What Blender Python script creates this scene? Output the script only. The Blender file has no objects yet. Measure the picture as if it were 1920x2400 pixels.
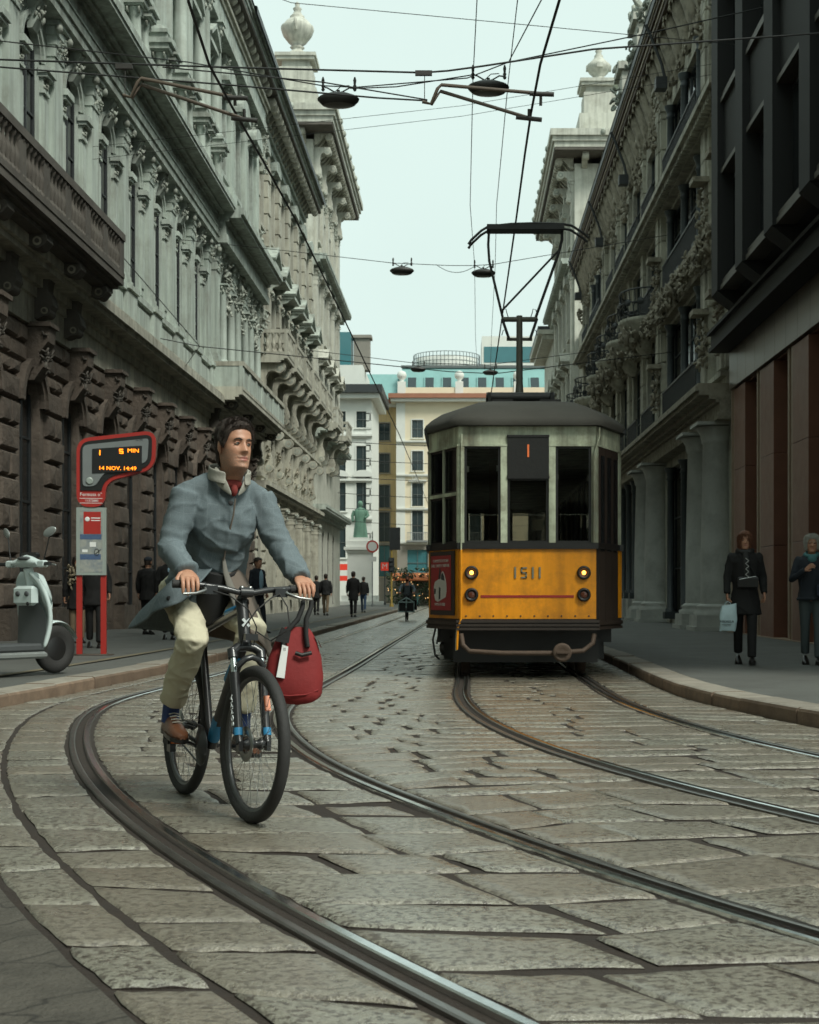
import bpy, bmesh, math, random
import numpy as np
from mathutils import Vector, Matrix, Euler, noise as mnoise
PI = math.pi
R = math.radians
random.seed(7)
sc = bpy.context.scene
COL = sc.collection

# ------------------------------------------------------------------ camera, world, sun, exposure
cam_d = bpy.data.cameras.new('camera')
cam = bpy.data.objects.new('camera', cam_d)
COL.objects.link(cam)
cam.location = (0, 0, 1.03)
cam.rotation_euler = (R(90), 0, 0)
cam_d.sensor_fit = 'AUTO'
cam_d.sensor_width = 36.0
cam_d.lens = 50.0
cam_d.shift_x = -0.05125
cam_d.shift_y = 0.08
cam_d.clip_start = 0.1
cam_d.clip_end = 3000
cam_d.dof.use_dof = True
cam_d.dof.focus_distance = 9.0
cam_d.dof.aperture_fstop = 8.0
sc.camera = cam

world = bpy.data.worlds.new('World')
sc.world = world
world.use_nodes = True
wn, wl = world.node_tree.nodes, world.node_tree.links
bg = wn['Background']
sky = wn.new('ShaderNodeTexSky')
sky.sky_type = 'NISHITA'
sky.sun_disc = False
SUN_EL, SUN_AZ = R(50), R(136)
sky.sun_elevation = SUN_EL
sky.sun_rotation = SUN_AZ
sky.air_density = 1.0
sky.dust_density = 4.0
wmix = wn.new('ShaderNodeMix')
wmix.data_type = 'RGBA'
wmix.inputs['Factor'].default_value = 0.93      # overcast: the cloud layer hides nearly all of the blue
wmix.inputs[7].default_value = (7.7, 9.35, 8.75, 1)
wl.new(sky.outputs[0], wmix.inputs[6])
cn = wn.new('ShaderNodeTexNoise'); cn.inputs['Scale'].default_value = 2.2; cn.inputs['Detail'].default_value = 5
wc = wn.new('ShaderNodeTexCoord'); wl.new(wc.outputs['Generated'], cn.inputs['Vector'])
cr = wn.new('ShaderNodeMapRange'); cr.inputs[1].default_value = .3; cr.inputs[2].default_value = .7; cr.inputs[3].default_value = .955; cr.inputs[4].default_value = 1.03
wl.new(cn.outputs['Fac'], cr.inputs[0])
cm_ = wn.new('ShaderNodeVectorMath'); cm_.operation = 'SCALE'; wl.new(wmix.outputs[2], cm_.inputs[0]); wl.new(cr.outputs[0], cm_.inputs['Scale'])
wl.new(cm_.outputs[0], bg.inputs['Color'])
bg.inputs['Strength'].default_value = 0.0460

sun_d = bpy.data.lights.new('sun', 'SUN')
sun_d.energy = 1.5
sun_d.angle = R(17)
sun_d.color = (0.975, 0.985, 0.89)
sun = bpy.data.objects.new('sun', sun_d)
COL.objects.link(sun)
_sd = Vector((math.sin(SUN_AZ) * math.cos(SUN_EL), math.cos(SUN_AZ) * math.cos(SUN_EL), math.sin(SUN_EL)))
sun.rotation_euler = _sd.to_track_quat('Z', 'Y').to_euler()

sc.view_settings.view_transform = 'Standard'
sc.view_settings.look = 'None'
sc.view_settings.exposure = 1.2
sc.view_settings.gamma = 1.0
sc.view_settings.use_curve_mapping = False
sc.render.engine = 'CYCLES'
sc.cycles.max_bounces = 4
sc.cycles.diffuse_bounces = 3
sc.cycles.glossy_bounces = 3
sc.cycles.transparent_max_bounces = 8
sc.cycles.caustics_reflective = False
sc.cycles.caustics_refractive = False
sc.cycles.use_adaptive_sampling = True
sc.cycles.adaptive_threshold = 0.02
sc.cycles.use_denoising = True

# ------------------------------------------------------------------ helpers
class MB:
    """collects faces of one mesh"""
    def __init__(s):
        s.v, s.f, s.m, s.s = [], [], [], []
    def add(s, vs, fs, m=0, smooth=False, T=None):
        o = len(s.v)
        if T is not None:
            vs = [T @ Vector(v) for v in vs]
        s.v.extend(tuple(v) for v in vs)
        for f in fs:
            s.f.append(tuple(i + o for i in f)); s.m.append(m); s.s.append(smooth)
        return s
    def box(s, x0, x1, y0, y1, z0, z1, m=0, T=None):
        return s.add([(x0,y0,z0),(x1,y0,z0),(x1,y1,z0),(x0,y1,z0),(x0,y0,z1),(x1,y0,z1),(x1,y1,z1),(x0,y1,z1)],
              [(0,3,2,1),(4,5,6,7),(0,1,5,4),(1,2,6,5),(2,3,7,6),(3,0,4,7)], m, False, T)
    def bbox(s, x0, x1, y0, y1, z0, z1, b=.02, m=0, T=None):
        """box with chamfered vertical and top edges"""
        def ring(i, z): return [(x0+i,y0+i,z),(x1-i,y0+i,z),(x1-i,y1-i,z),(x0+i,y1-i,z)]
        vs = ring(b, z0) + ring(0, z0+b) + ring(0, z1-b) + ring(b, z1)
        fs = [(3,2,1,0),(12,13,14,15)]
        for k in range(3):
            for i in range(4):
                a = k*4+i; c = k*4+(i+1)%4
                fs.append((a, c, c+4, a+4))
        return s.add(vs, fs, m, False, T)
    def prism(s, poly, a0, a1, axis='x', m=0, T=None, smooth=False):
        """poly: 2-D outline; axis x: (y,z) outline run along x; axis y: (x,z) along y; axis z: (x,y) along z"""
        n = len(poly)
        def p(q, a):
            return (a, q[0], q[1]) if axis == 'x' else (q[0], a, q[1]) if axis == 'y' else (q[0], q[1], a)
        vs = [p(q, a0) for q in poly] + [p(q, a1) for q in poly]
        s.add(vs, [(i, (i+1) % n, (i+1) % n + n, i + n) for i in range(n)], m, smooth, T)
        return s.add(vs, [tuple(range(n))[::-1], tuple(range(n, 2*n))], m, False, T)
    def lathe(s, prof, n=12, c=(0,0,0), m=0, smooth=True, T=None, sx=1, sy=1, a0=0, a1=2*PI, cap=True):
        vs, fs = [], []
        full = abs(a1-a0-2*PI) < 1e-6
        k = n if full else n+1
        for r, z in prof:
            for i in range(k):
                a = a0+(a1-a0)*i/n
                vs.append((c[0]+r*math.cos(a)*sx, c[1]+r*math.sin(a)*sy, c[2]+z))
        for j in range(len(prof)-1):
            for i in range(n):
                i2 = (i+1) % k
                fs.append((j*k+i, j*k+i2, (j+1)*k+i2, (j+1)*k+i))
        s.add(vs, fs, m, smooth, T)
        if full and cap:
            s.add(vs[:k], [tuple(range(k))[::-1]], m, False, T)
            s.add(vs[-k:], [tuple(range(k))], m, False, T)
        return s
    def ell(s, c, r, nu=8, nv=5, m=0, T=None, smooth=True):
        if not hasattr(r, '__len__'): r = (r, r, r)
        vs = [(c[0],c[1],c[2]-r[2])]
        for j in range(1, nv):
            t = -PI/2 + PI*j/nv
            for i in range(nu):
                a = 2*PI*i/nu
                vs.append((c[0]+r[0]*math.cos(t)*math.cos(a), c[1]+r[1]*math.cos(t)*math.sin(a), c[2]+r[2]*math.sin(t)))
        vs.append((c[0],c[1],c[2]+r[2]))
        fs = [(0, 1+(i+1) % nu, 1+i) for i in range(nu)]
        for j in range(nv-2):
            for i in range(nu):
                a = 1+j*nu+i; b = 1+j*nu+(i+1) % nu
                fs.append((a, b, b+nu, a+nu))
        l = len(vs)-1; o = 1+(nv-2)*nu
        fs += [(o+i, o+(i+1) % nu, l) for i in range(nu)]
        return s.add(vs, fs, m, smooth, T)
    def tube(s, pts, r, n=8, m=0, T=None, cap=True, smooth=True, flat=1.0):
        pts = [Vector(p) for p in pts]
        k = len(pts)
        rs = r if hasattr(r, '__len__') else [r]*k
        vs, fs = [], []
        up = None
        for i in range(k):
            t = (pts[min(i+1, k-1)] - pts[max(i-1, 0)])
            if t.length < 1e-9: t = Vector((0,0,1))
            t.normalize()
            if up is None:
                up = Vector((0,0,1)) if abs(t.z) < .9 else Vector((1,0,0))
            a = t.cross(up)
            if a.length < 1e-6: a = t.cross(Vector((0,1,0)))
            a.normalize(); b = a.cross(t); up = b
            for j in range(n):
                q = 2*PI*j/n
                vs.append(pts[i] + a*(rs[i]*math.cos(q)) + b*(rs[i]*flat*math.sin(q)))
        for i in range(k-1):
            for j in range(n):
                j2 = (j+1) % n
                fs.append((i*n+j, i*n+j2, (i+1)*n+j2, (i+1)*n+j))
        s.add(vs, fs, m, smooth, T)
        if cap:
            s.add(vs[:n], [tuple(range(n))[::-1]], m, False, T)
            s.add(vs[-n:], [tuple(range(n))], m, False, T)
        return s
    def loft(s, rings, m=0, smooth=True, closed=True, cap0=False, cap1=False, T=None):
        n = len(rings[0]); vs = [v for r in rings for v in r]; fs = []
        for k in range(len(rings)-1):
            for i in range(n if closed else n-1):
                j = (i+1) % n
                fs.append((k*n+i, k*n+j, (k+1)*n+j, (k+1)*n+i))
        s.add(vs, fs, m, smooth, T)
        if cap0: s.add(rings[0], [tuple(range(n))[::-1]], m, False, T)
        if cap1: s.add(rings[-1], [tuple(range(n))], m, False, T)
        return s
    def lumps(s, c, size, n, seed=0, m=0, rmin=.25, rmax=.5, T=None):
        """carved ornament: curled lumps crowded into a box"""
        rd = random.Random(seed)
        k = min(size)
        for _ in range(int(n*1.9)):
            p = [c[i] + (rd.random()-.5)*size[i] for i in range(3)]
            q = k*(rmin+(rmax-rmin)*rd.random())*.66
            Tq = Matrix.Translation(p) @ Euler((rd.uniform(-.7,.7), rd.uniform(-PI,PI), rd.uniform(-.7,.7))).to_matrix().to_4x4()
            s.ell((0,0,0), (q*rd.uniform(.3,.5), q*rd.uniform(.45,.7), q*rd.uniform(.8,1.5)), 6, 4, m, T @ Tq if T else Tq)
        return s
    def mesh(s, name, mats):
        me = bpy.data.meshes.new(name)
        me.from_pydata(s.v, [], s.f)
        if not isinstance(mats, (list, tuple)): mats = [mats]
        for mt in mats: me.materials.append(mt)
        me.polygons.foreach_set('material_index', s.m)
        me.polygons.foreach_set('use_smooth', s.s)
        me.update()
        return me

def fixn(me):
    bm = bmesh.new(); bm.from_mesh(me)
    bmesh.ops.recalc_face_normals(bm, faces=bm.faces[:])
    bm.to_mesh(me); bm.free()
    return me
def put(name, me, parent=None, loc=(0,0,0), rot=(0,0,0), scale=(1,1,1)):
    o = bpy.data.objects.new(name, me)
    COL.objects.link(o)
    o.location = loc; o.rotation_euler = rot
    o.scale = scale if hasattr(scale, '__len__') else (scale,)*3
    if parent is not None: o.parent = parent
    return o
def part(name, mb, mats, parent=None, loc=(0,0,0), rot=(0,0,0), scale=(1,1,1)):
    return put(name, fixn(mb.mesh(name, mats)), parent, loc, rot, scale)
def tag(o, label, cat, group=None, kind=None):
    if label: o['label'] = label
    if cat: o['category'] = cat
    if group: o['group'] = group
    if kind: o['kind'] = kind
    return o
def thing(name, label, cat, loc=(0,0,0), rz=0, group=None):
    o = put(name, None, None, loc, (0,0,rz))
    return tag(o, label, cat, group)
def struct(name, mb, mats, label=None):
    o = part(name, mb, mats); o['kind'] = 'structure'
    if label: o['label'] = label
    return o
def copy_tree(o, parent=None):
    c = o.copy(); COL.objects.link(c)
    if parent is not None: c.parent = parent
    for ch in list(o.children): copy_tree(ch, c)
    return c
WORK = bpy.data.scenes.new('workbench')      # evaluates modifiers and text away from the big scene
def evaluate(o, name=None):
    WORK.collection.objects.link(o)
    vl = WORK.view_layers[0]; vl.update()
    out = bpy.data.meshes.new_from_object(o.evaluated_get(vl.depsgraph))
    if name: out.name = name
    bpy.data.objects.remove(o)
    return out
def modmesh(me, setup, name=None):
    """apply modifiers to a mesh and return the evaluated mesh"""
    o = bpy.data.objects.new('tmp', me)
    setup(o)
    return evaluate(o, name)
# ------------------------------------------------------------------ materials
def mat(name, col, rough=.65, metal=0., var=.25, scale=3., bump=.25, bscale=30., rnd=.0, streak=0., spec=.5,
        dirt=None, dirt_amt=.4, dirt_scale=1.2, emit=None, estr=0., coat=0., fine=0., coords='world', bdist=.01, rvar=0.):
    m = bpy.data.materials.new(name); m.use_nodes = True
    nt = m.node_tree; N, L = nt.nodes, nt.links
    b = N['Principled BSDF']
    b.inputs['Roughness'].default_value = rough
    b.inputs['Metallic'].default_value = metal
    b.inputs['Specular IOR Level'].default_value = spec
    b.inputs['Coat Weight'].default_value = coat
    if emit:
        b.inputs['Emission Color'].default_value = (*emit, 1)
        b.inputs['Emission Strength'].default_value = estr
    if coords == 'world':
        pos = N.new('ShaderNodeNewGeometry').outputs['Position']
    else:
        pos = N.new('ShaderNodeTexCoord').outputs['Object']
    def noise(sc_, det=4, vec=None, rough_=.6):
        n = N.new('ShaderNodeTexNoise'); n.inputs['Scale'].default_value = sc_
        n.inputs['Detail'].default_value = det; n.inputs['Roughness'].default_value = rough_
        L.new(vec or pos, n.inputs['Vector']); return n.outputs['Fac']
    def math_(op, a, c, clamp=False):
        n = N.new('ShaderNodeMath'); n.operation = op; n.use_clamp = clamp
        for i, q in enumerate((a, c)):
            if isinstance(q, (int, float)): n.inputs[i].default_value = q
            else: L.new(q, n.inputs[i])
        return n.outputs[0]
    def mix(f, a, c, mode='MIX'):
        n = N.new('ShaderNodeMix'); n.data_type = 'RGBA'; n.blend_type = mode
        for i, q in ((0, f), (6, a), (7, c)):
            if isinstance(q, (int, float)): n.inputs[i].default_value = q
            elif isinstance(q, tuple): n.inputs[i].default_value = (*q, 1)
            else: L.new(q, n.inputs[i])
        return n.outputs[2]
    f = math_('MULTIPLY_ADD', noise(scale), var*2); f.node.inputs[2].default_value = 1-var
    if fine > 0:
        g = math_('MULTIPLY_ADD', noise(bscale*2.0, 3), fine*2); g.node.inputs[2].default_value = 1-fine
        f = math_('MULTIPLY', f, g)
    if rnd > 0:
        oi = N.new('ShaderNodeObjectInfo').outputs['Random']
        g = math_('MULTIPLY_ADD', oi, rnd*2); g.node.inputs[2].default_value = 1-rnd
        f = math_('MULTIPLY', f, g)
    if streak > 0:
        mp = N.new('ShaderNodeMapping'); mp.inputs['Scale'].default_value = (1, 1, .07)
        L.new(pos, mp.inputs['Vector'])
        st = noise(4.0, 5, mp.outputs[0])
        mr = N.new('ShaderNodeMapRange'); mr.inputs[1].default_value = .42; mr.inputs[2].default_value = .7
        mr.inputs[3].default_value = 1.; mr.inputs[4].default_value = 1-streak
        L.new(st, mr.inputs[0]); f = math_('MULTIPLY', f, mr.outputs[0])
    cv = N.new('ShaderNodeCombineColor')
    for i in range(3): L.new(math_('MULTIPLY', f, col[i]), cv.inputs[i])
    c = cv.outputs[0]
    if dirt:
        mr = N.new('ShaderNodeMapRange'); mr.inputs[1].default_value = .45; mr.inputs[2].default_value = .72
        mr.inputs[3].default_value = 0; mr.inputs[4].default_value = dirt_amt
        L.new(noise(dirt_scale, 5, None, .7), mr.inputs[0]); c = mix(mr.outputs[0], c, dirt)
    L.new(c, b.inputs['Base Color'])
    if bump > 0:
        bn = N.new('ShaderNodeBump'); bn.inputs['Strength'].default_value = bump; bn.inputs['Distance'].default_value = bdist
        L.new(noise(bscale, 3), bn.inputs['Height']); L.new(bn.outputs[0], b.inputs['Normal'])
    if rvar > 0:
        g = math_('MULTIPLY_ADD', noise(scale*2.3), rvar*2); g.node.inputs[2].default_value = rough-rvar
        L.new(g, b.inputs['Roughness'])
    return m

STONE_A = mat('limestone_grey', (.48,.54,.485), .8, var=.22, scale=.9, bump=.3, bscale=9, streak=.45, rnd=.06, dirt=(.13,.11,.085), dirt_amt=.5, dirt_scale=.9)
STONE_TRIM = mat('limestone_trim', (.43,.48,.43), .8, var=.25, scale=1.7, bump=.3, bscale=14, streak=.5, dirt=(.11,.09,.07), dirt_amt=.6, dirt_scale=1.6)
STONE_CARVE = mat('limestone_carved', (.36,.385,.335), .85, var=.35, scale=4, bump=.5, bscale=22, dirt=(.07,.06,.045), dirt_amt=.7, dirt_scale=3)
STONE_B = mat('limestone_warm', (.44,.43,.36), .8, var=.22, scale=1.1, bump=.3, bscale=9, streak=.4, dirt=(.15,.12,.09), dirt_amt=.45)
STONE_C = mat('limestone_pale', (.52,.52,.455), .8, var=.18, scale=.8, bump=.25, bscale=8, streak=.35, dirt=(.16,.14,.10), dirt_amt=.4)
RUSTIC = mat('rusticated_brown_stone', (.125,.098,.078), .85, var=.3, scale=3, bump=.9, bscale=11, rnd=.22, dirt=(.04,.032,.026), dirt_amt=.6, dirt_scale=2.2, bdist=.03)
SOFFIT = mat('dark_brown_stone', (.105,.094,.080), .85, var=.3, scale=3, bump=.4, bscale=14, dirt=(.04,.03,.025), dirt_amt=.6)  # darker brown stone for soffits, the near balcony and carved keystones
STONE_D = mat('weathered_greybrown_stone', (.48,.465,.385), .85, var=.25, scale=2, bump=.3, bscale=12, streak=.45, dirt=(.08,.066,.05), dirt_amt=.6, dirt_scale=1.5)
STONE_DC = mat('weathered_carved_stone', (.33,.30,.235), .85, var=.35, scale=5, bump=.5, bscale=25, dirt=(.05,.04,.03), dirt_amt=.7, dirt_scale=4)
GRANITE = mat('grey_granite', (.47,.48,.45), .6, var=.15, scale=2, bump=.2, bscale=60, fine=.3, dirt=(.10,.09,.075), dirt_amt=.4)
EAVE_WOOD = mat('brown_eaves', (.075,.052,.036), .8, var=.35, scale=5, bump=.4, bscale=20)
EAVE_GOLD = mat('eaves_edge_metal', (.20,.155,.095), .5, metal=.3, var=.2, bump=.1)
IRON = mat('dark_painted_iron', (.030,.034,.036), .5, var=.3, scale=6, bump=.1, spec=.5)
IRON_BLUE = mat('blue_grey_cast_iron', (.048,.058,.062), .5, var=.25, scale=3, bump=.12)
GLASS_D = mat('dark_window_glass', (.012,.014,.015), .12, var=.4, scale=.8, bump=.04, bscale=1.2, spec=.5, bdist=.05)
BRONZE_CLAD = mat('dark_bronze_cladding', (.0085,.0085,.0082), .7, metal=.0, var=.3, scale=.8, bump=.05, bscale=4)
BRONZE_EDGE = mat('bronze_sill_edge', (.10,.09,.075), .5, metal=.4, var=.2, bump=.05)
GRAN_BROWN = mat('red_brown_granite', (.19,.082,.052), .45, var=.2, scale=2, bump=.06, bscale=90, fine=.3, rvar=.1)
GRAN_TRIM = mat('pale_brown_trim', (.30,.215,.15), .5, var=.2, scale=3, bump=.1)
GRAN_FASCIA = mat('polished_beige_fascia', (.12,.095,.072), .3, var=.25, scale=1.2, bump=.03, bscale=3)
ROOF_RED = mat('red_roof_tiles', (.30,.09,.05), .8, var=.3, scale=4, bump=.5, bscale=12)
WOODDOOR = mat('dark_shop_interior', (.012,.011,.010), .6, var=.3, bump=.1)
# ------------------------------------------------------------------ ground
def curve(pts):
    pts = sorted(pts)
    ys = np.array([p[0] for p in pts], float); xs = np.array([p[1] for p in pts], float)
    g = np.arange(0.5, 130, .1)
    v = np.interp(g, ys, xs)
    for _ in range(3):
        p = np.pad(v, 8, mode='edge'); p[:8] = v[0] + (v[0]-v[1])*np.arange(8, 0, -1); v = np.convolve(p, np.ones(17)/17, 'valid')
    return lambda Y: float(np.interp(Y, g, v))
R1 = curve([(0.5,1.9),(2,.95),(3,.36),(3.84,-.145),(4.27,-.39),(4.82,-.68),(5.59,-1.07),(6.74,-1.58),(8.08,-2.10),(10.04,-2.70),(12.26,-3.22),(13.9,-3.38),(15.75,-3.24),(20,-3.06),(30,-2.93),(49,-2.75),(130,-2.6)])
R2 = curve([(0.5,3.7),(2,2.55),(3,1.85),(3.6,1.45),(4.23,1.06),(4.73,.77),(5.27,.505),(6.14,.15),(7.1,-.28),(8.12,-.71),(9.73,-1.17),(12.0,-1.60),(13.6,-1.68),(16.1,-1.62),(20,-1.55),(30,-1.48),(49,-1.30),(130,-1.15)])
R3 = curve([(0.5,4.6),(4.5,2.6),(5.5,2.1),(6.5,1.62),(7.3,1.3),(8.08,1.02),(9.01,.70),(10.56,.36),(12.26,.11),(14.5,-.01),(16.5,.03),(130,.05)])
R4 = curve([(0.5,6.1),(6,3.45),(7,3.0),(8,2.58),(9.01,2.23),(10.13,1.96),(11.44,1.72),(13.57,1.50),(16.04,1.475),(130,1.495)])
KR = curve([(0.5,8),(5,5.0),(7,4.0),(9,3.3),(10.93,2.78),(12.26,2.46),(13.46,2.25),(15,2.17),(20.3,2.2),(130,2.2)])
KL = curve([(0.5,-7.5),(8,-5.25),(10,-4.72),(12.86,-4.2),(15,-4.05),(18,-3.86),(24,-3.68),(36,-3.62),(88,-3.72),(130,-3.8)])

GROUND = mat('city_ground', (.06,.057,.052), .9, var=.2, scale=.3, bump=.2)
JOINT = mat('joint_soil', (.024,.016,.011), .9, var=.4, scale=14, bump=.8, bscale=60, dirt=(.020,.015,.012), dirt_amt=.7, dirt_scale=9)
ASPH = mat('sidewalk_asphalt', (.090,.092,.083), .72, var=.22, scale=1.3, bump=.35, bscale=130, fine=.22, dirt=(.05,.048,.042), dirt_amt=.55, dirt_scale=.8, rvar=.12)
ASPH_OLD = mat('cracked_asphalt', (.070,.062,.050), .7, var=.35, scale=9, bump=.7, bscale=38, dirt=(.03,.026,.02), dirt_amt=.8, dirt_scale=4, bdist=.02)
def add_cracks(m, scale, col, width):
    N, L = m.node_tree.nodes, m.node_tree.links
    b = N['Principled BSDF']; pos = N.new('ShaderNodeNewGeometry').outputs['Position']
    nz = N.new('ShaderNodeTexNoise'); nz.inputs['Scale'].default_value = 3.5; L.new(pos, nz.inputs['Vector'])
    ad = N.new('ShaderNodeMix'); ad.data_type = 'RGBA'; ad.inputs[0].default_value = .25; L.new(pos, ad.inputs[6]); L.new(nz.outputs['Color'], ad.inputs[7])
    v = N.new('ShaderNodeTexVoronoi'); v.feature = 'DISTANCE_TO_EDGE'; v.inputs['Scale'].default_value = scale; L.new(ad.outputs[2], v.inputs['Vector'])
    r = N.new('ShaderNodeMapRange'); r.inputs[1].default_value = 0; r.inputs[2].default_value = width; r.inputs[3].default_value = 1; r.inputs[4].default_value = 0; L.new(v.outputs['Distance'], r.inputs[0])
    mx = N.new('ShaderNodeMix'); mx.data_type = 'RGBA'; L.new(r.outputs[0], mx.inputs[0]); mx.inputs[7].default_value = (*col, 1)
    src = b.inputs['Base Color'].links[0].from_socket; L.new(src, mx.inputs[6]); L.new(mx.outputs[2], b.inputs['Base Color'])
add_cracks(ASPH_OLD, 4.0, (.018,.015,.012), .025)
KERB = mat('kerb_granite', (.200,.140,.098), .7, var=.28, scale=5, bump=.35, bscale=60, rnd=.2, fine=.22, dirt=(.07,.045,.03), dirt_amt=.6, dirt_scale=3)
KERB_TOP = mat('kerb_top_granite', (.25,.225,.185), .7, var=.25, scale=5, bump=.3, bscale=60, rnd=.15, fine=.2, dirt=(.10,.08,.06), dirt_amt=.5, dirt_scale=3)
STEEL = mat('worn_rail_steel', (.70,.72,.71), .17, metal=1., var=.25, scale=9, bump=.008, bscale=40, rvar=.10)
LIP = mat('dull_rail_lip', (.22,.21,.195), .32, metal=.9, var=.3, scale=7, bump=.01, bscale=40, rvar=.12)
RAILDARK = mat('rusty_rail_side', (.055,.040,.029), .7, metal=.0, var=.35, scale=8, bump=.3, bscale=40, rvar=.15)
PAINT_Y = mat('worn_yellow_paint', (.15,.125,.075), .7, var=.3, scale=6, bump=.2, dirt=(.09,.085,.07), dirt_amt=1., dirt_scale=3)

def paving_material(name, col, wet):
    m = bpy.data.materials.new(name); m.use_nodes = True
    N, L = m.node_tree.nodes, m.node_tree.links
    b = N['Principled BSDF']
    pos = N.new('ShaderNodeNewGeometry').outputs['Position']
    rnd = N.new('ShaderNodeObjectInfo').outputs['Random']
    mp = N.new('ShaderNodeMapping'); mp.inputs['Scale'].default_value = (.9, 1.05, 1); L.new(pos, mp.inputs[0])
    def nz(s, d, v=pos, r=.6):
        n = N.new('ShaderNodeTexNoise'); n.inputs['Scale'].default_value = s; n.inputs['Detail'].default_value = d; n.inputs['Roughness'].default_value = r
        L.new(v, n.inputs['Vector']); return n.outputs['Fac']
    def ramp(src, a, c, lo, hi):
        n = N.new('ShaderNodeMapRange'); n.inputs[1].default_value = a; n.inputs[2].default_value = c; n.inputs[3].default_value = lo; n.inputs[4].default_value = hi
        L.new(src, n.inputs[0]); return n.outputs[0]
    def mx(f, a, c, mode='MIX'):
        n = N.new('ShaderNodeMix'); n.data_type = 'RGBA'; n.blend_type = mode
        for i, q in ((0, f), (6, a), (7, c)):
            if isinstance(q, (int, float)): n.inputs[i].default_value = q
            elif isinstance(q, tuple): n.inputs[i].default_value = (*q, 1)
            else: L.new(q, n.inputs[i])
        return n.outputs[2]
    c = mx(rnd, (col[0]*.80, col[1]*.72, col[2]*.66), (col[0]*1.12, col[1]*1.20, col[2]*1.22))
    c = mx(ramp(nz(2.2, 5), .35, .7, 0, .55), c, (col[0]*.72, col[1]*.70, col[2]*.68))
    pf = N.new('ShaderNodeMath'); pf.operation = 'MULTIPLY'; L.new(ramp(nz(36, 4, mp.outputs[0], .72), .49, .57, 0, 1.), pf.inputs[0]); L.new(ramp(rnd, 0, 1, .5, .95), pf.inputs[1])
    c = mx(pf.outputs[0], c, (.052,.034,.022))      # worn pits holding dirt
    c = mx(ramp(nz(170, 2), .4, .7, 0, .30), c, (.07,.07,.066))                             # granite grain
    L.new(c, b.inputs['Base Color'])
    rr = ramp(nz(3.1, 6), .3, .72, wet-.08, wet+.20)
    L.new(rr, b.inputs['Roughness'])
    b.inputs['Specular IOR Level'].default_value = 1.0
    b.inputs['Coat Weight'].default_value = .40; b.inputs['Coat Roughness'].default_value = .26      # damp film
    b1 = N.new('ShaderNodeBump'); b1.inputs['Strength'].default_value = .9; b1.inputs['Distance'].default_value = .012
    L.new(nz(44, 4, mp.outputs[0], .72), b1.inputs['Height'])
    b2 = N.new('ShaderNodeBump'); b2.inputs['Strength'].default_value = .3; b2.inputs['Distance'].default_value = .02
    L.new(nz(6, 3), b2.inputs['Height']); L.new(b1.outputs[0], b2.inputs['Normal'])
    L.new(b2.outputs[0], b.inputs['Normal'])
    return m
PAVE = paving_material('granite_paving', (.262,.236,.186), .24)

mb = MB(); mb.add([(-900,-60,-.12),(900,-60,-.12),(900,1500,-.12),(-900,1500,-.12)], [(0,1,2,3)])
struct('ground', mb, GROUND, 'dark ground under the whole street and square')

# road bed: jointing soil between the stones
mb = MB()
ys = list(np.arange(.5, 40, .5)) + list(np.arange(40, 131, 3))
for a, c in zip(ys[:-1], ys[1:]):
    mb.add([(KL(a)-.05,a,-.0125),(KR(a)+.05,a,-.0125),(KR(c)+.05,c,-.0125),(KL(c)-.05,c,-.0125)], [(0,1,2,3)])
road = struct('road', mb, JOINT, 'street of worn granite slabs with dark earth joints between the tram tracks')

def stone_mesh(mbx, quad, rd, dense, h):
    """one slab: quad corners (x,y) -> top with worn rounded uneven edges"""
    n = 5 if dense else 3
    q = [Vector((p[0], p[1])) for p in quad]
    cen = sum(q, Vector((0,0)))/4
    out = []
    for k in range(4):
        a, c = q[k], q[(k+1) % 4]
        d = (c-a); ln = max(d.length, 1e-4); nrm = Vector((-d.y, d.x))/ln
        for i in range(n):
            t = i/n
            w = (rd.random()-.5)*(.030 if dense else .018)
            if i == 0: w = .016
            out.append(a + d*t + nrm*(abs(w)*.9))
    N = len(out)
    tx, ty = (rd.random()-.5)*.014, (rd.random()-.5)*.014
    def z(p, e): return h + (p.x-cen.x)*tx + (p.y-cen.y)*ty + e
    def ring(f, e, jit):
        r = []
        for p in out:
            dd = cen-p; L_ = dd.length
            pp = p + dd*min(.9, f/max(L_, .01))
            r.append((pp.x, pp.y, z(pp, e + (rd.random()-.5)*jit)))
        return r
    rings = [ring(0, -.06, 0), ring(.003, -.010, .006), ring(.016, -.002, .004)]
    if dense: rings.append(ring(.075, 0.001, .005))
    mbx.loft(rings[:2], 1, False); mbx.loft(rings[1:], 0, True)
    last = rings[-1]
    mbx.add(last + [(cen.x, cen.y, z(cen, .002))], [(i, (i+1) % N, N) for i in range(N)], 0, True)

rd = random.Random(11)
regions = []
GAP = .12
def reg(fl, fr, y0, y1, rows, lens, big=False):
    y = y0; k = 0
    while y < y1:
        dy = rows[0] + rd.random()*(rows[1]-rows[0])
        if big and y < 7.2: dy *= 1.5
        if y > 26: dy *= 1.3
        ym = y+dy/2
        w = fr(ym)-fl(ym)
        if w < .12: y += dy; continue
        nst = max(1, round(w/(lens[0]+rd.random()*(lens[1]-lens[0]))))
        cuts = [0.]
        if nst > 1:
            ph = (rd.random()-.5)*.5
            for i in range(1, nst):
                cuts.append(min(.93, max(.07, (i+ph+(rd.random()-.5)*.35)/nst)))
        cuts.append(1.)
        cuts = sorted(cuts)
        for a, c in zip(cuts[:-1], cuts[1:]):
            if c-a < .05: continue
            yield (fl, fr, y, y+dy, a, c)
        y += dy
    return
def wob(x, y): return .06*math.sin(x*2.7+y*.9) + .045*math.sin(x*5.1-y*2.3+1)
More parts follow.
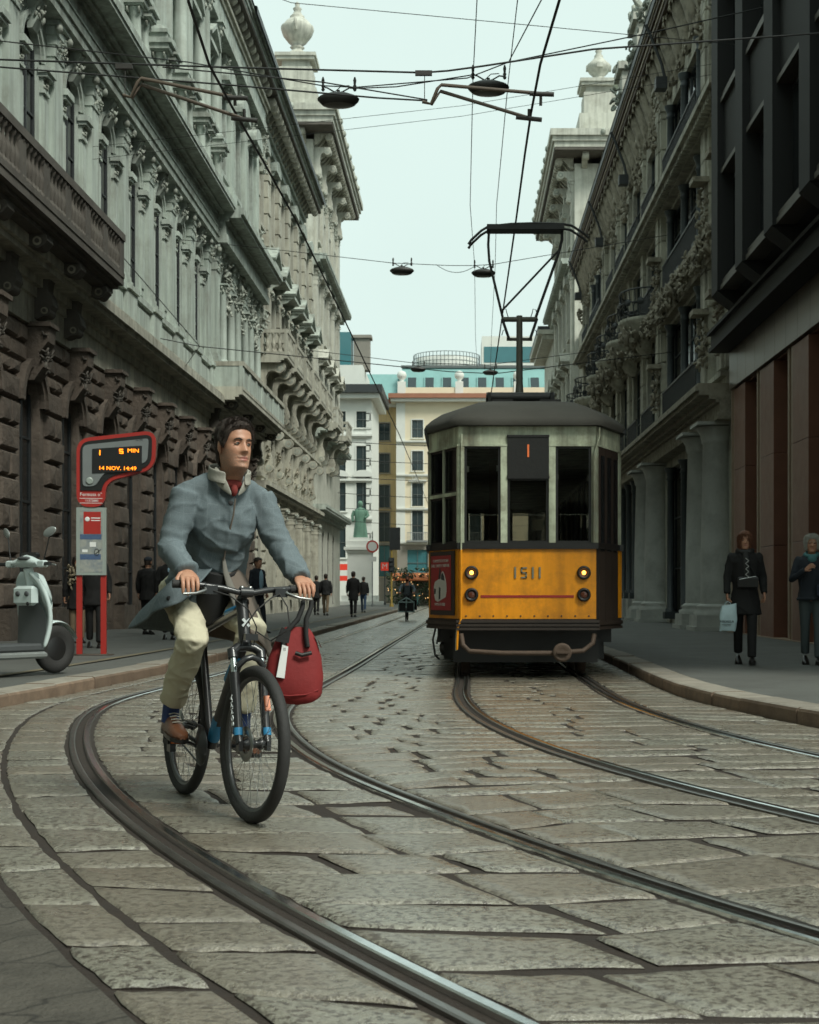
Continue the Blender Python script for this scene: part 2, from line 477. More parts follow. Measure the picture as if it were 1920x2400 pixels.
def stone_quad(t, sk):
    fl, fr, y0, y1, a, c = t
    g = .010
    pts = []
    jit = lambda: (rd.random()-.5)*.045
    for (f, yy, sx, sy) in ((a,y0,1,1),(c,y0,-1,1),(c,y1,-1,-1),(a,y1,1,-1)):
        l, r_ = fl(yy), fr(yy); x = l+(r_-l)*f
        yb = yy + wob(x, yy) + sk*(f-.5)
        x = fl(yb)+(fr(yb)-fl(yb))*f
        jx = jit() if 0 < f < 1 else 0
        pts.append((x + sx*g + jx, yb + sy*g + jit()*.5))
    return pts
gens = []
E = lambda f, o: (lambda Y: f(Y)+o*math.sqrt(1+((f(Y+.1)-f(Y-.1))/.2)**2))
a1 = E(R1,-.50); a2 = E(R1,-.76)
gens += [(t, 0) for t in reg(a1, E(R1,-.102), 2.6, 30, (.36,.56), (2,2))]
gens += [(t, 0) for t in reg(a2, a1, 2.6, 10, (.45,.75), (2,2))]
gens += [(t, 0) for t in reg(KL, a2, 5.6, 10, (.35,.5), (.55,.8))]
gens += [(t, 0) for t in reg(KL, a1, 10.0, 30, (.35,.5), (.45,.8))]
gens += [(t, .10) for t in reg(E(R1,.058), E(R2,-.058), 2.6, 44, (.26,.36), (.45,.75), True)]
gens += [(t, .34) for t in reg(E(R2,.102), E(R3,-.102), 2.6, 44, (.26,.38), (.42,.68), True)]
gens += [(t, .08) for t in reg(E(R3,.058), E(R4,-.058), 4.0, 30, (.28,.40), (.5,.85))]
gens += [(t, .0) for t in reg(E(R4,.102), KR, 5.0, 26, (.28,.42), (.45,.8))]
def seen(t):
    fl, fr, y0, y1, a, c = t
    ym = (y0+y1)/2; xm = fl(ym)+(fr(ym)-fl(ym))*(a+c)/2
    px = 1083+3333*xm/ym; py = 1392+3433/ym
    return -1300 < px < 3300, (1. if -60 < px < 1980 and py < 2460 else .001)*((fr(ym)-fl(ym))*(c-a))*(y1-y0)/ym**3
vis = []
for t, s in gens:
    ok, area = seen(t)
    if ok: vis.append((area, t, s))
vis.sort(key=lambda q: -q[0])
rest = MB()
for k, (ar, t, s) in enumerate(vis):
    h = (rd.random()-.5)*.007
    q = stone_quad(t, s)
    cx0, cy0 = sum(p[0] for p in q)/4, sum(p[1] for p in q)/4
    for hx, hy, hr in ((-.42,6.95,.30),(.62,5.45,.22),(-1.05,9.3,.25)):      # broken slabs beside the rail
        if abs(cx0-hx) < hr and abs(cy0-hy) < .2:
            q = [(cx0+(p[0]-cx0)*.80, cy0+(p[1]-cy0)*.70) for p in q]; h -= .006
    if k < 300:
        mb = MB(); stone_mesh(mb, q, rd, True, h)
        part('paving_stone', mb, [PAVE, JOINT], road)
    else:
        stone_mesh(rest, q, rd, t[2] < 14, h)
o = part('paving_stones', rest, [PAVE, JOINT], road); o['kind'] = 'stuff'
# far paving beyond the built stones: one sheet
mb = MB()
for a, c in zip(ys[:-1], ys[1:]):
    if a >= 25:
        for fl, fr in ((KL, E(R1,-.12)), (E(R1,.1), E(R2,-.1)), (E(R2,.12), E(R3,-.1)), (E(R3,.1), E(R4,-.1)), (E(R4,.1), KR)):
            mb.add([(fl(a),a,-.008),(fr(a),a,-.008),(fr(c),c,-.008),(fl(c),c,-.008)], [(0,1,2,3)])
part('far_paving', mb, PAVE, road)
# the square beyond the end of the street
mb = MB(); mb.add([(-140,108,-.02),(140,108,-.02),(140,300,-.02),(-140,300,-.02)], [(0,1,2,3)])
struct('square_paving', mb, PAVE, 'pale paving of the square at the end of the street')
# cracked asphalt patch at the corner nearest the camera
mb = MB()
yy = list(np.arange(1.5, 5.7, .1))
for a, c in zip(yy[:-1], yy[1:]):
    for i in range(6):
        def P(y, i): 
            e = a2(y)-.02; x = e-(i/6)*2.2
            return (x, y, -.001 + .008*mnoise.noise(Vector((x*3, y*3, 0))))
        mb.add([P(a,i+1), P(a,i), P(c,i), P(c,i+1)], [(0,1,2,3)], 0, True)
struct('asphalt_patch', mb, ASPH_OLD, 'dark cracked asphalt patch beside the outermost paving stones')

# rails
def rail(f, y0, y1, label, side):
    t = thing('tram_rail', label, 'rail', (0,0,0), 0, 'rails of the two curving tram tracks')
    secs = {'rail_head': ([(.000,-.03),(.003,.004),(.010,.008),(.040,.008),(.048,.003),(.052,-.04)], STEEL),
            'groove': ([(-.053,-.012),(-.047,-.05),(-.008,-.052),(.001,-.014)], RAILDARK),
            'guard_lip': ([(-.096,-.04),(-.094,.000),(-.084,.003),(-.062,.003),(-.054,-.001),(-.051,-.03)], LIP)}
    ysr = []
    y = y0
    while y < y1:
        ysr.append(y); y += .12 if y < 20 else 1.5
    for nm, (prof, mt) in secs.items():
        rings = []
        for y in ysr:
            dx = (f(y+.08)-f(y-.08))/.16
            nx, ny = 1/math.hypot(1, dx), -dx/math.hypot(1, dx)
            rings.append([(f(y)+side*p[0]*nx, y+side*p[0]*ny, p[1]) for p in prof])
        mb = MB(); mb.loft(rings, 0, False, closed=False)
        part(nm, mb, mt, t)
rail(R1, 1.5, 110, 'curved steel rail closest to the kerb with the bus stop, running round outside the bicycle', 1)
rail(R2, 1.5, 110, 'bright curved steel rail passing under the red bag to the picture edge', -1)
rail(R3, 3.0, 110, 'curved steel rail coming from under the tram end nearer the bicycle', 1)
rail(R4, 5.0, 110, 'curved steel rail coming from under the tram end nearer the two women', -1)

# kerbs and sidewalks
def kerb(name, f, out, y0, y1, label, step):
    k = put(name, None); k['kind'] = 'structure'; k['label'] = label
    y = y0
    while y < y1:
        L_ = step*(.75+rd.random()*.5)
        e = y+L_-.014
        mb = MB()
        hh = .12+(rd.random()-.5)*.014; jx = (rd.random()-.5)*.02
        nseg = 3; rings = []
        for i in range(nseg+1):
            yy_ = y+(e-y)*i/nseg
            x = f(yy_)+jx+(rd.random()-.5)*.008
            w = .32
            rings.append([(x,yy_,-.1),(x,yy_,hh-.03),(x+out*.012,yy_,hh-.008),(x+out*.035,yy_,hh),(x+out*w,yy_,hh+.004),(x+out*w,yy_,-.1)])
        mb.loft(rings, 0, False, True, True, True)
        for i in range(len(mb.f)):
            if all(mb.v[j][2] > hh-.03 for j in mb.f[i]): mb.m[i] = 1
        part('kerb_stone', mb, [KERB, KERB_TOP], k)
        y += L_
    return k
kerb('kerb_with_bus_stop', KL, -1, 9.0, 108, 'long brown granite kerb along the sidewalk with the bus stop', 1.35)
kerb('kerb_beside_tram', KR, 1, 5.0, 108, 'brown granite kerb curving past the tram along the shaded sidewalk', .95)
def sidewalk(name, f, out, xw, label, y0):
    mb = MB()
    for a, c in zip(ys[:-1], ys[1:]):
        if a < y0: continue
        n = 8
        for i in range(n):
            def P(y, i):
                x0 = f(y)+out*.325; x = x0+(xw-x0)*i/n
                return (x, y, .118+.010*mnoise.noise(Vector((x*.7, y*.35, 3)))*min(i, 1))
            mb.add([P(a,i),P(a,i+1),P(c,i+1),P(c,i)], [(0,1,2,3)], 0, True)
    return struct(name, mb, ASPH, label)
sidewalk('sidewalk_by_bus_stop', KL, -1, -9.6, 'grey asphalt sidewalk with the bus stop and scooter', 6)
sidewalk('sidewalk_with_two_women', KR, 1, 8.2, 'dark grey asphalt sidewalk with two women walking', 3)
mb = MB()
for a, c in zip(ys[:-1], ys[1:]):
    if 15 < a < 80:
        mb.add([(KL(a)-1.15,a,.132),(KL(a)-1.02,a,.132),(KL(c)-1.02,c,.132),(KL(c)-1.15,c,.132)], [(0,1,2,3)])
struct('painted_line', mb, PAINT_Y, 'worn yellow line painted on the sidewalk along the kerb')
# iron gully cover and manhole in the shaded sidewalk
g = thing('gully_cover', 'flat iron gully cover in the asphalt near the shaded kerb', 'manhole cover', (4.05,12.6,.134), R(-8))
mb = MB(); mb.box(-.32,.32,-.16,.16,-.02,.0); part('frame', mb, IRON, g)
for i in range(9):
    mb = MB(); mb.box(-.28+i*.066,-.245+i*.066,-.13,.13,0,.006); part('bar', mb, RAILDARK, g)
# ------------------------------------------------------------------ facade kit (local frame: x along the facade, -y outward, z up)
def wall_faces(mb, x0, x1, z0, z1, ops, depth=.35, y=0., m=0, top=True):
    """wall sheet with openings (xa,xb,za,zb,arched) and their reveals"""
    xs = sorted({x0, x1, *[v for o in ops for v in (o[0], o[1])]}); zs = sorted({z0, z1, *[v for o in ops for v in (o[2], o[3])]})
    for a, b in zip(xs[:-1], xs[1:]):
        run = None
        for c, d in zip(zs[:-1], zs[1:]):
            inside = any(o[0]-1e-6 <= a and b <= o[1]+1e-6 and o[2]-1e-6 <= c and d <= o[3]+1e-6 for o in ops)
            if inside:
                if run: mb.add([(a,y,run[0]),(b,y,run[0]),(b,y,run[1]),(a,y,run[1])], [(0,1,2,3)], m); run = None
            else:
                run = (run[0], d) if run else (c, d)
        if run: mb.add([(a,y,run[0]),(b,y,run[0]),(b,y,run[1]),(a,y,run[1])], [(0,1,2,3)], m)
    for (a, b, c, d, arch) in ops:
        zs_ = d-(b-a)/2 if arch else d
        for X in (a, b):
            mb.add([(X,y,c),(X,y+depth,c),(X,y+depth,zs_),(X,y,zs_)], [(0,1,2,3)], m)
        mb.add([(a,y,c),(b,y,c),(b,y+depth,c),(a,y+depth,c)], [(0,1,2,3)], m)
        if arch:
            r = (b-a)/2; xc = (a+b)/2; n = 12
            P = [(xc-r*math.cos(PI*i/n), zs_+r*math.sin(PI*i/n)) for i in range(n+1)]
            for p, q in zip(P[:-1], P[1:]):
                mb.add([(p[0],y,p[1]),(q[0],y,q[1]),(q[0],y,d+.001),(p[0],y,d+.001)], [(0,1,2,3)], m)
                mb.add([(p[0],y,p[1]),(q[0],y,q[1]),(q[0],y+depth,q[1]),(p[0],y+depth,p[1])], [(0,1,2,3)], m)
        else:
            mb.add([(a,y,d),(b,y,d),(b,y+depth,d),(a,y+depth,d)], [(0,1,2,3)], m)
def box_shell(mb, x0, x1, yb, z0, z1, m=0, front=False):
    mb.add([(x0,0,z0),(x0,yb,z0),(x0,yb,z1),(x0,0,z1)], [(0,1,2,3)], m)
    mb.add([(x1,0,z0),(x1,yb,z0),(x1,yb,z1),(x1,0,z1)], [(0,1,2,3)], m)
    mb.add([(x0,0,z1),(x1,0,z1),(x1,yb,z1),(x0,yb,z1)], [(0,1,2,3)], m)
    mb.add([(x0,yb,z0),(x1,yb,z0),(x1,yb,z1),(x0,yb,z1)], [(0,1,2,3)], m)
def moulding(x0, x1, steps, z0, back=.1, ends=True):
    """horizontal cornice; steps = [(projection, height), ...] from the bottom up"""
    prof = [(back, z0)]
    z = z0
    for p, h in steps:
        prof.append((-p, z)); z += h; prof.append((-p-.0, z))
    prof.append((back, z))
    mb = MB(); mb.prism(prof, x0, x1, 'x')
    return mb
_cache = {}
def cached(key, fn):
    if key not in _cache: _cache[key] = fixn(fn())
    return _cache[key]
def capital(mb, w, h, d, z, seed=0, m=0, mo=1, lumps=11, flare=.35):
    """Corinthian-like capital on a flat pilaster"""
    mb.box(-w*.54, w*.54, -d-.03, 0, z, z+h*.08, m)
    for k in range(3):
        t = k/3; e = w*(.5+flare*t*t*.6)
        mb.box(-e, e, -d-.02-.10*t, 0, z+h*(.08+.26*k), z+h*(.08+.26*(k+1)), m)
    mb.box(-w*.72, w*.72, -d-.16, 0, z+h*.86, z+h, m)
    mb.lumps((0, -d-.09, z+h*.42), (w*1.15, .10, h*.72), lumps, seed, mo, .5, .85)
    for sx in (-1, 1):
        mb.ell((sx*w*.6, -d-.12, z+h*.76), (.1*w+.04, .09, h*.14), 7, 5, mo)
def pilaster(w, h, d, seed=0, flutes=0, mats=None, caph=None, baseh=None):
    def f():
        mb = MB(); ch = caph or w*1.1; bh = baseh or w*.55
        mb.box(-w*.66, w*.66, -d-.10, 0, 0, bh*.45)
        mb.box(-w*.60, w*.60, -d-.06, 0, bh*.45, bh*.75)
        mb.box(-w*.54, w*.54, -d-.03, 0, bh*.75, bh)
        if flutes:
            n = flutes; s = w/(2*n+1)
            mb.box(-w/2, w/2, -d+.03, 0, bh, h-ch)
            for i in range(n+1):
                mb.box(-w/2+2*i*s, -w/2+(2*i+1)*s, -d, -d+.03, bh, h-ch)
        else:
            mb.box(-w/2, w/2, -d, 0, bh, h-ch)
        capital(mb, w, ch, d, h-ch, seed)
        return mb.mesh('pilaster', mats or [STONE_A, STONE_CARVE])
    return cached(('pil', w, h, d, seed, flutes, str(mats)), f)
def column(r, h, mats=None, seed=0, n=14, kind='cor', capk=2.2):
    def f():
        mb = MB()
        bh, ch = r*1.1, r*capk
        mb.box(-r*1.45, r*1.45, -r*1.45, r*1.45, 0, bh*.4)
        mb.lathe([(r*1.4,bh*.4),(r*1.42,bh*.55),(r*1.2,bh*.7),(r*1.28,bh*.85),(r*1.03,bh)], n)
        mb.lathe([(r,bh),(r*.99,h*.35),(r*.86,h-ch),(r*.95,h-ch+.03),(r*.95,h-ch+.06)], n)
        if kind == 'cor':
            mb.lathe([(r*.86,h-ch),(r*.95,h-ch*.6),(r*1.25,h-ch*.14)], n)
            for k in range(8):
                for lv, rr in ((.78,.98),(.42,1.12)):
                    a = 2*PI*(k+(.5 if lv > .5 else 0))/8
                    mb.ell((math.cos(a)*r*rr, math.sin(a)*r*rr, h-ch*lv), (r*.28, r*.28, ch*.2), 6, 4, 1)
        elif kind == 'ion':
            mb.lathe([(r*.9,h-ch),(r*1.1,h-ch*.5),(r*1.15,h-ch*.2)], n)
            for sx in (-1, 1):
                for sy in (-1, 1):
                    mb.lathe([(.02,-.02),(r*.5,-.02),(r*.5,.02),(.02,.02)], 10, T=Matrix.Translation((sx*r*1.05, sy*r*.9, h-ch*.48)) @ Matrix.Rotation(PI/2, 4, 'X'), m=1, smooth=False)
        else:
            mb.lathe([(r*.86,h-ch),(r*1.0,h-ch*.7),(r*1.0,h-ch*.6),(r*1.3,h-ch*.2)], n)
        mb.box(-r*1.42, r*1.42, -r*1.42, r*1.42, h-ch*.16, h)
        return mb.mesh('column', mats or [STONE_A, STONE_CARVE])
    return cached(('col', r, h, kind, seed, str(mats)), f)
def keystone(w, h, d, seed, mats=None):
    def f():
        mb = MB()
        mb.prism([(-d,h),(-d*.95,h*.72),(-d*.55,h*.5),(-d*.75,h*.25),(-d*.35,0),(0,0),(0,h)], -w/2, w/2, 'x')
        mb.box(-w*.65, w*.65, -d-.05, 0, h, h+.09)
        mb.lumps((0,-d*.75,h*.6), (w*1.15,.14,h*.8), 16, seed, 1, .5, .9)
        return mb.mesh('keystone', mats or [STONE_TRIM, STONE_CARVE])
    return cached(('key', w, h, d, seed, str(mats)), f)
def modillion(w, h, d, mats=None, seed=0):
    def f():
        mb = MB()
        P = []
        for i in range(13):
            t = i/12
            P.append((-d*t, -h*(1-t)**1.4 - .06*math.sin(t*PI*2.2)*h*2))
        mb.prism([(0,0)] + P[::1] + [(-d,0)], -w/2, w/2, 'x')
        mb.lathe([(.01,-w*.56),(h*.34,-w*.56),(h*.34,w*.56),(.01,w*.56)], 9, T=Matrix.Translation((0,-d*.86,-h*.33)) @ Matrix.Rotation(PI/2,4,'Y'), smooth=False)
        return mb.mesh('bracket', mats or [STONE_TRIM])
    return cached(('mod', w, h, d, str(mats)), f)
def scroll_bracket(w, h, d, mats=None):
    """large S-shaped balcony console with a volute at its outer end"""
    def f():
        mb = MB()
        P = [(0,0),(-d,0),(-d*1.02,-h*.10),(-d*.92,-h*.21),(-d*.74,-h*.20),(-d*.60,-h*.17),(-d*.46,-h*.20),(-d*.38,-h*.32),(-d*.36,-h*.48),(-d*.44,-h*.62),(-d*.46,-h*.76),(-d*.34,-h*.92),(-d*.16,-h),(0,-h)]
        mb.prism(P, -w/2, w/2, 'x')
        for (cy, cz, r) in ((-d*.84,-h*.115,h*.115),(-d*.30,-h*.86,h*.10)):
            for k, rr in enumerate((1, .66, .34)):
                mb.lathe([(.005,-w*(.54+.03*k)),(r*rr,-w*(.54+.03*k)),(r*rr,w*(.54+.03*k)),(.005,w*(.54+.03*k))], 14, T=Matrix.Translation((0,cy,cz)) @ Matrix.Rotation(PI/2,4,'Y'), m=k % 2, smooth=False)
        return mb.mesh('bracket', mats or [STONE_TRIM, STONE_CARVE])
    return cached(('scr', w, h, d, str(mats)), f)
def baluster(h, r, mats=None):
    return cached(('bal', h, r, str(mats)), lambda: MB().lathe([(r,0),(r,h*.08),(r*.55,h*.12),(r*.5,h*.2),(r*1.0,h*.38),(r*.8,h*.5),(r*.4,h*.66),(r*.45,h*.82),(r,h*.9),(r,h)], 8).mesh('baluster', mats or [STONE_TRIM]))
def win(w, h, arch=False, bars=2, mats=None, curtain=False):
    """timber or iron window: frame mesh; pane mesh"""
    def f():
        mb = MB(); t = .07
        mb.box(-w/2, -w/2+t, -.05, .02, 0, h); mb.box(w/2-t, w/2, -.05, .02, 0, h)
        mb.box(-w/2+t, w/2-t, -.05, .02, 0, t); mb.box(-w/2+t, w/2-t, -.05, .02, h-t, h)
        mb.box(-.035, .035, -.06, .01, t, h-t)
        for k in range(1, bars+1):
            z = h*k/(bars+1); mb.box(-w/2+t, w/2-t, -.045, .012, z-.025, z+.025)
        return mb.mesh('window', mats or [IRON])
    def g():
        return MB().box(-w/2+.03, w/2-.03, -.012, .0, .03, h-.03).mesh('pane', [GLASS_D])
    return cached(('win', w, h, bars, str(mats)), f), cached(('pane', w, h), g)
def add_window(parent, x, z, w, h, y, bars=2, mats=None):
    a, b = win(w, h, False, bars, mats)
    o = put('window', a, parent, (x, y, z)); put('pane', b, o)
    return o
def balcony(parent, x0, x1, z, d, h, brackets, bh, mats=None, solid=False, bmesh_=None, panel=STONE_A):
    """stone balcony > slab, rail, panel/balusters, brackets"""
    b = part('balcony', moulding(x0, x1, [(d*.80,.10),(d*.9,.08),(d,.16)], z-.34, 0), mats or [STONE_TRIM], parent)
    mb = MB(); mb.box(x0, x1, -d-.04, -d+.16, z+h-.16, z+h)
    mb.box(x0, x0+.16, -d+.16, 0, z+h-.16, z+h); mb.box(x1-.16, x1, -d+.16, 0, z+h-.16, z+h)
    mb.box(x0, x1, -d-.02, -d+.14, z, z+.12); mb.box(x0, x0+.14, -d+.14, 0, z, z+.12); mb.box(x1-.14, x1, -d+.14, 0, z, z+.12)
    part('rail', mb, mats or [STONE_TRIM], b)
    bal = baluster(h-.28, .085, mats)
    n = max(1, round((x1-x0)/1.6))
    for k in range(n+1):
        x = x0+.2+(x1-x0-.4)*k/n
        mb = MB(); mb.box(x-.2, x+.2, -d-.005, -d+.12, z+.12, z+h-.16); part('pier', mb, panel, b)
    if solid:
        mb = MB(); mb.box(x0+.02, x1-.02, -d+.03, -d+.11, z+.12, z+h-.16)
        mb.box(x0+.02, x0+.10, -d+.11, 0, z+.12, z+h-.16); mb.box(x1-.10, x1-.02, -d+.11, 0, z+.12, z+h-.16)
        part('parapet_panel', mb, panel, b)
    else:
        k = x0+.55
        while k < x1-.5:
            put('baluster', bal, b, (k, -d+.06, z+.12)); k += .24
        for X in (x0+.08, x1-.08):
            for i in range(max(2, int((d-.3)/.26))):
                put('baluster', bal, b, (X, -d+.35+i*.26, z+.12))
        mb = MB(); mb.box(x0, x0+.16, -.42, 0, z+.12, z+h-.16); mb.box(x1-.16, x1, -.42, 0, z+.12, z+h-.16); part('pier', mb, panel, b)
    for x in brackets:
        put('bracket', bmesh_, b, (x, 0, z-.34))
    return b
def hood(w, d, kind, mats=None):
    """pediment over a window"""
    def f():
        mb = MB()
        mb.box(-w/2, w/2, -d, 0, 0, .16)
        if kind == 'tri':
            mb.prism([(-w/2-.06,.16),(w/2+.06,.16),(0,.16+w*.30)], -d*.7, 0, 'y')
            for sx in (-1, 1):
                T = Matrix.Translation((sx*w*.26,0,.16+w*.15+.06)) @ Matrix.Rotation(sx*math.atan2(w*.30, w/2), 4, 'Y')
                mb.box(-w*.34, w*.34, -d-.08, 0, -.06, .06, 0, T)
            mb.lumps((0,-d*.75,.16+w*.11), (w*.4,.06,w*.12), 6, 3, 1, .8, 1.3)
        else:
            n = 10; P = [(w/2*math.cos(PI*i/n), .16+w*.26*math.sin(PI*i/n)) for i in range(n+1)]
            mb.prism(P, -d, 0, 'y')
        for sx in (-1, 1):
            mb.prism([(0,0),(-d*.8,0),(-d*.6,-.18),(-d*.3,-.25),(-d*.25,-.5),(0,-.55)], sx*(w/2-.16)-.09, sx*(w/2-.16)+.09, 'x')
        return mb.mesh('hood', mats or [STONE_TRIM, STONE_CARVE])
    return cached(('hood', w, d, kind, str(mats)), f)
def surround(w, h, t, d, mats=None):
    def f():
        mb = MB(); mb.box(-w/2-t, -w/2, -d, 0, 0, h+t); mb.box(w/2, w/2+t, -d, 0, 0, h+t); mb.box(-w/2, w/2, -d, 0, h, h+t)
        mb.box(-w/2-t*1.5, w/2+t*1.5, -d-.1, 0, -.16, 0)
        return mb.mesh('surround', mats or [STONE_TRIM])
    return cached(('sur', w, h, t, d, str(mats)), f)
def archivolt(r, t, d, mats=None):
    def f():
        mb = MB(); n = 14; rings = []
        for i in range(n+1):
            a = PI*i/n; c, s = math.cos(a), math.sin(a)
            rings.append([(-c*r,0,s*r),(-c*r,-d,s*r),(-c*(r+t*.45),-d,s*(r+t*.45)),(-c*(r+t*.45),-d-.05,s*(r+t*.45)),(-c*(r+t),-d-.05,s*(r+t)),(-c*(r+t),0,s*(r+t))])
        mb.loft(rings, 0, False)
        return mb.mesh('archivolt', mats or [STONE_TRIM])
    return cached(('arc', r, t, d, str(mats)), f)

def rusticated_pier(parent, x0, x1, z0, z1, course, d, m, seed, cham=.05):
    """each block of the rusticated wall is a piece of its own"""
    rdd = random.Random(seed)
    z = z0; k = 0
    while z < z1-.05:
        h = min(course, z1-z)
        n = max(1, round((x1-x0)/.95)) if k % 2 == 0 else max(1, round((x1-x0)/.95)+1)
        cuts = [x0+(x1-x0)*i/n for i in range(n+1)]
        if k % 2 and n > 1:
            w = (x1-x0)/(n-1); cuts = [x0]+[x0+w*(i+.5) for i in range(n-1)]+[x1]
        for a, b in zip(cuts[:-1], cuts[1:]):
            a_, b_, c_, e_ = a+.012, b-.012, z+.02, z+h-.02
            dd = d*(.8+.4*rdd.random())
            def jz(): return (rdd.random()-.5)*.03
            q = cham
            vs = [(a_,0,c_),(b_,0,c_),(b_,0,e_),(a_,0,e_),
                  (a_+.015,-dd*.55,c_+.02),(b_-.015,-dd*.55,c_+.02),(b_-.015,-dd*.55,e_-.02),(a_+.015,-dd*.55,e_-.02),
                  (a_+q,-dd+jz(),c_+q),(b_-q,-dd+jz(),c_+q),(b_-q,-dd+jz(),e_-q),(a_+q,-dd+jz(),e_-q),((a_+b_)/2,-dd-.02+jz(),(c_+e_)/2)]
            fs = [(0,1,5,4),(1,2,6,5),(2,3,7,6),(3,0,4,7),(4,5,9,8),(5,6,10,9),(6,7,11,10),(7,4,8,11),(8,9,12),(9,10,12),(10,11,12),(11,8,12)]
            mb = MB(); mb.add(vs, fs); part('stone_block', mb, m, parent)
        z += h; k += 1

# ------------------------------------------------------------------ palace A: arcaded palazzo on the bus stop side (Y 18..61)
XL_F = -9.0
A0 = 18.0
A = thing('arcaded_palazzo', 'long grey stone palazzo with tall arched windows and rusticated dark base behind the bus stop', 'building', (XL_F, A0, 0), R(90))
LX = 61.2-A0
bays = [26.5+3.1*k-A0 for k in range(8)]          # centres 26.5 .. 48.2
pav = [52.3-A0, 55.7-A0, 59.1-A0]
ops = []
for x in bays: ops += [(x-.68, x+.68, .3, 5.65, True), (x-.62, x+.62, 9.35, 12.95, True), (x-.5, x+.5, 16.9, 19.3, False)]
for x in pav: ops += [(x-.75, x+.75, .3, 5.65, True), (x-.65, x+.65, 9.35, 12.7, True), (x-.55, x+.55, 16.4, 19.4, False)]
opl = [o for o in ops if o[2] < 6]; opu = [o for o in ops if o[2] >= 6]
mb = MB(); wall_faces(mb, 0, LX, 7.2, 23.0, opu, .55); box_shell(mb, 0, LX, 12, 7.2, 23.0)
part('wall', mb, STONE_A, A)
mb = MB(); wall_faces(mb, 0, LX, 0, 7.2, opl, .7); box_shell(mb, 0, LX, 12, 0, 7.19)
part('ground_floor_wall', mb, RUSTIC, A)
for x in bays+pav:
    wd = .68 if x in bays else .75
    a_, b_ = win(wd*2, 5.35, False, 3)
    o = put('shop_window', a_, A, (x, .22, .3)); put('pane', b_, o)
    if x > 7:
        put('keystone', keystone(.5, 1.1, .48, 5, [RUSTIC, SOFFIT]), A, (x, 0, 5.45))
    put('archivolt', archivolt(wd, .28, .12, [RUSTIC]), A, (x, 0, 5.65-wd))
    o = add_window(A, x, 9.35, 1.24 if x in bays else 1.3, 3.6 if x in bays else 3.35, .13, 3)
    ww, wz, wh = (1.0, 16.9, 2.4) if x in bays else (1.1, 16.4, 3.0)
    add_window(A, x, wz, ww, wh, .14, 2)
# rusticated piers between the ground floor openings
edges = [0.0] + [e for x in bays+pav for e in ((x-.98), (x+.98))] + [LX]
for k in range(0, len(edges), 2):
    a_, b_ = edges[k], edges[k+1]
    if b_ < 6.5 or b_-a_ < .2: continue
    rusticated_pier(A, a_, b_, .75, 5.75, .52, .115, RUSTIC, k)
for k, (a_, b_) in enumerate([(9.0, LX)]):
    for i, x in enumerate([q for q in bays+pav if q > 8]):
        nx = ([q for q in bays+pav if q > 8]+[LX])[i+1]
        rusticated_pier(A, x+.40, nx-.40, 5.77, 6.55, .39, .10, RUSTIC, 40+i)
for k in range(0, len(edges), 2):
    a_, b_ = edges[k], edges[k+1]
    if b_-a_ > .2: part('plinth', MB().box(a_-.03, b_+.03, -.28, .05, 0, .74), RUSTIC, A)
part('cornice', moulding(0, LX, [(.16,.2),(.28,.18),(.62,.12),(.72,.22),(.66,.08)], 7.2), [STONE_D], A)
mb = MB(); mb.box(0, LX, -.10, .02, 6.6, 7.2); part('frieze', mb, STONE_D, A)
# pedestal course under the arched windows
for i, x in enumerate([bays[0]-1.55]+[x+1.55 for x in bays]):
    mb = MB(); mb.box(x-.52, x+.52, -.36, 0, 8.0, 8.95); mb.box(x-.58, x+.58, -.42, 0, 8.95, 9.08); mb.box(x-.56,x+.56,-.40,0,8.0,8.14)
    part('pedestal', mb, STONE_A, A)
for x in bays:
    mb = MB(); mb.box(x-.97, x+.97, -.24, 0, 8.0, 8.9); mb.box(x-.97, x+.97, -.34, 0, 8.9, 9.06); mb.box(x-.7,x+.7,-.30,-.24,8.2,8.75)
    part('parapet', mb, STONE_A, A)
    put('archivolt', archivolt(.62, .20, .05), A, (x, 0, 12.33))
    put('keystone', keystone(.36, .85, .30, 3), A, (x, 0, 12.75))
    for sx in (-1, 1):
        def imp():
            m_ = MB(); m_.box(-.16,.16,-.07,0,0,2.35); m_.box(-.13,.13,-.10,-.07,.2,2.2)
            m_.box(-.20,.20,-.12,0,2.35,2.42); m_.lumps((0,-.10,2.55),(.36,.10,.24),7,4,1,.5,.8); m_.box(-.19,.19,-.09,0,2.42,2.68)
            m_.box(-.24,.24,-.20,0,2.68,2.76); m_.box(-.28,.28,-.25,0,2.76,2.90)
            return m_.mesh('impost', [STONE_A, STONE_CARVE])
        put('impost', cached('imp', imp), A, (x+sx*.86, 0, 9.35))
for i, x in enumerate([bays[0]-1.55]+[x+1.55 for x in bays]):
    put('pilaster', pilaster(.66, 4.35, .17, i % 3, 0, None, .75, .45), A, (x, 0, 9.08))
part('entablature', moulding(0, LX, [(.40,.22),(.45,.22),(.48,.04),(.36,.42),(.46,.10),(.62,.10),(.98,.10),(1.02,.20),(.92,.08)], 13.43), [STONE_TRIM], A)
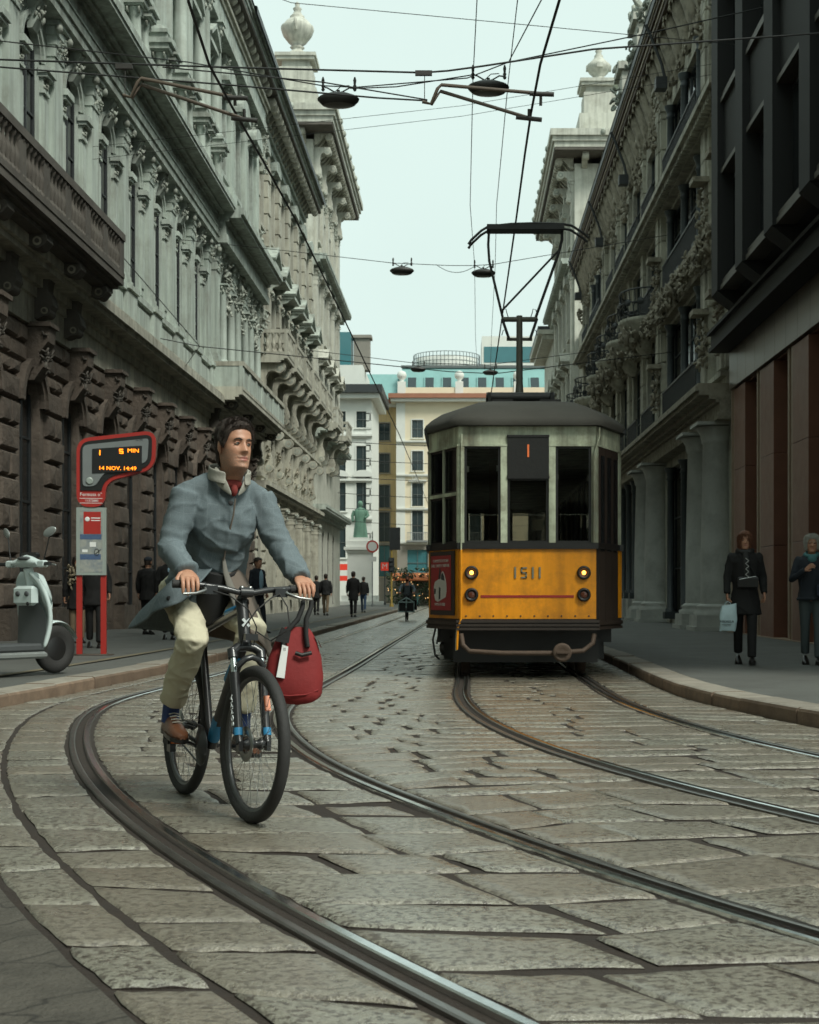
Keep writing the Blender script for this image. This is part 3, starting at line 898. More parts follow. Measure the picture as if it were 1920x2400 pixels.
# row of short ionic colonnettes, then tall columns, hoods and the windows of the top storeys
for x in bays:
    for dx in (-1.1, 1.1):
        put('colonnette', column(.17, 1.35, None, 0, 12, 'ion', 1.6), A, (x+dx, -.52, 14.92))
        mb = MB(); mb.box(x+dx-.30, x+dx+.30, -.82, 0, 16.27, 16.42); mb.box(x+dx-.36, x+dx+.36, -.90, 0, 16.42, 16.54); mb.box(x+dx-.25, x+dx+.25, -.76, 0, 16.54, 16.72)
        part('impost_block', mb, STONE_TRIM, A)
        put('column', column(.22, 4.1, None, 0, 14), A, (x+dx, -.46, 16.72))
    put('surround', surround(1.0, 2.4, .16, .1), A, (x, 0, 16.9))
    put('hood', hood(1.65, .62, 'tri' if bays.index(x) % 2 == 0 else 'tri'), A, (x, 0, 19.55))
    mb = MB(); mb.box(x-.75, x+.75, -.30, 0, 15.0, 16.3); mb.box(x-.62,x+.62,-.36,-.30,15.2,16.1); part('parapet', mb, STONE_A, A)
mb = MB()
mb.box(0, LX, -.62, 0, 20.85, 21.15); mb.box(0, LX, -.55, 0, 21.16, 21.75)
part('upper_entablature', mb, STONE_TRIM, A)
# end pavilion: wide projecting bays with sculpted swags
px0, px1 = 50.3-A0, 61.0-A0
mb = MB(); mb.box(px0, px1, -.28, -.003, 15.1, 15.9); mb.box(px0, px1, -.28, -.003, 13.0, 13.42); part('pavilion_course', mb, STONE_A, A)
part('pavilion_entablature', moulding(px0-.1, px1+.1, [(.72,.30),(.64,.45),(.78,.12),(1.2,.12),(1.3,.22),(1.2,.08)], 13.44), [STONE_TRIM], A)
for i, x in enumerate((50.75-A0, 54.0-A0, 57.4-A0, 60.6-A0)):
    put('pilaster', pilaster(.72, 4.35, .30, i % 3, 5, None, .9, .5), A, (x, 0, 9.08))
    put('pilaster', pilaster(.70, 5.6, .30, i % 3, 5, None, .95, .5), A, (x, 0, 15.9))
    mb = MB(); mb.lumps((0,-.35,0), (.75,.28,2.3), 46, 20+i, 0, .35, .75).box(-.25,.25,-.36,0,-1.1,1.1); part('sculpted_swag', mb, STONE_CARVE, A, (x+1.62, 0, 12.35))
    mb = MB(); mb.lumps((0,-.35,0), (.7,.25,1.8), 36, 30+i, 0, .35, .75).box(-.25,.25,-.36,0,-.85,.85); part('sculpted_swag', mb, STONE_CARVE, A, (x+1.62, 0, 20.3))
for x in pav:
    put('archivolt', archivolt(.65, .22, .2), A, (x, 0, 12.05))
    put('surround', surround(1.1, 3.0, .2, .22), A, (x, 0, 16.4))
    put('hood', hood(1.9, .6, 'arc'), A, (x, 0, 19.6))
    for sx in (-1, 1):
        put('colonnette', column(.16, 2.9, None, 0, 12), A, (x+sx*.95, -.35, 9.3))
# eaves with blocks and edge gutter
part('eaves', moulding(0, LX+.3, [(.62,.18),(.72,.16)], 21.75), [STONE_D], A)
md = cached('blk', lambda: MB().prism([(0,0),(-.85,0),(-.85,-.16),(-.7,-.28),(0,-.42)], -.17, .17, 'x').mesh('bracket', [STONE_D]))
x = .4
while x < LX:
    if x > 22: put('bracket', md, A, (x, -.05, 22.52))
    x += .78
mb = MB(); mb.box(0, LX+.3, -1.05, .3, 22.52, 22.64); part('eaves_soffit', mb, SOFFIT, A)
part('gutter', moulding(0, LX+.35, [(1.06,.12),(1.12,.18),(1.2,.10)], 22.64, .3), [STONE_TRIM], A)
mb = MB(); mb.add([(0,-1.25,23.05),(LX+.3,-1.25,23.05),(LX+.3,6,25.2),(0,6,25.2)], [(0,1,2,3)]); mb.add([(0,12,23.05),(LX+.3,12,23.05),(LX+.3,6,25.2),(0,6,25.2)], [(3,2,1,0)]); part('roof', mb, IRON, A)
# balconies: the near one over the shops and the long one on the pavilion
scr = scroll_bracket(.42, 1.15, 1.05, [SOFFIT, STONE_DC])
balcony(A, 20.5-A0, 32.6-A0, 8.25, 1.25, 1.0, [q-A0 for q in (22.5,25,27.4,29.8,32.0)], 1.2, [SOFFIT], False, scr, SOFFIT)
balcony(A, 49.6-A0, 61.1-A0, 8.15, 1.35, 1.0, [q-A0 for q in (50.3,54.0,57.4,60.6)], 1.2, [STONE_D], True, scr, STONE_A)

# ------------------------------------------------------------------ palace B: pedimented windows and scroll balconies (Y 61.2..84)
B0 = 61.3
LB = 86.4-B0; LBe = 18.7
B = thing('pedimented_palazzo', 'warm grey palazzo with rows of triangular window hoods and deep scroll-bracketed balconies', 'building', (XL_F-.05, B0, 0), R(90))
bb = [1.9+3.75*k for k in range(6)]
ops = []
for x in bb: ops += [(x-.6,x+.6,.3,4.9,True),(x-.5,x+.5,6.4,8.2,False),(x-.6,x+.6,11.75,15.0,False),(x-.55,x+.55,17.4,20.4,False)]
mb = MB(); wall_faces(mb, 0, LB, 0, 21.5, ops, .4); box_shell(mb, 0, LB, 12, 0, 21.5); mb.box(0, LBe, .001, 12, 21.5, 23); part('wall', mb, STONE_B, B)
for x in bb:
    add_window(B, x, .3, 1.2, 4.6, .14); add_window(B, x, 6.4, 1.0, 1.8, .14, 1); add_window(B, x, 11.75, 1.2, 3.25, .14); add_window(B, x, 17.4, 1.1, 3.0, .14)
    put('surround', surround(1.2, 3.25, .22, .16, [STONE_B]), B, (x,0,11.75)); put('surround', surround(1.1, 3.0, .2, .14, [STONE_B]), B, (x,0,17.4)); put('surround', surround(1.0, 1.8, .18, .14, [STONE_D]), B, (x,0,6.4))
    put('hood', hood(2.0, .85, 'tri', [STONE_TRIM, STONE_CARVE]), B, (x,0,15.5)); put('hood', hood(1.7, .45, 'arc', [STONE_TRIM, STONE_CARVE]), B, (x,0,20.7))
    mb = MB(); mb.lumps((0,-.12,0), (.9,.14,.55), 12, int(x*10), 0, .8, 1.3); part('carved_panel', mb, STONE_CARVE, B, (x,0,17.0))
    for sx in (-1,1):
        put('pilaster', pilaster(.3, 3.3, .16, 1, 0, [STONE_B, STONE_CARVE], .45, .3), B, (x+sx*.98, 0, 11.75))
edB = [0.0] + [e for x in bb for e in (x-.72, x+.72)] + [LB]
for k in range(0, len(edB), 2):
    rusticated_pier(B, edB[k], edB[k+1], .75, 5.15, .55, .12, STONE_D, 200+k)
    part('plinth', MB().box(edB[k]-.02, edB[k+1]+.02, -.3, .05, 0, .74), STONE_D, B)
    xm = (edB[k]+edB[k+1])/2
    if edB[k+1]-edB[k] > 1.5:
        put('pilaster', pilaster(.5, 4.4, .5, 1, 4, [STONE_D, STONE_CARVE], .6, .4), B, (xm, 0, .75))
scB = scroll_bracket(.40, 1.9, 1.3, [STONE_D, STONE_CARVE])
for x in bb:
    balcony(B, x-1.35, x+1.35, 11.45, 1.45, 1.1, [x-.95, x+.95], 1.9, [STONE_B], False, scB, STONE_B)
for i, x in enumerate([x-1.87 for x in bb]+[bb[-1]+1.87]):
    mb = MB(); 
    for k in range(17): mb.box(-.38, .38, -.22-(.05 if k % 2 else 0), 0, 8.6+k*.75, 8.6+k*.75+.69)
    part('quoin_strip', mb, STONE_B, B, (min(max(x,.4),LB-.4), 0, 0))
    mb = MB(); mb.lumps((0,-.2,0), (.6,.2,1.2), 16, 60+i, 0, .5, .8); part('carved_console', mb, STONE_DC, B, (min(max(x,.4),LB-.4), 0, 7.3))
    put('bracket', scroll_bracket(.34, 2.0, .8, [STONE_D, STONE_CARVE]), B, (min(max(x,.4),LB-.4), 0, 8.5))
part('cornice', moulding(0, LB, [(.2,.2),(.3,.2),(.6,.14),(.7,.2)], 5.2), [STONE_D], B)
part('cornice', moulding(0, LB, [(.15,.2),(.25,.12),(.5,.14)], 8.5), [STONE_D], B)
part('frieze', moulding(0, LBe, [(.16,.3),(.30,.25),(.40,.3)], 21.6), [STONE_TRIM], B)
mdB = modillion(.30, .55, .92, [STONE_D])
x = .3
while x < LBe:
    put('bracket', mdB, B, (x, -.05, 22.45)); x += .8
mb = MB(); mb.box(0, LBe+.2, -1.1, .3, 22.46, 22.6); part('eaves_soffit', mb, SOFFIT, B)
part('gutter', moulding(-.02, LBe+.2, [(1.1,.14),(1.2,.2),(1.3,.1)], 22.6, .3), [STONE_TRIM], B)
mb = MB(); mb.add([(-8,-1.38,23.06),(LBe+.2,-1.38,23.06),(LBe+.2,5,25.2),(-8,5,25.2)], [(0,1,2,3)]); mb.add([(-8,-1.38,23.05),(LBe+.2,-1.38,23.05),(LBe+.2,-1.38,22.8),(-8,-1.38,22.8)], [(0,1,2,3)]); part('roof', mb, IRON, B)

# ------------------------------------------------------------------ C and F: the twin corner palaces at the square
def corner_palace(label, xf, y0, y1, H, rz, urn_x, mirror, name='corner_palazzo', urn='vase'):
    Lc = y1-y0
    C = thing(name, label, 'building', (xf, y0 if not mirror else y1, 0), rz)
    X = (lambda q: q) if not mirror else (lambda q: Lc-q)     # q measured from the end nearer the camera
    cc = [2.4+3.7*k for k in range(int((Lc-2)/3.7))]
    ops = []
    for q in cc:
        x = X(q)
        ops += [(x-.65,x+.65,.3,5.2,True),(x-.6,x+.6,11.6,15.0,False),(x-.55,x+.55,17.2,20.2,False),(x-.5,x+.5,23.0,25.0,False)]
    mb = MB(); wall_faces(mb, 0, Lc, 0, H-1.6, ops, .4); box_shell(mb, 0, Lc, 14, 0, H-1.6); part('wall', mb, STONE_C, C)
    for q in cc:
        x = X(q)
        add_window(C, x, .3, 1.3, 4.9, .14); add_window(C, x, 11.6, 1.2, 3.4, .14); add_window(C, x, 17.2, 1.1, 3.0, .14); add_window(C, x, 23.0, 1.0, 2.0, .14, 1)
        put('surround', surround(1.2, 3.4, .22, .18, [STONE_C]), C, (x,0,11.6)); put('surround', surround(1.1, 3.0, .2, .15, [STONE_C]), C, (x,0,17.2)); put('surround', surround(1.0, 2.0, .16, .12, [STONE_C]), C, (x,0,23.0))
        put('hood', hood(2.0, .7, 'tri', [STONE_C, STONE_CARVE]), C, (x,0,15.4)); put('hood', hood(1.7, .5, 'arc', [STONE_C, STONE_CARVE]), C, (x,0,20.5))
        mb = MB(); mb.lumps((0,-.15,0),(1.0,.2,.7),14,int(q*7),0,.6,1.0); part('carved_panel', mb, STONE_CARVE, C, (x,0,21.9))
        mb = MB(); mb.lumps((0,-.15,0),(.8,.2,1.1),16,int(q*9),0,.5,.9); part('carved_panel', mb, STONE_CARVE, C, (x,0,26.3))
    for q in [c-1.85 for c in cc]+[cc[-1]+1.85]:
        x = min(max(X(q), .45), Lc-.45)
        put('pilaster', pilaster(.62, 9.6, .22, 1, 0, [STONE_C, STONE_CARVE], 1.0, .5), C, (x, 0, 11.3))
        put('pilaster', pilaster(.55, 5.0, .2, 2, 0, [STONE_C, STONE_CARVE], .8, .4), C, (x, 0, 21.7))
        put('bracket', scroll_bracket(.5, 2.0, 1.0, [STONE_C, STONE_CARVE]), C, (x, 0, H-2.0))
    for z in (5.8, 10.6, 21.0):
        part('cornice', moulding(-.3, Lc+.3, [(.3,.2),(.45,.16),(.8,.14),(.85,.2)], z), [STONE_TRIM], C)
    sB = scroll_bracket(.42, 2.0, 1.3, [STONE_D, STONE_CARVE])
    for q in cc[::2]:
        x = X(q); balcony(C, x-1.7, x+1.7, 11.4, 1.45, 1.1, [x-1.2, x+1.2], 2, [STONE_B], False, sB, STONE_C)
    # roof cornice wraps the end that faces the camera too
    e0 = X(0); sg = 1 if not mirror else -1
    mdc = modillion(.34, .7, 1.05, [STONE_D])
    zt = H-1.2
    x = .3
    while x < Lc: put('bracket', mdc, C, (x, -.05, zt)); x += .72
    for k in range(4):
        put('bracket', mdc, C, (e0-sg*.05, .6+k*1.2, zt), (0,0,-sg*PI/2))
    lo, hi = (-1.5, Lc+1.5)
    mb = MB(); mb.box(lo, hi, -1.3, 12, zt, zt+.16); part('eaves_soffit', mb, SOFFIT, C)
    mb = MB(); mb.box(lo-.02, hi+.02, -1.34, 12, zt+.163, zt+.5); mb.box(lo-.14, hi+.14, -1.46, 12.1, zt+.503, zt+.8); mb.box(lo-.3,hi+.3,-1.6,12.2,zt+.803,zt+1.2); part('cornice', mb, STONE_C, C)
    for k in range(int(Lc/2.4)):
        mb = MB(); mb.ell((0,0,0), (.16,.12,.2), 8, 6); part('lion_mask', mb, STONE_CARVE, C, (1+k*2.4, -1.62, zt+1.0))
    mb = MB(); mb.ell((0,0,0), (.12,.16,.2), 8, 6); part('lion_mask', mb, STONE_CARVE, C, (e0-sg*1.82, urn_x, zt+1.0))
    # attic pedestal with urn at the end nearer the camera
    p = part('attic_pedestal', MB(), STONE_C, C, (e0+sg*1.2, urn_x, H))
    mb = MB(); mb.box(-1.3,1.3,-1.3,1.3,-.05,1.5); mb.box(-1.0,1.0,-1.0,1.0,1.5,2.9); mb.box(-.85,.85,-.85,.85,2.9,3.3); mb.box(-1.15,1.15,-1.15,1.15,3.3,3.5); mb.box(-1.25,1.25,-1.25,1.25,3.5,3.7)
    p.data = fixn(mb.mesh('attic_pedestal', [STONE_C]))
    if urn == 'vase':
        mb = MB(); mb.lathe([(.85,0),(.85,.18),(.6,.32),(.35,.5),(.32,.62),(.45,.7),(.3,.8),(.55,1.0),(.9,1.45),(1.02,1.8),(1.0,1.98),(.9,2.05),(.7,2.3),(.42,2.5),(.46,2.6),(.3,2.75),(.2,2.95),(.28,3.1),(.12,3.25),(.16,3.4),(.02,3.55)], 18)
        for sx in (-1,1): mb.tube([(sx*.85,0,1.95),(sx*1.15,0,2.05),(sx*1.22,0,1.75),(sx*.98,0,1.5)], .09, 8)
    else:
        mb = MB(); mb.lathe([(.62,0),(.62,.15),(.4,.3),(.35,.5),(.62,.75),(.8,1.05),(.78,1.25),(.5,1.5),(.28,1.75),(.3,1.85),(.16,2.05),(.24,2.2),(.02,2.4)], 16)
        mb.box(-.82,.82,-.2,.2,.9,1.2); mb.box(-.2,.2,-.82,.82,.9,1.2)
    part('urn', mb, STONE_C, p, (0,0,3.7), scale=1 if urn == 'vase' else .95)
    mb = MB(); mb.box(e0+sg*4.5-2.5, e0+sg*4.5+2.5, 3.2, 11, H, H+1.6); part('attic', mb, STONE_C, C)
    return C
Cc = corner_palace('pale corner palazzo with a stone urn on its roof, bus stop side', XL_F-.05, 86.5, 105.4, 30.3, R(90), 1.1, False)
mb = MB(); mb.add([(0,3.5,31.9),(5.5,3.5,31.9),(5.5,8,34.5),(0,8,34.5)], [(0,1,2,3)]); mb.add([(0,3.5,31.9),(0,8,34.5),(0,12,31.9)],[(0,1,2)]); part('tiled_roof', mb, ROOF_RED, Cc)
# ------------------------------------------------------------------ right side. D: weathered stone building with iron bays (Y 34.4..77)
XR_F = 6.6
D1 = 77.0
LD = D1-34.4
D = thing('iron_bay_building', 'weathered brown-grey stone building with dark iron window bays and deep carved eaves above the tram', 'building', (XR_F, D1, 0), R(-90))
U = lambda Y: D1-Y
ops = []
secs = [(38.9,45.2),(47.8,50.6),(52.0,54.8),(56.2,59.0),(60.4,63.0),(66.2,71.2),(72.8,75.6)]
for a, b in secs:
    for z0, z1 in ((.25,5.0),(6.5,9.5),(10.5,13.1),(13.9,16.4)):
        ops.append((U(b), U(a), z0, z1, False))
mb = MB(); wall_faces(mb, 0, LD, 0, 18.2, ops, .55); box_shell(mb, 0, LD, 12, 0, 18.2); part('wall', mb, STONE_D, D)
ic = lambda h: cached(('ic', h), lambda: (lambda m_: (m_.lathe([(.17,0),(.17,.3),(.12,.34),(.115,h*.5),(.11,h-.4),(.15,h-.36),(.11,h-.3),(.13,h-.18),(.2,h-.05),(.2,h)], 10), m_.box(-.22,.22,-.22,.22,0,.22))[0].mesh('iron_column', [IRON_BLUE]))(MB()))
for a, b in secs:
    w = b-a
    n = 2 if w > 4 else 1
    for z0, z1 in ((.25,5.0),(6.5,9.5),(10.5,13.1),(13.9,16.4)):
        for k in range(n):
            ww = w/n
            add_window(D, U(a+ww*(k+.5)), z0, ww-.04, z1-z0, .2, 2, [IRON_BLUE])
        for k in range(n+1):
            if n == 1 and k in (0, 1): continue
            y = a + (w)*k/n
            y = min(max(y, a+.35), b-.35)
            put('iron_column', ic(z1-z0), D, (U(y), -.02, z0))
        if z0 > 6:
            mb = MB(); mb.box(-w/2,w/2,-.03,.03,.86,.92); mb.box(-w/2,w/2,-.025,.025,.06,.10)
            q = -w/2
            while q < w/2: mb.box(q-.012,q+.012,-.012,.012,.10,.86); q += .13
            part('iron_railing', mb, IRON, D, (U((a+b)/2), -.22, z0))
# stone pilasters with block joints; carved consoles and masks
pil_Y = [35.2, 37.6, 46.5, 51.3, 55.5, 59.7, 64.6, 72.0, 76.3]
for i, y in enumerate(pil_Y):
    big = y in (35.2, 37.6, 46.5, 64.6)
    w, d = (1.15, .18) if big else (.72, .12)
    z = 6.55
    while z < 16.6:
        h = min(.98, 16.6-z)
        mb = MB(); mb.bbox(-w/2, w/2, -d, 0, z+.012, z+h-.012, .025)
        if big: mb.box(-w*.28, w*.28, -d-.06, -d, z+.02, z+h-.02)
        part('stone_block', mb, STONE_D, D, (U(y), 0, 0)); z += h
    mb = MB(); capital(mb, w, 1.0, d, 16.6, i, 0, 1, 14); part('capital', mb, [STONE_D, STONE_DC], D, (U(y), 0, 0))
    mb = MB(); mb.lumps((0,-d-.12,0), (.6,.28,.7), 14, 70+i, 0, .4, .7); part('carved_mask', mb, STONE_DC, D, (U(y), 0, 15.9))
    if big:
        for zz, hh in ((7.6,1.4),(10.9,1.7)):
            mb = MB(); mb.lumps((0,-d-.14,0), (.42,.26,hh), 40, 80+i, 0, .3, .6); mb.box(-.3,.3,-d-.42,-d,hh/2,hh/2+.14); part('carved_figure', mb, STONE_DC, D, (U(y-.35), 0, zz))
# ground floor: granite columns and iron shopfronts
gcol = column(.42, 4.95, [GRANITE, STONE_DC], 0, 18, 'tus', 1.2)
for y in (35.5, 37.9, 46.5, 49.2, 64.0, 66.0, 75.5):
    put('granite_column', gcol, D, (U(y), -.22, .32))
    mb = MB(); mb.box(-.68,.68,-.9,.4,0,.22); mb.box(-.62,.62,-.84,.4,.22,.325); part('plinth', mb, GRANITE, D, (U(y),0,.0))
for y in np.arange(51.4, 63.5, 1.9):
    put('iron_column', ic(4.4), D, (U(float(y)), -.12, .85))
    mb = MB(); mb.box(-.35,.35,-.42,.2,0,.85); part('pedestal', mb, GRANITE, D, (U(float(y)),0,0))
part('entablature', moulding(0, LD, [(.42,.16),(.36,.24),(.46,.08),(.62,.10),(.86,.10),(.95,.12),(.9,.06)], 5.27), [STONE_DC], D)
part('sill_course', moulding(0, LD, [(.2,.18),(.35,.12)], 6.13), [STONE_D], D)
# ornamental band with rounded stone balconies
part('ornament_band', moulding(0, LD, [(.22,.3),(.34,.16),(.5,.16)], 9.62), [STONE_DC], D)
for i, y in enumerate(np.arange(35.2, 76, 1.15)):
    put('carved_ornament', cached(('orn', i % 6), lambda: MB().lumps((0,-.42,0), (.75,.30,.62), 26, 100+i % 6, 0, .25, .6).mesh('carved_ornament', [STONE_DC])), D, (U(float(y)), 0, 9.85+.12*(i % 2)))
def round_balcony():
    mb = MB(); r = 1.0
    prof = [(.15,-1.25),(.45,-1.0),(.62,-.7),(.95,-.35),(1.12,-.12),(1.15,0),(0.02,0.001)]
    mb.lathe([(p*1.0, z) for p, z in prof], 14, (0,0,0), 0, True, None, 1.2, .95, PI, 2*PI)
    mb.lumps((0,-.75,-.45), (1.7,.5,.55), 30, 5, 1, .3, .6)
    return mb.mesh('round_balcony', [STONE_D, STONE_DC])
def round_rail():
    mb = MB()
    P = [(1.32*math.cos(PI+PI*i/14), 1.05*math.sin(PI+PI*i/14)) for i in range(15)]
    mb.tube([(x,y,.95) for x,y in P], .03, 6); mb.tube([(x,y,.08) for x,y in P], .025, 6); mb.tube([(x*1.06,y*1.06,.5) for x,y in P], .018, 6)
    for i in range(0, 15):
        x, y = P[i]; mb.tube([(x,y,.02),(x*1.08,y*1.08,.3),(x*.96,y*.96,.6),(x,y,.95)], .018, 5)
        if i % 2 == 0: mb.lathe([(.02,-.015),(.13,-.015),(.13,.015),(.02,.015)], 8, T=Matrix.Translation((x*1.05,y*1.05,.5)) @ Matrix.Rotation(PI+PI*i/14+PI/2, 4, 'Z') @ Matrix.Rotation(PI/2,4,'X'))
    return mb.mesh('iron_railing', [IRON])
rbm, rrm = fixn(round_balcony()), fixn(round_rail())
for y in (49.2, 53.4, 57.6, 61.7, 68.7, 74.2):
    o = put('round_balcony', rbm, D, (U(y), -.1, 10.42)); put('iron_railing', rrm, o)
# dentilled course of the third storey
part('dentil_course', moulding(0, LD, [(.28,.12),(.34,.08),(.62,.16)], 13.2), [STONE_D], D)
dm = cached('dent', lambda: MB().box(-.07,.07,-.52,-.3,0,.15).mesh('dentil', [STONE_D]))
y = 34.9
while y < 76:
    put('dentil', dm, D, (U(y), 0, 13.23)); y += .30 if y < 50 else .45
# eaves: deep carved leaf consoles under a dark timber soffit with a gilt edge
def leaf():
    mb = MB(); n = 9; rings = []
    for i in range(n+1):
        t = i/n
        y = -.2-1.0*t**1.3; z = -1.5*(1-t)**1.1 - .12*math.sin(t*PI)
        w = .16+.42*math.sin(PI*min(1,t*.8+.1))*(1+.18*math.sin(t*18))
        rings.append([(-w,y+.22*1,z+.10),(-w*.55,y-.04,z),(0,y-.12,z-.07),(w*.55,y-.04,z),(w,y+.22,z+.10),(0,y+.3,z+.25)])
    mb.loft(rings, 0, True, True, True, True)
    mb.lumps((0,-1.15,-.14), (.6,.25,.2), 8, 3, 1, .5, 1.0)
    mb.lumps((0,-.35,-1.35), (.4,.25,.4), 9, 8, 1, .5, .9)
    return mb.mesh('carved_bracket', [STONE_DC, STONE_DC])
lm = fixn(leaf())
y = 34.9
while y < 76.8:
    put('carved_bracket', lm, D, (U(y), .05, 18.2), scale=(1,.52,1)); y += 1.25
mb = MB(); mb.box(0, LD, -.66, .3, 18.21, 18.36); part('eaves_soffit', mb, EAVE_WOOD, D)
mb = MB(); mb.box(0, LD, -.70, -.6, 18.365, 18.50); part('eaves_edge', mb, EAVE_GOLD, D)
mb = MB(); mb.box(0, LD, -.76, .2, 18.503, 18.66); part('eaves_edge', mb, EAVE_WOOD, D)
mb = MB(); mb.box(0, LD, -.80, -.70, 18.663, 18.74); part('eaves_edge', mb, EAVE_GOLD, D)
mb = MB(); mb.box(0, LD, -.84, .2, 18.743, 19.0); mb.add([(0,-.86,19.0),(LD,-.86,19.0),(LD,5,21),(0,5,21)], [(0,1,2,3)]); part('roof', mb, IRON, D)
for y in (41.5, 45.5, 49.0, 53.5):
    mb = MB(); mb.box(-.7,.7,-.35,.35,0,1.5); mb.box(-.85,.85,-.5,.5,1.5,1.75); mb.lumps((0,-.2,1.9),(1.3,.5,.5),14,int(y),1,.5,.8); mb.lumps((0,-.5,.6),(.7,.3,.9),12,int(y)+2,1,.4,.7)
    part('roof_dormer', mb, [STONE_C, STONE_CARVE], D, (U(y), -.3, 19.0))
# iron floodlight arms below the eaves
for y in (43.8, 54.0, 63.5, 75.0):
    mb = MB(); mb.tube([(0,-.75,1.55),(0,-.6,1.25),(0,-.25,.35),(0,-.15,-.1)], .05, 8); mb.box(-.2,.2,-.45,-.1,-.45,-.1); part('bracket_light', mb, IRON, D, (U(y), -.2, 17.0))

# ------------------------------------------------------------------ E: modern dark-clad building with brown granite pillars (Y 14..34.3)
E1 = 34.3
Eb = thing('dark_clad_building', 'modern building with dark metal bays over tall red-brown granite pillars beside the two women', 'building', (XR_F, E1, 0), R(-90))
V = lambda Y: E1-Y
LE = E1-14.0
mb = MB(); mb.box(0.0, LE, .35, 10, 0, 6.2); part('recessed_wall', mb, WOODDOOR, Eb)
mb = MB(); mb.box(0.002, LE-.002, -.1, .34, 5.85, 7.25); part('upper_band', mb, GRAN_BROWN, Eb)
mb = MB(); mb.box(0.003, LE, .02, 10, 7.25, 26); part('core_wall', mb, GRAN_BROWN, Eb)
per = 2.95
y = 33.95
k = 0
while y > 14.5:
    # two slim trims then a pillar
    for q in (0, .30):
        mb = MB(); mb.box(-.07,.07,-.16,.3,.12,5.87); part('pillar_trim', mb, GRAN_TRIM, Eb, (V(y-q),0,0))
    mb = MB(); mb.box(-.075,.075,-.05,.3,.12,5.86); part('pillar_reveal', mb, GRAN_BROWN, Eb, (V(y-.15),0,0))
    for j in range(3):
        mb = MB(); mb.bbox(-.64,.64,-.18,.3,.12+j*1.91,.12+j*1.91+1.905,.008); part('granite_slab', mb, GRAN_BROWN, Eb, (V(y-1.06),0,0))
    mb = MB(); mb.box(-.45,.45,.10,.2,.3,5.8); part('shop_window', mb, GLASS_D, Eb, (V(y-2.2),0,0))
    y -= per; k += 1
mb = MB(); mb.box(.2, LE, -.25, .02, .0, .135); part('threshold', mb, GRAN_TRIM, Eb)
x = .45
while x < LE:
    mb = MB(); mb.bbox(.006,.976,-.24,-.103,5.88,6.78,.006); part('fascia_panel', mb, GRAN_FASCIA, Eb, (x,0,0)); x += .984
part('canopy', moulding(.25, LE, [(.70,.10),(.64,.30),(.74,.08)], 6.79, -.1), [BRONZE_CLAD], Eb)
# projecting bays with fins, sills, spandrels and wedge-shaped bottoms
F0 = 31.3
pd = 1.0
y = F0; nb = 0
while y > 13:
    mb = MB(); mb.box(-.36,.36,-pd-.12,.0,7.55,26); part('fin', mb, BRONZE_CLAD, Eb, (V(y-.42),0,0))
    x0, x1 = V(y-.80), V(y-2.70)
    mb = MB(); mb.box(x0+.02, x1-.02, -pd+.30, 0, 7.6, 26); part('bay_back', mb, BRONZE_CLAD, Eb)
    z = 7.55; i = 0
    while z < 25:
        mb = MB(); mb.box(x0+.02, x1-.02, -pd-.06, -pd+.3, z, z+.10); mb.box(x0+.02, x1-.02, -pd-.02, -pd+.3, z+.13, z+.22); part('sill', mb, BRONZE_EDGE, Eb)
        w_ = part('window', MB().box(x0+.04, x1-.04, -pd+.22, -pd+.299, z+.23, z+2.45), BRONZE_CLAD, Eb)
        part('pane', MB().box(x0+.14, x1-.14, -pd+.20, -pd+.219, z+.33, z+2.35), GLASS_D, w_)
        mb = MB(); mb.box(x0+.02, x1-.02, -pd-.05, -pd+.3, z+2.48, z+2.58); part('head_bar', mb, BRONZE_EDGE, Eb)
        sp = part('spandrel', MB().box(x0+.02, x1-.02, -pd+.02, -pd+.3, z+2.6, z+3.98), BRONZE_CLAD, Eb)
        z += 4.0; i += 1
    mb = MB(); mb.prism([(-pd-.118,7.548),(-.02,7.548),(-.02,5.9+.95),(-.22,5.9+.95)], x0-.76, x0-.06, 'x'); part('corbel', mb, BRONZE_CLAD, Eb)
    mb = MB(); mb.prism([(-pd+.28,7.545),(-.02,7.545),(-.02,7.30)], x0, x1, 'x'); part('soffit', mb, BRONZE_CLAD, Eb)
    y -= 2.70; nb += 1

# F: twin of the corner palace
Fc = corner_palace('pale corner palazzo with a finial pedestal rising behind the tram pantograph', XR_F+.35, 87.8, 107.2, 29.2, R(-90), 1.6, True, 'corner_palazzo', 'finial')
GREEN_CU = mat('green_copper', (.16,.40,.33), .6, var=.2, scale=2, bump=.1)
mb = MB(); mb.box(10.0, 17.5, 3.0, 9, 29.2, 30.9); part('copper_roof', mb, GREEN_CU, Fc)
# low wing closing the gap between D and F
W = thing('link_house', 'narrow stone house between the iron bay building and the corner palazzo', 'building', (XR_F+.6, 87.7, 0), R(-90))
mb = MB(); wall_faces(mb, 0, 10.6, 0, 17, [(1,2.2,1,4.5,False),(1,2.2,6.5,9.5,False),(1,2.2,11,14,False),(4,5.2,1,4.5,False),(4,5.2,6.5,9.5,False),(4,5.2,11,14,False)], .3); box_shell(mb, 0, 10.6, 10, 0, 17); part('wall', mb, STONE_B, W)
for x in (1.6, 4.6):
    for z in (1, 6.5, 11): add_window(W, x, z, 1.2, 3.5 if z == 1 else 3.0, .28)
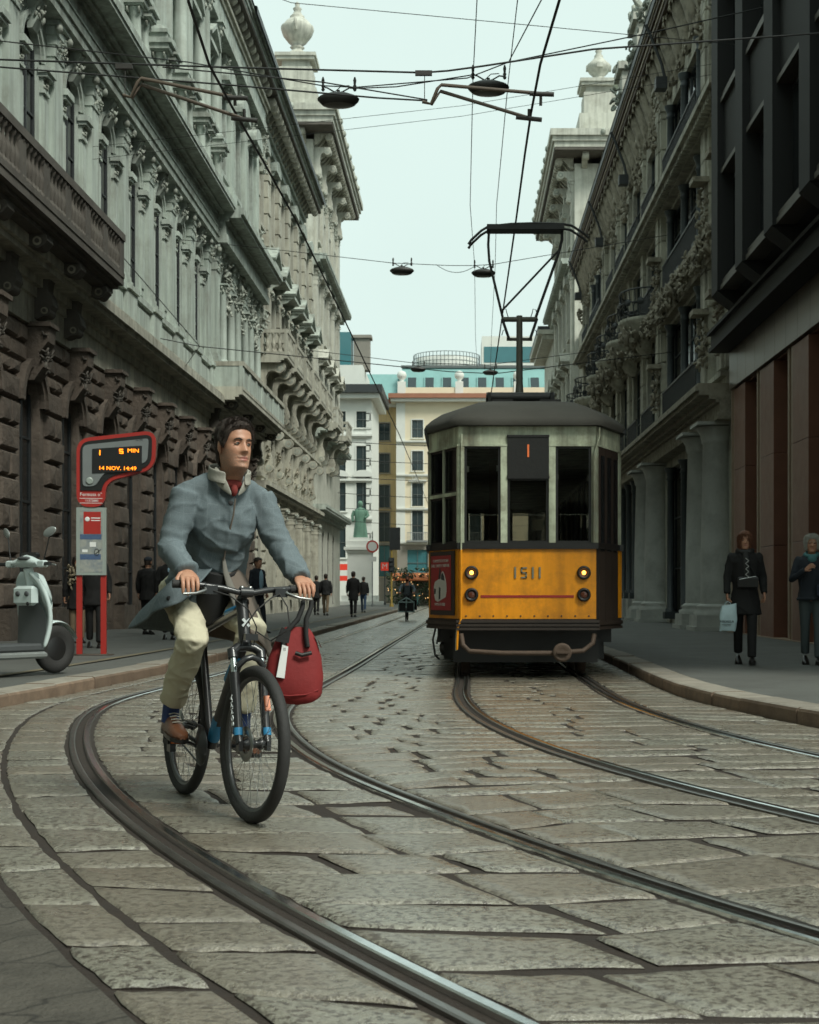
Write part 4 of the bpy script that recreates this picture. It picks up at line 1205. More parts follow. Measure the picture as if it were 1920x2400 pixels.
# G: cornice of the house beyond
G = thing('cream_end_house', 'cream house whose cornice juts out beyond the corner palazzo', 'building', (7.2, 124, 0), R(-90))
mb = MB(); ops = [(x-.6,x+.6,z,z+2.3,False) for x in (2,5.5,9) for z in (6,10.2,14.4)]; wall_faces(mb, 0, 12, 0, 21, ops, .3); box_shell(mb, 0, 12, 12, 0, 21); part('wall', mb, STONE_C, G)
for x in (2,5.5,9):
    for z in (6,10.2,14.4): add_window(G, x, z, 1.2, 2.3, .28)
mb = MB(); mb.box(-.6,12.6,-.9,12,21,21.35); mb.box(-.9,12.9,-1.25,12,21.353,21.7); part('cornice', mb, STONE_C, G)
mb = MB(); mb.box(-.92,12.92,-1.27,12,21.703,21.95); part('roof', mb, IRON, G)
# ------------------------------------------------------------------ lettering
def text(name, s, size, m, parent, loc, rot=(PI/2,0,0), ext=.003, align='CENTER', sx=1.0, bold=0.):
    cu = bpy.data.curves.new(name, 'FONT'); cu.body = s; cu.size = size; cu.extrude = ext; cu.offset = bold
    cu.align_x = align; cu.align_y = 'CENTER'; cu.resolution_u = 2
    me = evaluate(bpy.data.objects.new('tmp', cu), name)
    me.materials.clear(); me.materials.append(m)
    return put(name, me, parent, loc, rot, (sx,1,1))

# ------------------------------------------------------------------ the square: far houses, monument, street furniture
WHITE_W = mat('white_render', (.64,.65,.61), .8, var=.12, scale=1, bump=.1)
CREAM_W = mat('cream_render', (.68,.60,.45), .8, var=.12, scale=.5, bump=.1)
OCHRE_W = mat('ochre_render', (.60,.45,.24), .8, var=.15, scale=.5, bump=.1, streak=.2)
GREYB = mat('grey_base_stone', (.24,.22,.19), .8, var=.2, scale=.6, bump=.2)
TEAL_ROOF = mat('teal_copper_mansard', (.17,.33,.32), .5, var=.2, scale=1, bump=.1)
TILE_EDGE = mat('terracotta_eaves', (.30,.13,.08), .8, var=.2, scale=2, bump=.2)
SHUT = mat('grey_green_shutters', (.10,.115,.115), .6, var=.2, scale=2, bump=.1)
GLASS_SKY = mat('reflecting_window_glass', (.03,.045,.05), .08, var=.2, bump=.02, spec=.6)
GLASS_TEAL = mat('teal_tinted_glass', (.05,.16,.18), .12, var=.2, scale=.6, bump=.02, spec=.6)
METAL_G = mat('galvanised_metal', (.30,.31,.31), .45, metal=.6, var=.2, bump=.05)
PATINA = mat('green_bronze_patina', (.14,.27,.20), .7, var=.3, scale=2, bump=.3, bscale=12, streak=.4)
MARBLE = mat('white_marble', (.72,.72,.68), .55, var=.1, scale=1, bump=.05)
RED_P = mat('red_sign_paint', (.50,.030,.020), .45, var=.15, scale=3, bump=.03)
WHITE_P = mat('white_sign_paint', (.75,.75,.73), .5, var=.08, bump=.02)
YEL_P = mat('yellow_pole_paint', (.42,.28,.05), .5, var=.2, bump=.05)

def far_win(parent, x, y, z, w, h, bars=1, sm=SHUT, gm=GLASS_SKY, fm=WHITE_W):
    def f():
        m_ = MB(); t = .08
        m_.box(-w/2-.12,-w/2,-.06,.0,-.06,h+.1); m_.box(w/2,w/2+.12,-.06,0,-.06,h+.1); m_.box(-w/2,w/2,-.06,0,h,h+.12); m_.box(-w/2-.2,w/2+.2,-.14,0,-.14,-.06)
        m_.box(-.03,.03,.06,.12,0,h,1); m_.box(-w/2,w/2,.06,.12,h*.5-.03,h*.5+.03,1)
        return m_.mesh('window', [fm, sm])
    o = put('window', cached(('fw', w, h, str(sm), str(fm)), f), parent, (x, y, z))
    put('pane', cached(('fp', w, h, str(gm)), lambda: MB().box(-w/2+.01,w/2-.01,.13,.15,.01,h-.01).mesh('pane', [gm])), o)
    return o
Hs = thing('white_palazzo', 'white palazzo with dark roof edge seen just past the corner of the bus stop side', 'building', (-23, 140, 0), 0)
rows = [(4.6,3.0),(9.2,3.2),(13.0,2.6),(17.4,1.6)]
cols = [1.5+2.35*k for k in range(6)]
ops = [(x-.65,x+.65,z,z+h,False) for x in cols for z,h in rows]
mb = MB(); wall_faces(mb, 0, 14.1, 0, 20.2, ops, .2); box_shell(mb, 0, 14.1, 12, 0, 20.2); part('wall', mb, WHITE_W, Hs)
for x in cols:
    for z, h in rows: far_win(Hs, x, 0, z, 1.3, h)
    put('hood', hood(1.9,.4,'arc',[WHITE_W,WHITE_W]), Hs, (x,0,12.55-.0))
for z in (8.2, 12.0, 16.4):
    part('string_course', moulding(-.1, 14.2, [(.2,.15),(.35,.2)], z), [WHITE_W], Hs)
for k in range(26):
    mb = MB(); mb.box(-.55,.0,-.10 if k % 2 else -.06,.4,.05,.68); part('quoin', mb, WHITE_W, Hs, (14.1+.02, 0, .3+k*.74))
mb = MB(); mb.box(-.3,14.9,-.9,12,20.2,20.7); part('cornice', mb, WHITE_W, Hs)
mb = MB(); mb.box(-.5,15.2,-1.3,12,20.703,21.5); part('roof_edge', mb, IRON, Hs)
mb = MB(); mb.box(0,13.2,.2,11,21.5,23.6); part('attic', mb, WHITE_W, Hs)
mb = MB(); mb.box(.5,12.0,1.0,10,23.6,27.0); part('roof_glazing', mb, GLASS_TEAL, Hs)
for x in (12.6, 13.0):
    mb = MB(); mb.tube([(0,0,0),(0,0,4.6)], .06, 6); mb.box(-.6,.6,-.02,.02,4.1,4.16); mb.box(-.4,.4,-.02,.02,3.6,3.66); part('aerial', mb, IRON, Hs, (x-4, 5, 26.9))
mb = MB(); mb.box(-.8,.8,-.8,.8,0,3.2); mb.box(-1,1,-1,1,3.2,3.5); part('chimney', mb, GREYB, Hs, (12.9, 4, 23.6))

# cream corner house facing the street and its ochre wing
I = thing('cream_corner_house', 'cream corner house with teal mansard roof and ball finials closing the street behind the tram', 'building', (-7.3, 160, 0), 0)
rows = [(3.0,3.6),(7.0,3.4),(10.9,2.6),(14.9,2.2),(18.6,2.0)]
cols = [2.3, 5.5, 8.8, 12.2, 15.6, 19.0]
ops = [(x-.62,x+.62,z,z+h,False) for x in cols for z,h in rows[1:]] + [(x-1.15,x+1.15,3.0,6.0,False) for x in cols]
mb = MB(); wall_faces(mb, 0, 26, 0, 22.6, ops, .2); box_shell(mb, 0, 26, 12, 0, 22.6); part('wall', mb, CREAM_W, I)
mb = MB()
_ops = [(x-1.15,x+1.15,3.0,6.0,False) for x in cols]
wall_faces(mb, 0.01, 25.99, 0.0, 6.6, _ops, .05, -.05); part('base_storey', mb, GREYB, I)
for x in cols:
    for z, h in rows[1:]: far_win(I, x, 0, z, 1.24, h, 1, SHUT, GLASS_SKY, WHITE_W)
    far_win(I, x, 0, 3.0, 2.3, 3.0, 1, SHUT, GLASS_TEAL, GREYB)
    mb = MB(); mb.box(-1.2,1.2,-.9,0,0,.18); mb.box(-1.15,1.15,-.88,-.82,1.0,1.08)
    for k in range(13): mb.box(-1.14+k*.185,-1.10+k*.185,-.86,-.83,.18,1.0)
    part('balcony', mb, METAL_G, I, (x,0,6.85))
    mb = MB(); mb.box(-1.0,1.0,-.3,0,0,.2); mb.lumps((0,-.15,.35),(1.2,.15,.3),8,4,0,.8,1.2); part('window_hood', mb, WHITE_W, I, (x,0,13.65))
for z in (6.6, 10.4, 14.2, 18.0):
    part('string_course', moulding(-.05, 26.05, [(.15,.12),(.28,.16)], z), [WHITE_W], I)
mb = MB(); mb.box(-.1,.9,-.07,.2,6.9,22.5); part('corner_strip', mb, WHITE_W, I); 
mb = MB(); mb.box(-.7,26.7,-.9,12,22.6,22.95); part('cornice', mb, WHITE_W, I)
mb = MB(); mb.box(-.95,26.9,-1.2,12,22.953,23.45); part('tiled_eaves', mb, TILE_EDGE, I)
mb = MB(); mb.box(.2,26,.2,1.0,23.45,24.3); part('parapet', mb, CREAM_W, I)
for x in (.5, 7.0, 13.6, 20):
    mb = MB(); mb.box(-.45,.45,-.5,.5,0,1.5); mb.lathe([(.3,1.5),(.22,1.7),(.5,2.0),(.55,2.3),(.4,2.65),(.02,2.8)], 12); part('ball_finial', mb, WHITE_W, I, (x,.55,23.45))
mb = MB(); mb.prism([(1.2,23.45),(3.6,27.0),(12,27.0),(12,23.45)], .4, 26, 'x'); part('mansard_roof', mb, TEAL_ROOF, I)
for k in range(12):
    T = Matrix.Translation((1.6+k*2.0, 2.2, 25.0)) @ Matrix.Rotation(-math.atan2(2.4,3.55),4,'X')
    mb = MB(); mb.box(-.62,.62,-.14,0,-.95,.95,0,T); o = part('roof_window', mb, TEAL_ROOF, I); mb = MB(); mb.box(-.48,.48,-.17,-.145,-.8,.8,0,T); part('pane', mb, GLASS_SKY, o)
mb = MB(); mb.box(.3,26,3.4,3.6,27.0,27.3); part('roof_ridge', mb, SHUT, I)
mb = MB()
for k in range(28):
    a = PI+PI*k/27; mb.tube([(3.9*math.cos(a),3.9*math.sin(a),0),(3.9*math.cos(a),3.9*math.sin(a),2.0)], .035, 4)
for z in (.0,.5,1.0,1.5,2.0): mb.tube([(3.9*math.cos(PI+PI*k/20),3.9*math.sin(PI+PI*k/20),z) for k in range(21)], .035, 4)
part('round_roof_railing', mb, SHUT, I, (5.5, 7.5, 27.0))
mb = MB(); mb.lathe([(3.6,0),(3.6,1.6),(.1,1.8)], 20); part('roof_pavilion', mb, WHITE_W, I, (5.5,7.5,27.0))
J = thing('ochre_house', 'ochre house wing with tall shuttered windows beside the cream corner house', 'building', (-15.5, 163, 0), 0)
cols2 = [1.5,4.0,6.6]
ops = [(x-.6,x+.6,z,z+h,False) for x in cols2 for z,h in rows]
mb = MB(); wall_faces(mb, 0, 8.1, 0, 22.4, ops, .2); box_shell(mb, 0, 8.1, 9, 0, 22.4); part('wall', mb, OCHRE_W, J)
mb = MB(); mb.box(0,8.1,-.12,-.001,0,2.9); mb.box(0,8.1,-.12,-.001,6.65,6.95); part('base', mb, GREYB, J)
for x in cols2:
    for z,h in rows: far_win(J, x, 0, z, 1.2, h, 1, SHUT, GLASS_SKY if z > 6 else GLASS_TEAL, GREYB)
mb = MB(); mb.box(-.4,8.1,-.8,9,22.4,22.75); part('cornice', mb, WHITE_W, J)
mb = MB(); mb.box(-.5,8.1,-1.1,9,22.753,23.2); part('tiled_eaves', mb, TILE_EDGE, J)
mb = MB(); mb.prism([(.2,23.2),(2.6,26.6),(9,26.6),(9,23.2)], -.4, 8.1, 'x'); part('mansard_roof', mb, TEAL_ROOF, J)
K = thing('glass_office_block', 'pale glass office block rising over the far teal roof', 'building', (3.0, 215, 0), 0)
mb = MB(); mb.box(0,30,0,12,0,40); part('wall', mb, WHITE_W, K)
for k in range(9):
    mb = MB(); mb.box(.3,29.7,-.05,-.002,8+k*3.5,10.4+k*3.5); part('window_band', mb, GLASS_TEAL, K)

# monument
S = thing('bronze_monument', 'green bronze standing figure on a white marble pedestal in the square', 'statue', (-8.65, 121, 0), 0)
mb = MB(); mb.box(-1.9,1.9,-1.9,1.9,0,.4); mb.box(-1.5,1.5,-1.5,1.5,.4,.9); mb.box(-1.02,1.02,-1.02,1.02,.9,4.5); mb.box(-1.12,1.12,-1.12,1.12,4.5,4.75); mb.box(-1.3,1.3,-1.3,1.3,4.75,5.0); mb.box(-1.1,1.1,-1.1,1.1,5.0,5.5); mb.box(-.8,.8,-.8,.8,5.5,5.8)
part('pedestal', mb, MARBLE, S)
mb = MB()
def ring(z, rx, ry, cx=0, cy=0, n=16, w=0): return [(cx+rx*(1+w*math.sin(5*2*PI*i/n))*math.cos(2*PI*i/n), cy+ry*(1+w*math.sin(5*2*PI*i/n))*math.sin(2*PI*i/n), z) for i in range(n)]
mb.loft([ring(0,.62,.5,w=.12),ring(.6,.55,.46,w=.12),ring(1.3,.46,.38,w=.1),ring(1.8,.50,.36,w=.05),ring(2.2,.56,.34),ring(2.45,.42,.28),ring(2.55,.15,.15),ring(2.65,.14,.14),ring(2.75,.2,.22),ring(2.95,.22,.24),ring(3.12,.14,.16),ring(3.16,.02,.02)], 0, True, True, True, True)
mb.tube([(.5,0,2.3),(.66,-.1,1.9),(.45,-.42,1.65)], [.15,.13,.1], 8); mb.tube([(-.5,0,2.3),(-.68,.0,1.85),(-.6,-.15,1.35)], [.15,.13,.1], 8)
part('figure', mb, PATINA, S, (0,0,5.8))

def pole(parent, h, r, m, name='pole'):
    return part(name, MB().lathe([(r*2.2,0),(r*2.2,.25),(r,.35),(r*.9,h)], 10), m, parent)
ms = thing('metro_sign', 'red square metro sign with white letter on a pole in the square', 'sign', (-6.35, 117, 0), 0)
pole(ms, 3.0, .05, IRON)
REDGLOW = mat('lit_red_sign', (.6,.05,.03), .4, var=.05, bump=0, emit=(.9,.06,.03), estr=.12)
mb = MB(); mb.box(-.32,.32,-.09,.09,2.95,3.62); part('sign_box', mb, REDGLOW, ms)
text('lettering', 'M', .62, WHITE_P, ms, (0,-.095,3.28), ext=.004)
rs = thing('round_no_entry_sign', 'white round traffic sign with red rim on a pole beside the monument', 'sign', (-6.55, 104, 0), 0)
pole(rs, 5.6, .045, METAL_G)
mb = MB(); mb.lathe([(.45,-.02),(.45,.02)], 24, T=Matrix.Translation((0,-.07,4.5)) @ Matrix.Rotation(PI/2,4,'X')); part('rim', mb, RED_P, rs)
mb = MB(); mb.lathe([(.34,-.012),(.34,.012)], 24, T=Matrix.Translation((0,-.1,4.5)) @ Matrix.Rotation(PI/2,4,'X')); part('face', mb, WHITE_P, rs)
mb = MB(); mb.box(-.22,.3,-.09,-.06,3.4,3.75); part('plate', mb, WHITE_P, rs)
tl = thing('traffic_light', 'traffic light on a yellow pole with a dark board above it in the square', 'traffic light', (-5.0, 101, 0), 0)
pole(tl, 5.8, .07, YEL_P)
mb = MB(); mb.box(-.14,.62,-.12,-.07,4.15,5.75); part('dark_board', mb, IRON, tl)
mb = MB(); mb.box(-.2,.2,-.3,-.08,2.55,3.6); part('signal_head', mb, IRON, tl)
for k in range(3):
    mb = MB(); mb.tube([(0,-.3,0),(0,-.46,.03)], .12, 10); part('visor', mb, IRON, tl, (0,0,2.75+k*.33))
ks = thing('flower_kiosk', 'flower kiosk with orange awning and strings of lights beyond the traffic light', 'kiosk', (-4.3, 126, 0), 0)
ORANGE_CL = mat('orange_awning', (.55,.16,.05), .7, var=.15, bump=.05)
LEAFM = mat('kiosk_foliage', (.035,.06,.025), .7, var=.4, scale=4, bump=.2)
LITM = mat('lit_bulbs', (.9,.7,.4), .4, bump=0, var=0, emit=(1,.55,.2), estr=.7)
mb = MB(); mb.box(-1.6,1.6,0,2.4,0,2.3); part('booth', mb, GREYB, ks)
mb = MB(); mb.prism([(0,2.6),(0,2.9),(-1.2,2.3),(-1.2,2.2)], -1.9, 1.9, 'x'); part('awning', mb, ORANGE_CL, ks)
mb = MB(); mb.lumps((0,-.9,1.5), (4.6,.9,3.6), 240, 4, 0, .12, .34); part('flower_display', mb, LEAFM, ks)['kind'] = 'stuff'
rb = random.Random(5); mb = MB()
for _ in range(34): mb.ell((rb.uniform(-2.2,2.2), -1.45+rb.random()*.2, rb.uniform(.6,3.3)), rb.uniform(.03,.045), 6, 4)
part('bulbs', mb, LITM, ks)['kind'] = 'stuff'
for x, w in ((-10.4,1.6),(-10.2,1.3)):
    pass
ra = thing('red_shop_sign', 'red lit shop signs stacked beside the monument pedestal', 'sign', (-10.5, 127, 0), 0)
for z, h in ((3.15,.55),(2.2,.45)):
    mb = MB(); mb.box(-1.2,1.0,-.1,.1,z,z+h); part('sign_panel', mb, REDGLOW, ra)
mb = MB(); mb.box(-1.1,-1.0,-.05,.05,0,3.2); mb.box(.8,.9,-.05,.05,0,3.2); part('post', mb, IRON, ra)
# ------------------------------------------------------------------ tram
def glass_pane_material(name, tint, f=.12, rough=.03):
    m = bpy.data.materials.new(name); m.use_nodes = True
    N, L = m.node_tree.nodes, m.node_tree.links
    out = N['Material Output']; N.remove(N['Principled BSDF'])
    t = N.new('ShaderNodeBsdfTransparent'); t.inputs[0].default_value = (*tint, 1)
    g = N.new('ShaderNodeBsdfGlossy'); g.inputs['Roughness'].default_value = rough
    fr = N.new('ShaderNodeFresnel'); fr.inputs[0].default_value = 1.45
    mx = N.new('ShaderNodeMixShader'); fm = N.new('ShaderNodeMath'); fm.operation = 'MULTIPLY'; fm.inputs[1].default_value = .9; L.new(fr.outputs[0], fm.inputs[0]); L.new(fm.outputs[0], mx.inputs[0]); L.new(t.outputs[0], mx.inputs[1]); L.new(g.outputs[0], mx.inputs[2]); L.new(mx.outputs[0], out.inputs[0])
    return m
TRAM_Y = mat('tram_yellow_paint', (.86,.315,.008), .40, var=.14, scale=2.2, bump=.05, bscale=6, streak=.32, dirt=(.20,.085,.015), dirt_amt=.55, dirt_scale=3.4, coords='obj')
TRAM_C = mat('tram_cream_paint', (.54,.58,.43), .5, var=.12, scale=3, bump=.08, bscale=12, streak=.75, dirt=(.12,.085,.045), dirt_amt=.75, dirt_scale=3.5, coords='obj')
TRAM_K = mat('tram_black_paint', (.010,.009,.008), .5, var=.4, scale=6, bump=.2, coords='obj')
TRAM_B = mat('tram_dark_brown', (.026,.017,.012), .55, var=.4, scale=5, bump=.15, coords='obj')
TRAM_R = mat('tram_roof_felt', (.050,.047,.038), .8, var=.3, scale=2.5, bump=.3, bscale=40, dirt=(.035,.03,.024), dirt_amt=.6, dirt_scale=1.3, coords='obj')
TRAM_W = mat('varnished_wood', (.16,.085,.045), .4, var=.3, scale=6, bump=.05, coords='obj')
TRAM_G = glass_pane_material('tram_window_glass', (.66,.66,.63))
RUSTM = mat('rusty_iron', (.085,.055,.038), .75, var=.4, scale=10, bump=.4, bscale=40)
LAMPON = mat('lit_headlamp', (1,.6,.2), .3, var=0, bump=0, emit=(1,.33,.04), estr=3.0)
LAMPOFF = mat('dark_lamp_glass', (.10,.03,.015), .15, var=.2, bump=0)
CHROME = mat('bright_metal', (.6,.6,.58), .2, metal=1, var=.1, bump=0)
PAPER = mat('paper', (.25,.22,.16), .8, var=.2, scale=8, bump=0)
NUM = mat('number_metal', (.20,.23,.19), .4, metal=.4, var=.3, scale=20, bump=.1)
STRIPE = mat('red_stripe_paint', (.30,.022,.015), .5, var=.2, scale=6, bump=.03)
POSTER = mat('red_poster', (.30,.025,.025), .35, var=.15, scale=4, bump=0)
PSTW = mat('poster_white_print', (.52,.50,.46), .4, var=.1, bump=0)
PSTD = mat('poster_dark_print', (.03,.04,.04), .4, var=.1, bump=0)

TY = 17.1
tr = thing('tram', 'old yellow and cream single tram with two lit headlamps numbered 1511', 'tram', (.79, TY, 0), 0)
HW, FW, TP, TL = 1.21, .83, .88, 13.9
plan = [(-FW,0),(FW,0),(HW,TP),(HW,TL-TP),(FW,TL),(-FW,TL),(-HW,TL-TP),(-HW,TP)]
def face(i, z0, z1, u0, u1, t, off=0., mb=None, m=0):
    """slab on plan side i between fractions u0..u1, pushed out by off, t thick inward"""
    a = Vector(plan[i]); b = Vector(plan[(i+1) % 8]); d = (b-a); n = Vector((d.y, -d.x)).normalized()
    p, q = a+d*u0+n*off, a+d*u1+n*off
    p2, q2 = p-n*t, q-n*t
    vs = [(p.x,p.y,z0),(q.x,q.y,z0),(q2.x,q2.y,z0),(p2.x,p2.y,z0),(p.x,p.y,z1),(q.x,q.y,z1),(q2.x,q2.y,z1),(p2.x,p2.y,z1)]
    mb = mb or MB()
    return mb.add(vs, [(0,3,2,1),(4,5,6,7),(0,1,5,4),(1,2,6,5),(2,3,7,6),(3,0,4,7)], m)
Z = dict(sk=.58, y0=.73, y1=1.57, b1=1.645, w1=2.83, h1=3.05)
names = ['front_panel','corner_panel','side_panel','corner_panel','rear_panel','corner_panel','side_panel','corner_panel']
for i in range(8):
    o = part(names[i], face(i, Z['y0'], Z['y1'], .004, .996, .05), TRAM_Y if i != 1 else TRAM_B, tr)
mb = MB()
for i in range(8): face(i, Z['y1']+.001, Z['b1'], -.01, 1.01, .08, .03, mb)
part('belt_rail', mb, TRAM_K, tr)
mb = MB()
for i in range(8): face(i, .60, Z['y0']-.003, 0, 1, .07, .012, mb); face(i, .655, .70, 0, 1, .03, .035, mb); face(i, .60, .635, 0, 1, .03, .03, mb)
part('skirt', mb, TRAM_B, tr)
# cream letterboard
for i in range(8): part('letterboard', face(i, Z['w1'], Z['h1'], .004, .996, .05), TRAM_C, tr)
mb = MB()
for i in range(8): face(i, Z['w1']-.025, Z['w1']-.001, 0, 1, .05, .018, mb)
part('rain_strip', mb, TRAM_C, tr)
def post(i, u0, u1, m=TRAM_C, off=.012): return part('window_post', face(i, Z['b1'], Z['w1']-.026, u0, u1, .06, off), m, tr)
def window(i, u0, u1, z0, z1, bars=()):
    w = part('window', MB(), TRAM_K, tr)
    mb = MB()
    du = .018
    face(i, z0, z1, u0, u0+du, .03, -.012, mb); face(i, z0, z1, u1-du, u1, .03, -.012, mb); face(i, z0, z0+.025, u0+du, u1-du, .03, -.012, mb); face(i, z1-.025, z1, u0+du, u1-du, .03, -.012, mb)
    for q in bars: face(i, z0, z1, q-du/2, q+du/2, .03, -.01, mb)
    w.data = fixn(mb.mesh('window', [TRAM_K]))
    part('pane', face(i, z0+.02, z1-.02, u0+du*.5, u1-du*.5, .006, -.025), TRAM_G, w)
    return w
fx = lambda x: (x+FW)/(2*FW)
for a, b in ((-.83,-.762),(-.325,-.245),(.255,.335),(.765,.83)): post(0, fx(a), fx(b))
window(0, fx(-.762), fx(-.325), Z['b1'], Z['w1']-.026)
window(0, fx(.335), fx(.765), Z['b1'], Z['w1']-.026)
window(0, fx(-.245), fx(.255), Z['b1'], 2.42)
mb = face(0, 2.42, 2.93, fx(-.245), fx(.255), .05, .02); face(0, 2.415, 2.45, fx(-.25), fx(.26), .05, .03, mb); face(0, 2.915, 2.94, fx(-.25), fx(.26), .05, .03, mb)
o = part('destination_box', mb, TRAM_K, tr)
text('route_number', '1', .22, mat('route_number_orange', (.45,.10,.03), .5, var=.2, bump=0, emit=(.5,.12,.03), estr=.3), o, (.005,-.025,2.74))
# side windows of the angled front corners: glazing on one, folding door on the other
for i in (7, 3, 5):
    post(i, 0, .05); post(i, .955, 1)
    if i == 7:
        post(i, .50, .535)
        part('window_bar', face(i, 2.22, 2.26, .05, .955, .05, .014), TRAM_C, tr)
        for u0, u1 in ((.05,.50),(.535,.955)):
            window(i, u0, u1, Z['b1'], 2.22); window(i, u0, u1, 2.26, Z['w1']-.026)
    else:
        window(i, .05, .955, Z['b1'], Z['w1']-.026)
post(1, 0, .03); post(1, .88, 1)
for k in range(3):
    u0 = .05+.27*k
    dl = part('door_leaf', face(1, .66, Z['w1']-.03, u0, u0+.255, .035, .016), TRAM_B, tr)
    part('pane', face(1, 1.55, 2.7, u0+.06, u0+.20, .006, .024), GLASS_D, dl)
part('door_edge_panel', face(1, Z['y0'], Z['y1']-.0, .89, 1.0, .03, .02), TRAM_Y, tr)
for i in (2, 6):
    n = 10
    for k in range(n):
        u0, u1 = k/n, (k+1)/n
        post(i, u0, u0+.012); window(i, u0+.012, u1, Z['b1'], Z['w1']-.026)
for a, b in ((0,.09),(.33,.36),(.64,.67),(.91,1)): post(4, a, b)
for a, b in ((.09,.33),(.36,.64),(.67,.91)): window(4, a, b, Z['b1'], Z['w1']-.026)
# floor, ceiling, interior
mb = MB(); mb.prism([(p[0]*.97, .5+(p[1]-.5)*.99) for p in plan], .62, .70, 'z'); part('floor', mb, TRAM_B, tr)
mb = MB(); mb.prism([(p[0]*.97, .5+(p[1]-.5)*.99) for p in plan], 2.86, 2.90, 'z'); part('ceiling', mb, TRAM_C, tr)
mb = MB(); mb.box(-1.12,-.3,2.35,2.4,.7,1.75); mb.box(.35,1.12,2.35,2.4,.7,1.75); mb.box(-1.12,-1.02,2.35,2.4,1.75,2.86); mb.box(-.42,-.3,2.35,2.4,1.75,2.86); mb.box(.35,.47,2.35,2.4,1.75,2.86); mb.box(1.02,1.12,2.35,2.4,1.75,2.86); part('cab_bulkhead', mb, TRAM_W, tr)
mb = MB(); mb.box(-.5,.4,.2,.6,.7,1.5); mb.tube([(.05,.35,1.5),(.05,.35,1.62)], .1, 10); part('driver_console', mb, TRAM_K, tr)
for a, b, z in ((-.70,-.36,1.985),(-.19,.20,1.985),(.38,.74,1.99)):
    part('hand_bar', MB().tube([(a,.12,z),(b,.12,z)], .008, 8), CHROME, tr)
for x, z in ((-.72,2.50),(-.36,2.51),(.36,2.40),(.73,2.39)):
    part('white_tag', MB().box(x-.016,x+.016,.05,.06,z,z+.07), WHITE_P, tr)
part('hanging_paper', MB().box(.06,.19,.06,.07,1.80,1.93), PAPER, tr)
for k in range(5):
    for sx in (-1, 1):
        part('seat', MB().box(sx*.75-.35,sx*.75+.35,3.2+k*1.7,3.65+k*1.7,.7,1.15).box(sx*.75-.35,sx*.75+.35,3.6+k*1.7,3.68+k*1.7,1.15,1.75), TRAM_W, tr)
# roof: domed with rounded ends
mb = MB(); rings = []
for (s, zz) in ((1.045,3.05),(1.05,3.10),(1.03,3.15),(.97,3.22),(.86,3.31),(.70,3.39),(.48,3.45),(.25,3.49)):
    ring_ = []
    for k in range(8):
        a, b = Vector(plan[k]), Vector(plan[(k+1) % 8])
        for j in range(4):
            p = a+(b-a)*(j/4)
            e = 1-(1-s)*1.0
            yc = min(max(p.y, 1.8), TL-1.8)
            ring_.append((p.x*s, yc+(p.y-yc)*(s if s > 1 else s**.75), zz))
    rings.append(ring_)
mb.loft(rings, 0, True, True, True, True)
part('roof', mb, TRAM_R, tr)
mb = MB()
for i in range(8): face(i, 3.045, 3.085, -.01, 1.01, .06, .055, mb)
part('gutter', mb, TRAM_K, tr)
for x in (-.28, .32):
    mb = MB(); mb.box(x-.13,x+.13,.75,TL-.75,3.44,3.472); part('roof_walkway', mb, TRAM_K, tr)
# roof resistor boxes and pantograph
for y in (2.0, 3.4, 5.5):
    rbx = part('resistor_box', MB().box(-.42,.42,y,y+.75,3.50,3.56).box(-.44,-.40,y,y+.75,3.56,3.74).box(.40,.44,y,y+.75,3.56,3.74), TRAM_K, tr)
    for k in range(3): part('resistor_tube', MB().tube([(-.46,y+.12+k*.25,3.68),(.46,y+.12+k*.25,3.68)], .075, 10), TRAM_K, rbx)
PG = 2.95
pg = part('pantograph', MB().lathe([(.14,3.42),(.12,3.7),(.06,3.86),(.048,4.0),(.043,4.95)], 12, (.02,PG,0)), RUSTM, tr)
PGM = mat('pantograph_grey', (.11,.105,.085), .6, metal=.3, var=.2, scale=8, bump=.1)
pg.data.materials[0] = PGM
part('cross_tube', MB().tube([(-.235,PG,4.90),(.275,PG,4.90)], .036, 10), PGM, pg)
part('lower_cross_tube', MB().tube([(-.16,PG,4.62),(.20,PG,4.62)], .024, 8), PGM, pg)
for p, q in (((-.225,4.9),(-.13,4.62)),((.265,4.9),(.17,4.62))): part('link_arm', MB().tube([(p[0],PG-.05,p[1]),(q[0],PG-.05,q[1])], .02, 8), TRAM_K, pg)
part('frame_arm', MB().tube([(-.21,PG,4.90),(-.405,PG,5.72),(-.42,PG,5.95),(-.41,PG,6.14)], .018, 8), TRAM_K, pg)
part('frame_arm', MB().tube([(.24,PG,4.90),(.56,PG,5.80),(.62,PG,6.02),(.62,PG,6.18)], .020, 8), TRAM_K, pg)
part('frame_brace', MB().tube([(-.23,PG,5.02),(.60,PG,5.90)], .015, 8), TRAM_K, pg)
for sx, x0 in ((-1,-.14),(1,.18)):
    for zb in (4.93, 4.64):
        part('cable_loop', MB().tube([(x0,PG-.03,zb),(x0-sx*-.02,PG-.03,zb+.06),(x0+sx*.03,PG-.03,zb+.11),(x0+sx*.07,PG-.03,zb+.10),(x0+sx*.09,PG-.03,zb+.03)], .007, 6), TRAM_K, pg)
bow = MB(); P = [(-.70,5.93),(-.66,5.99),(-.52,6.12),(-.42,6.18),(-.1,6.215),(.25,6.225),(.62,6.215),(.75,6.19),(.92,6.08),(.99,6.02)]
for dy in (-.12, .12): bow.tube([(x,PG+dy,z) for x, z in P], .018, 8)
bow.box(-.44,.64,PG-.14,PG+.14,6.14,6.21)
part('collector_bow', bow, TRAM_K, pg)
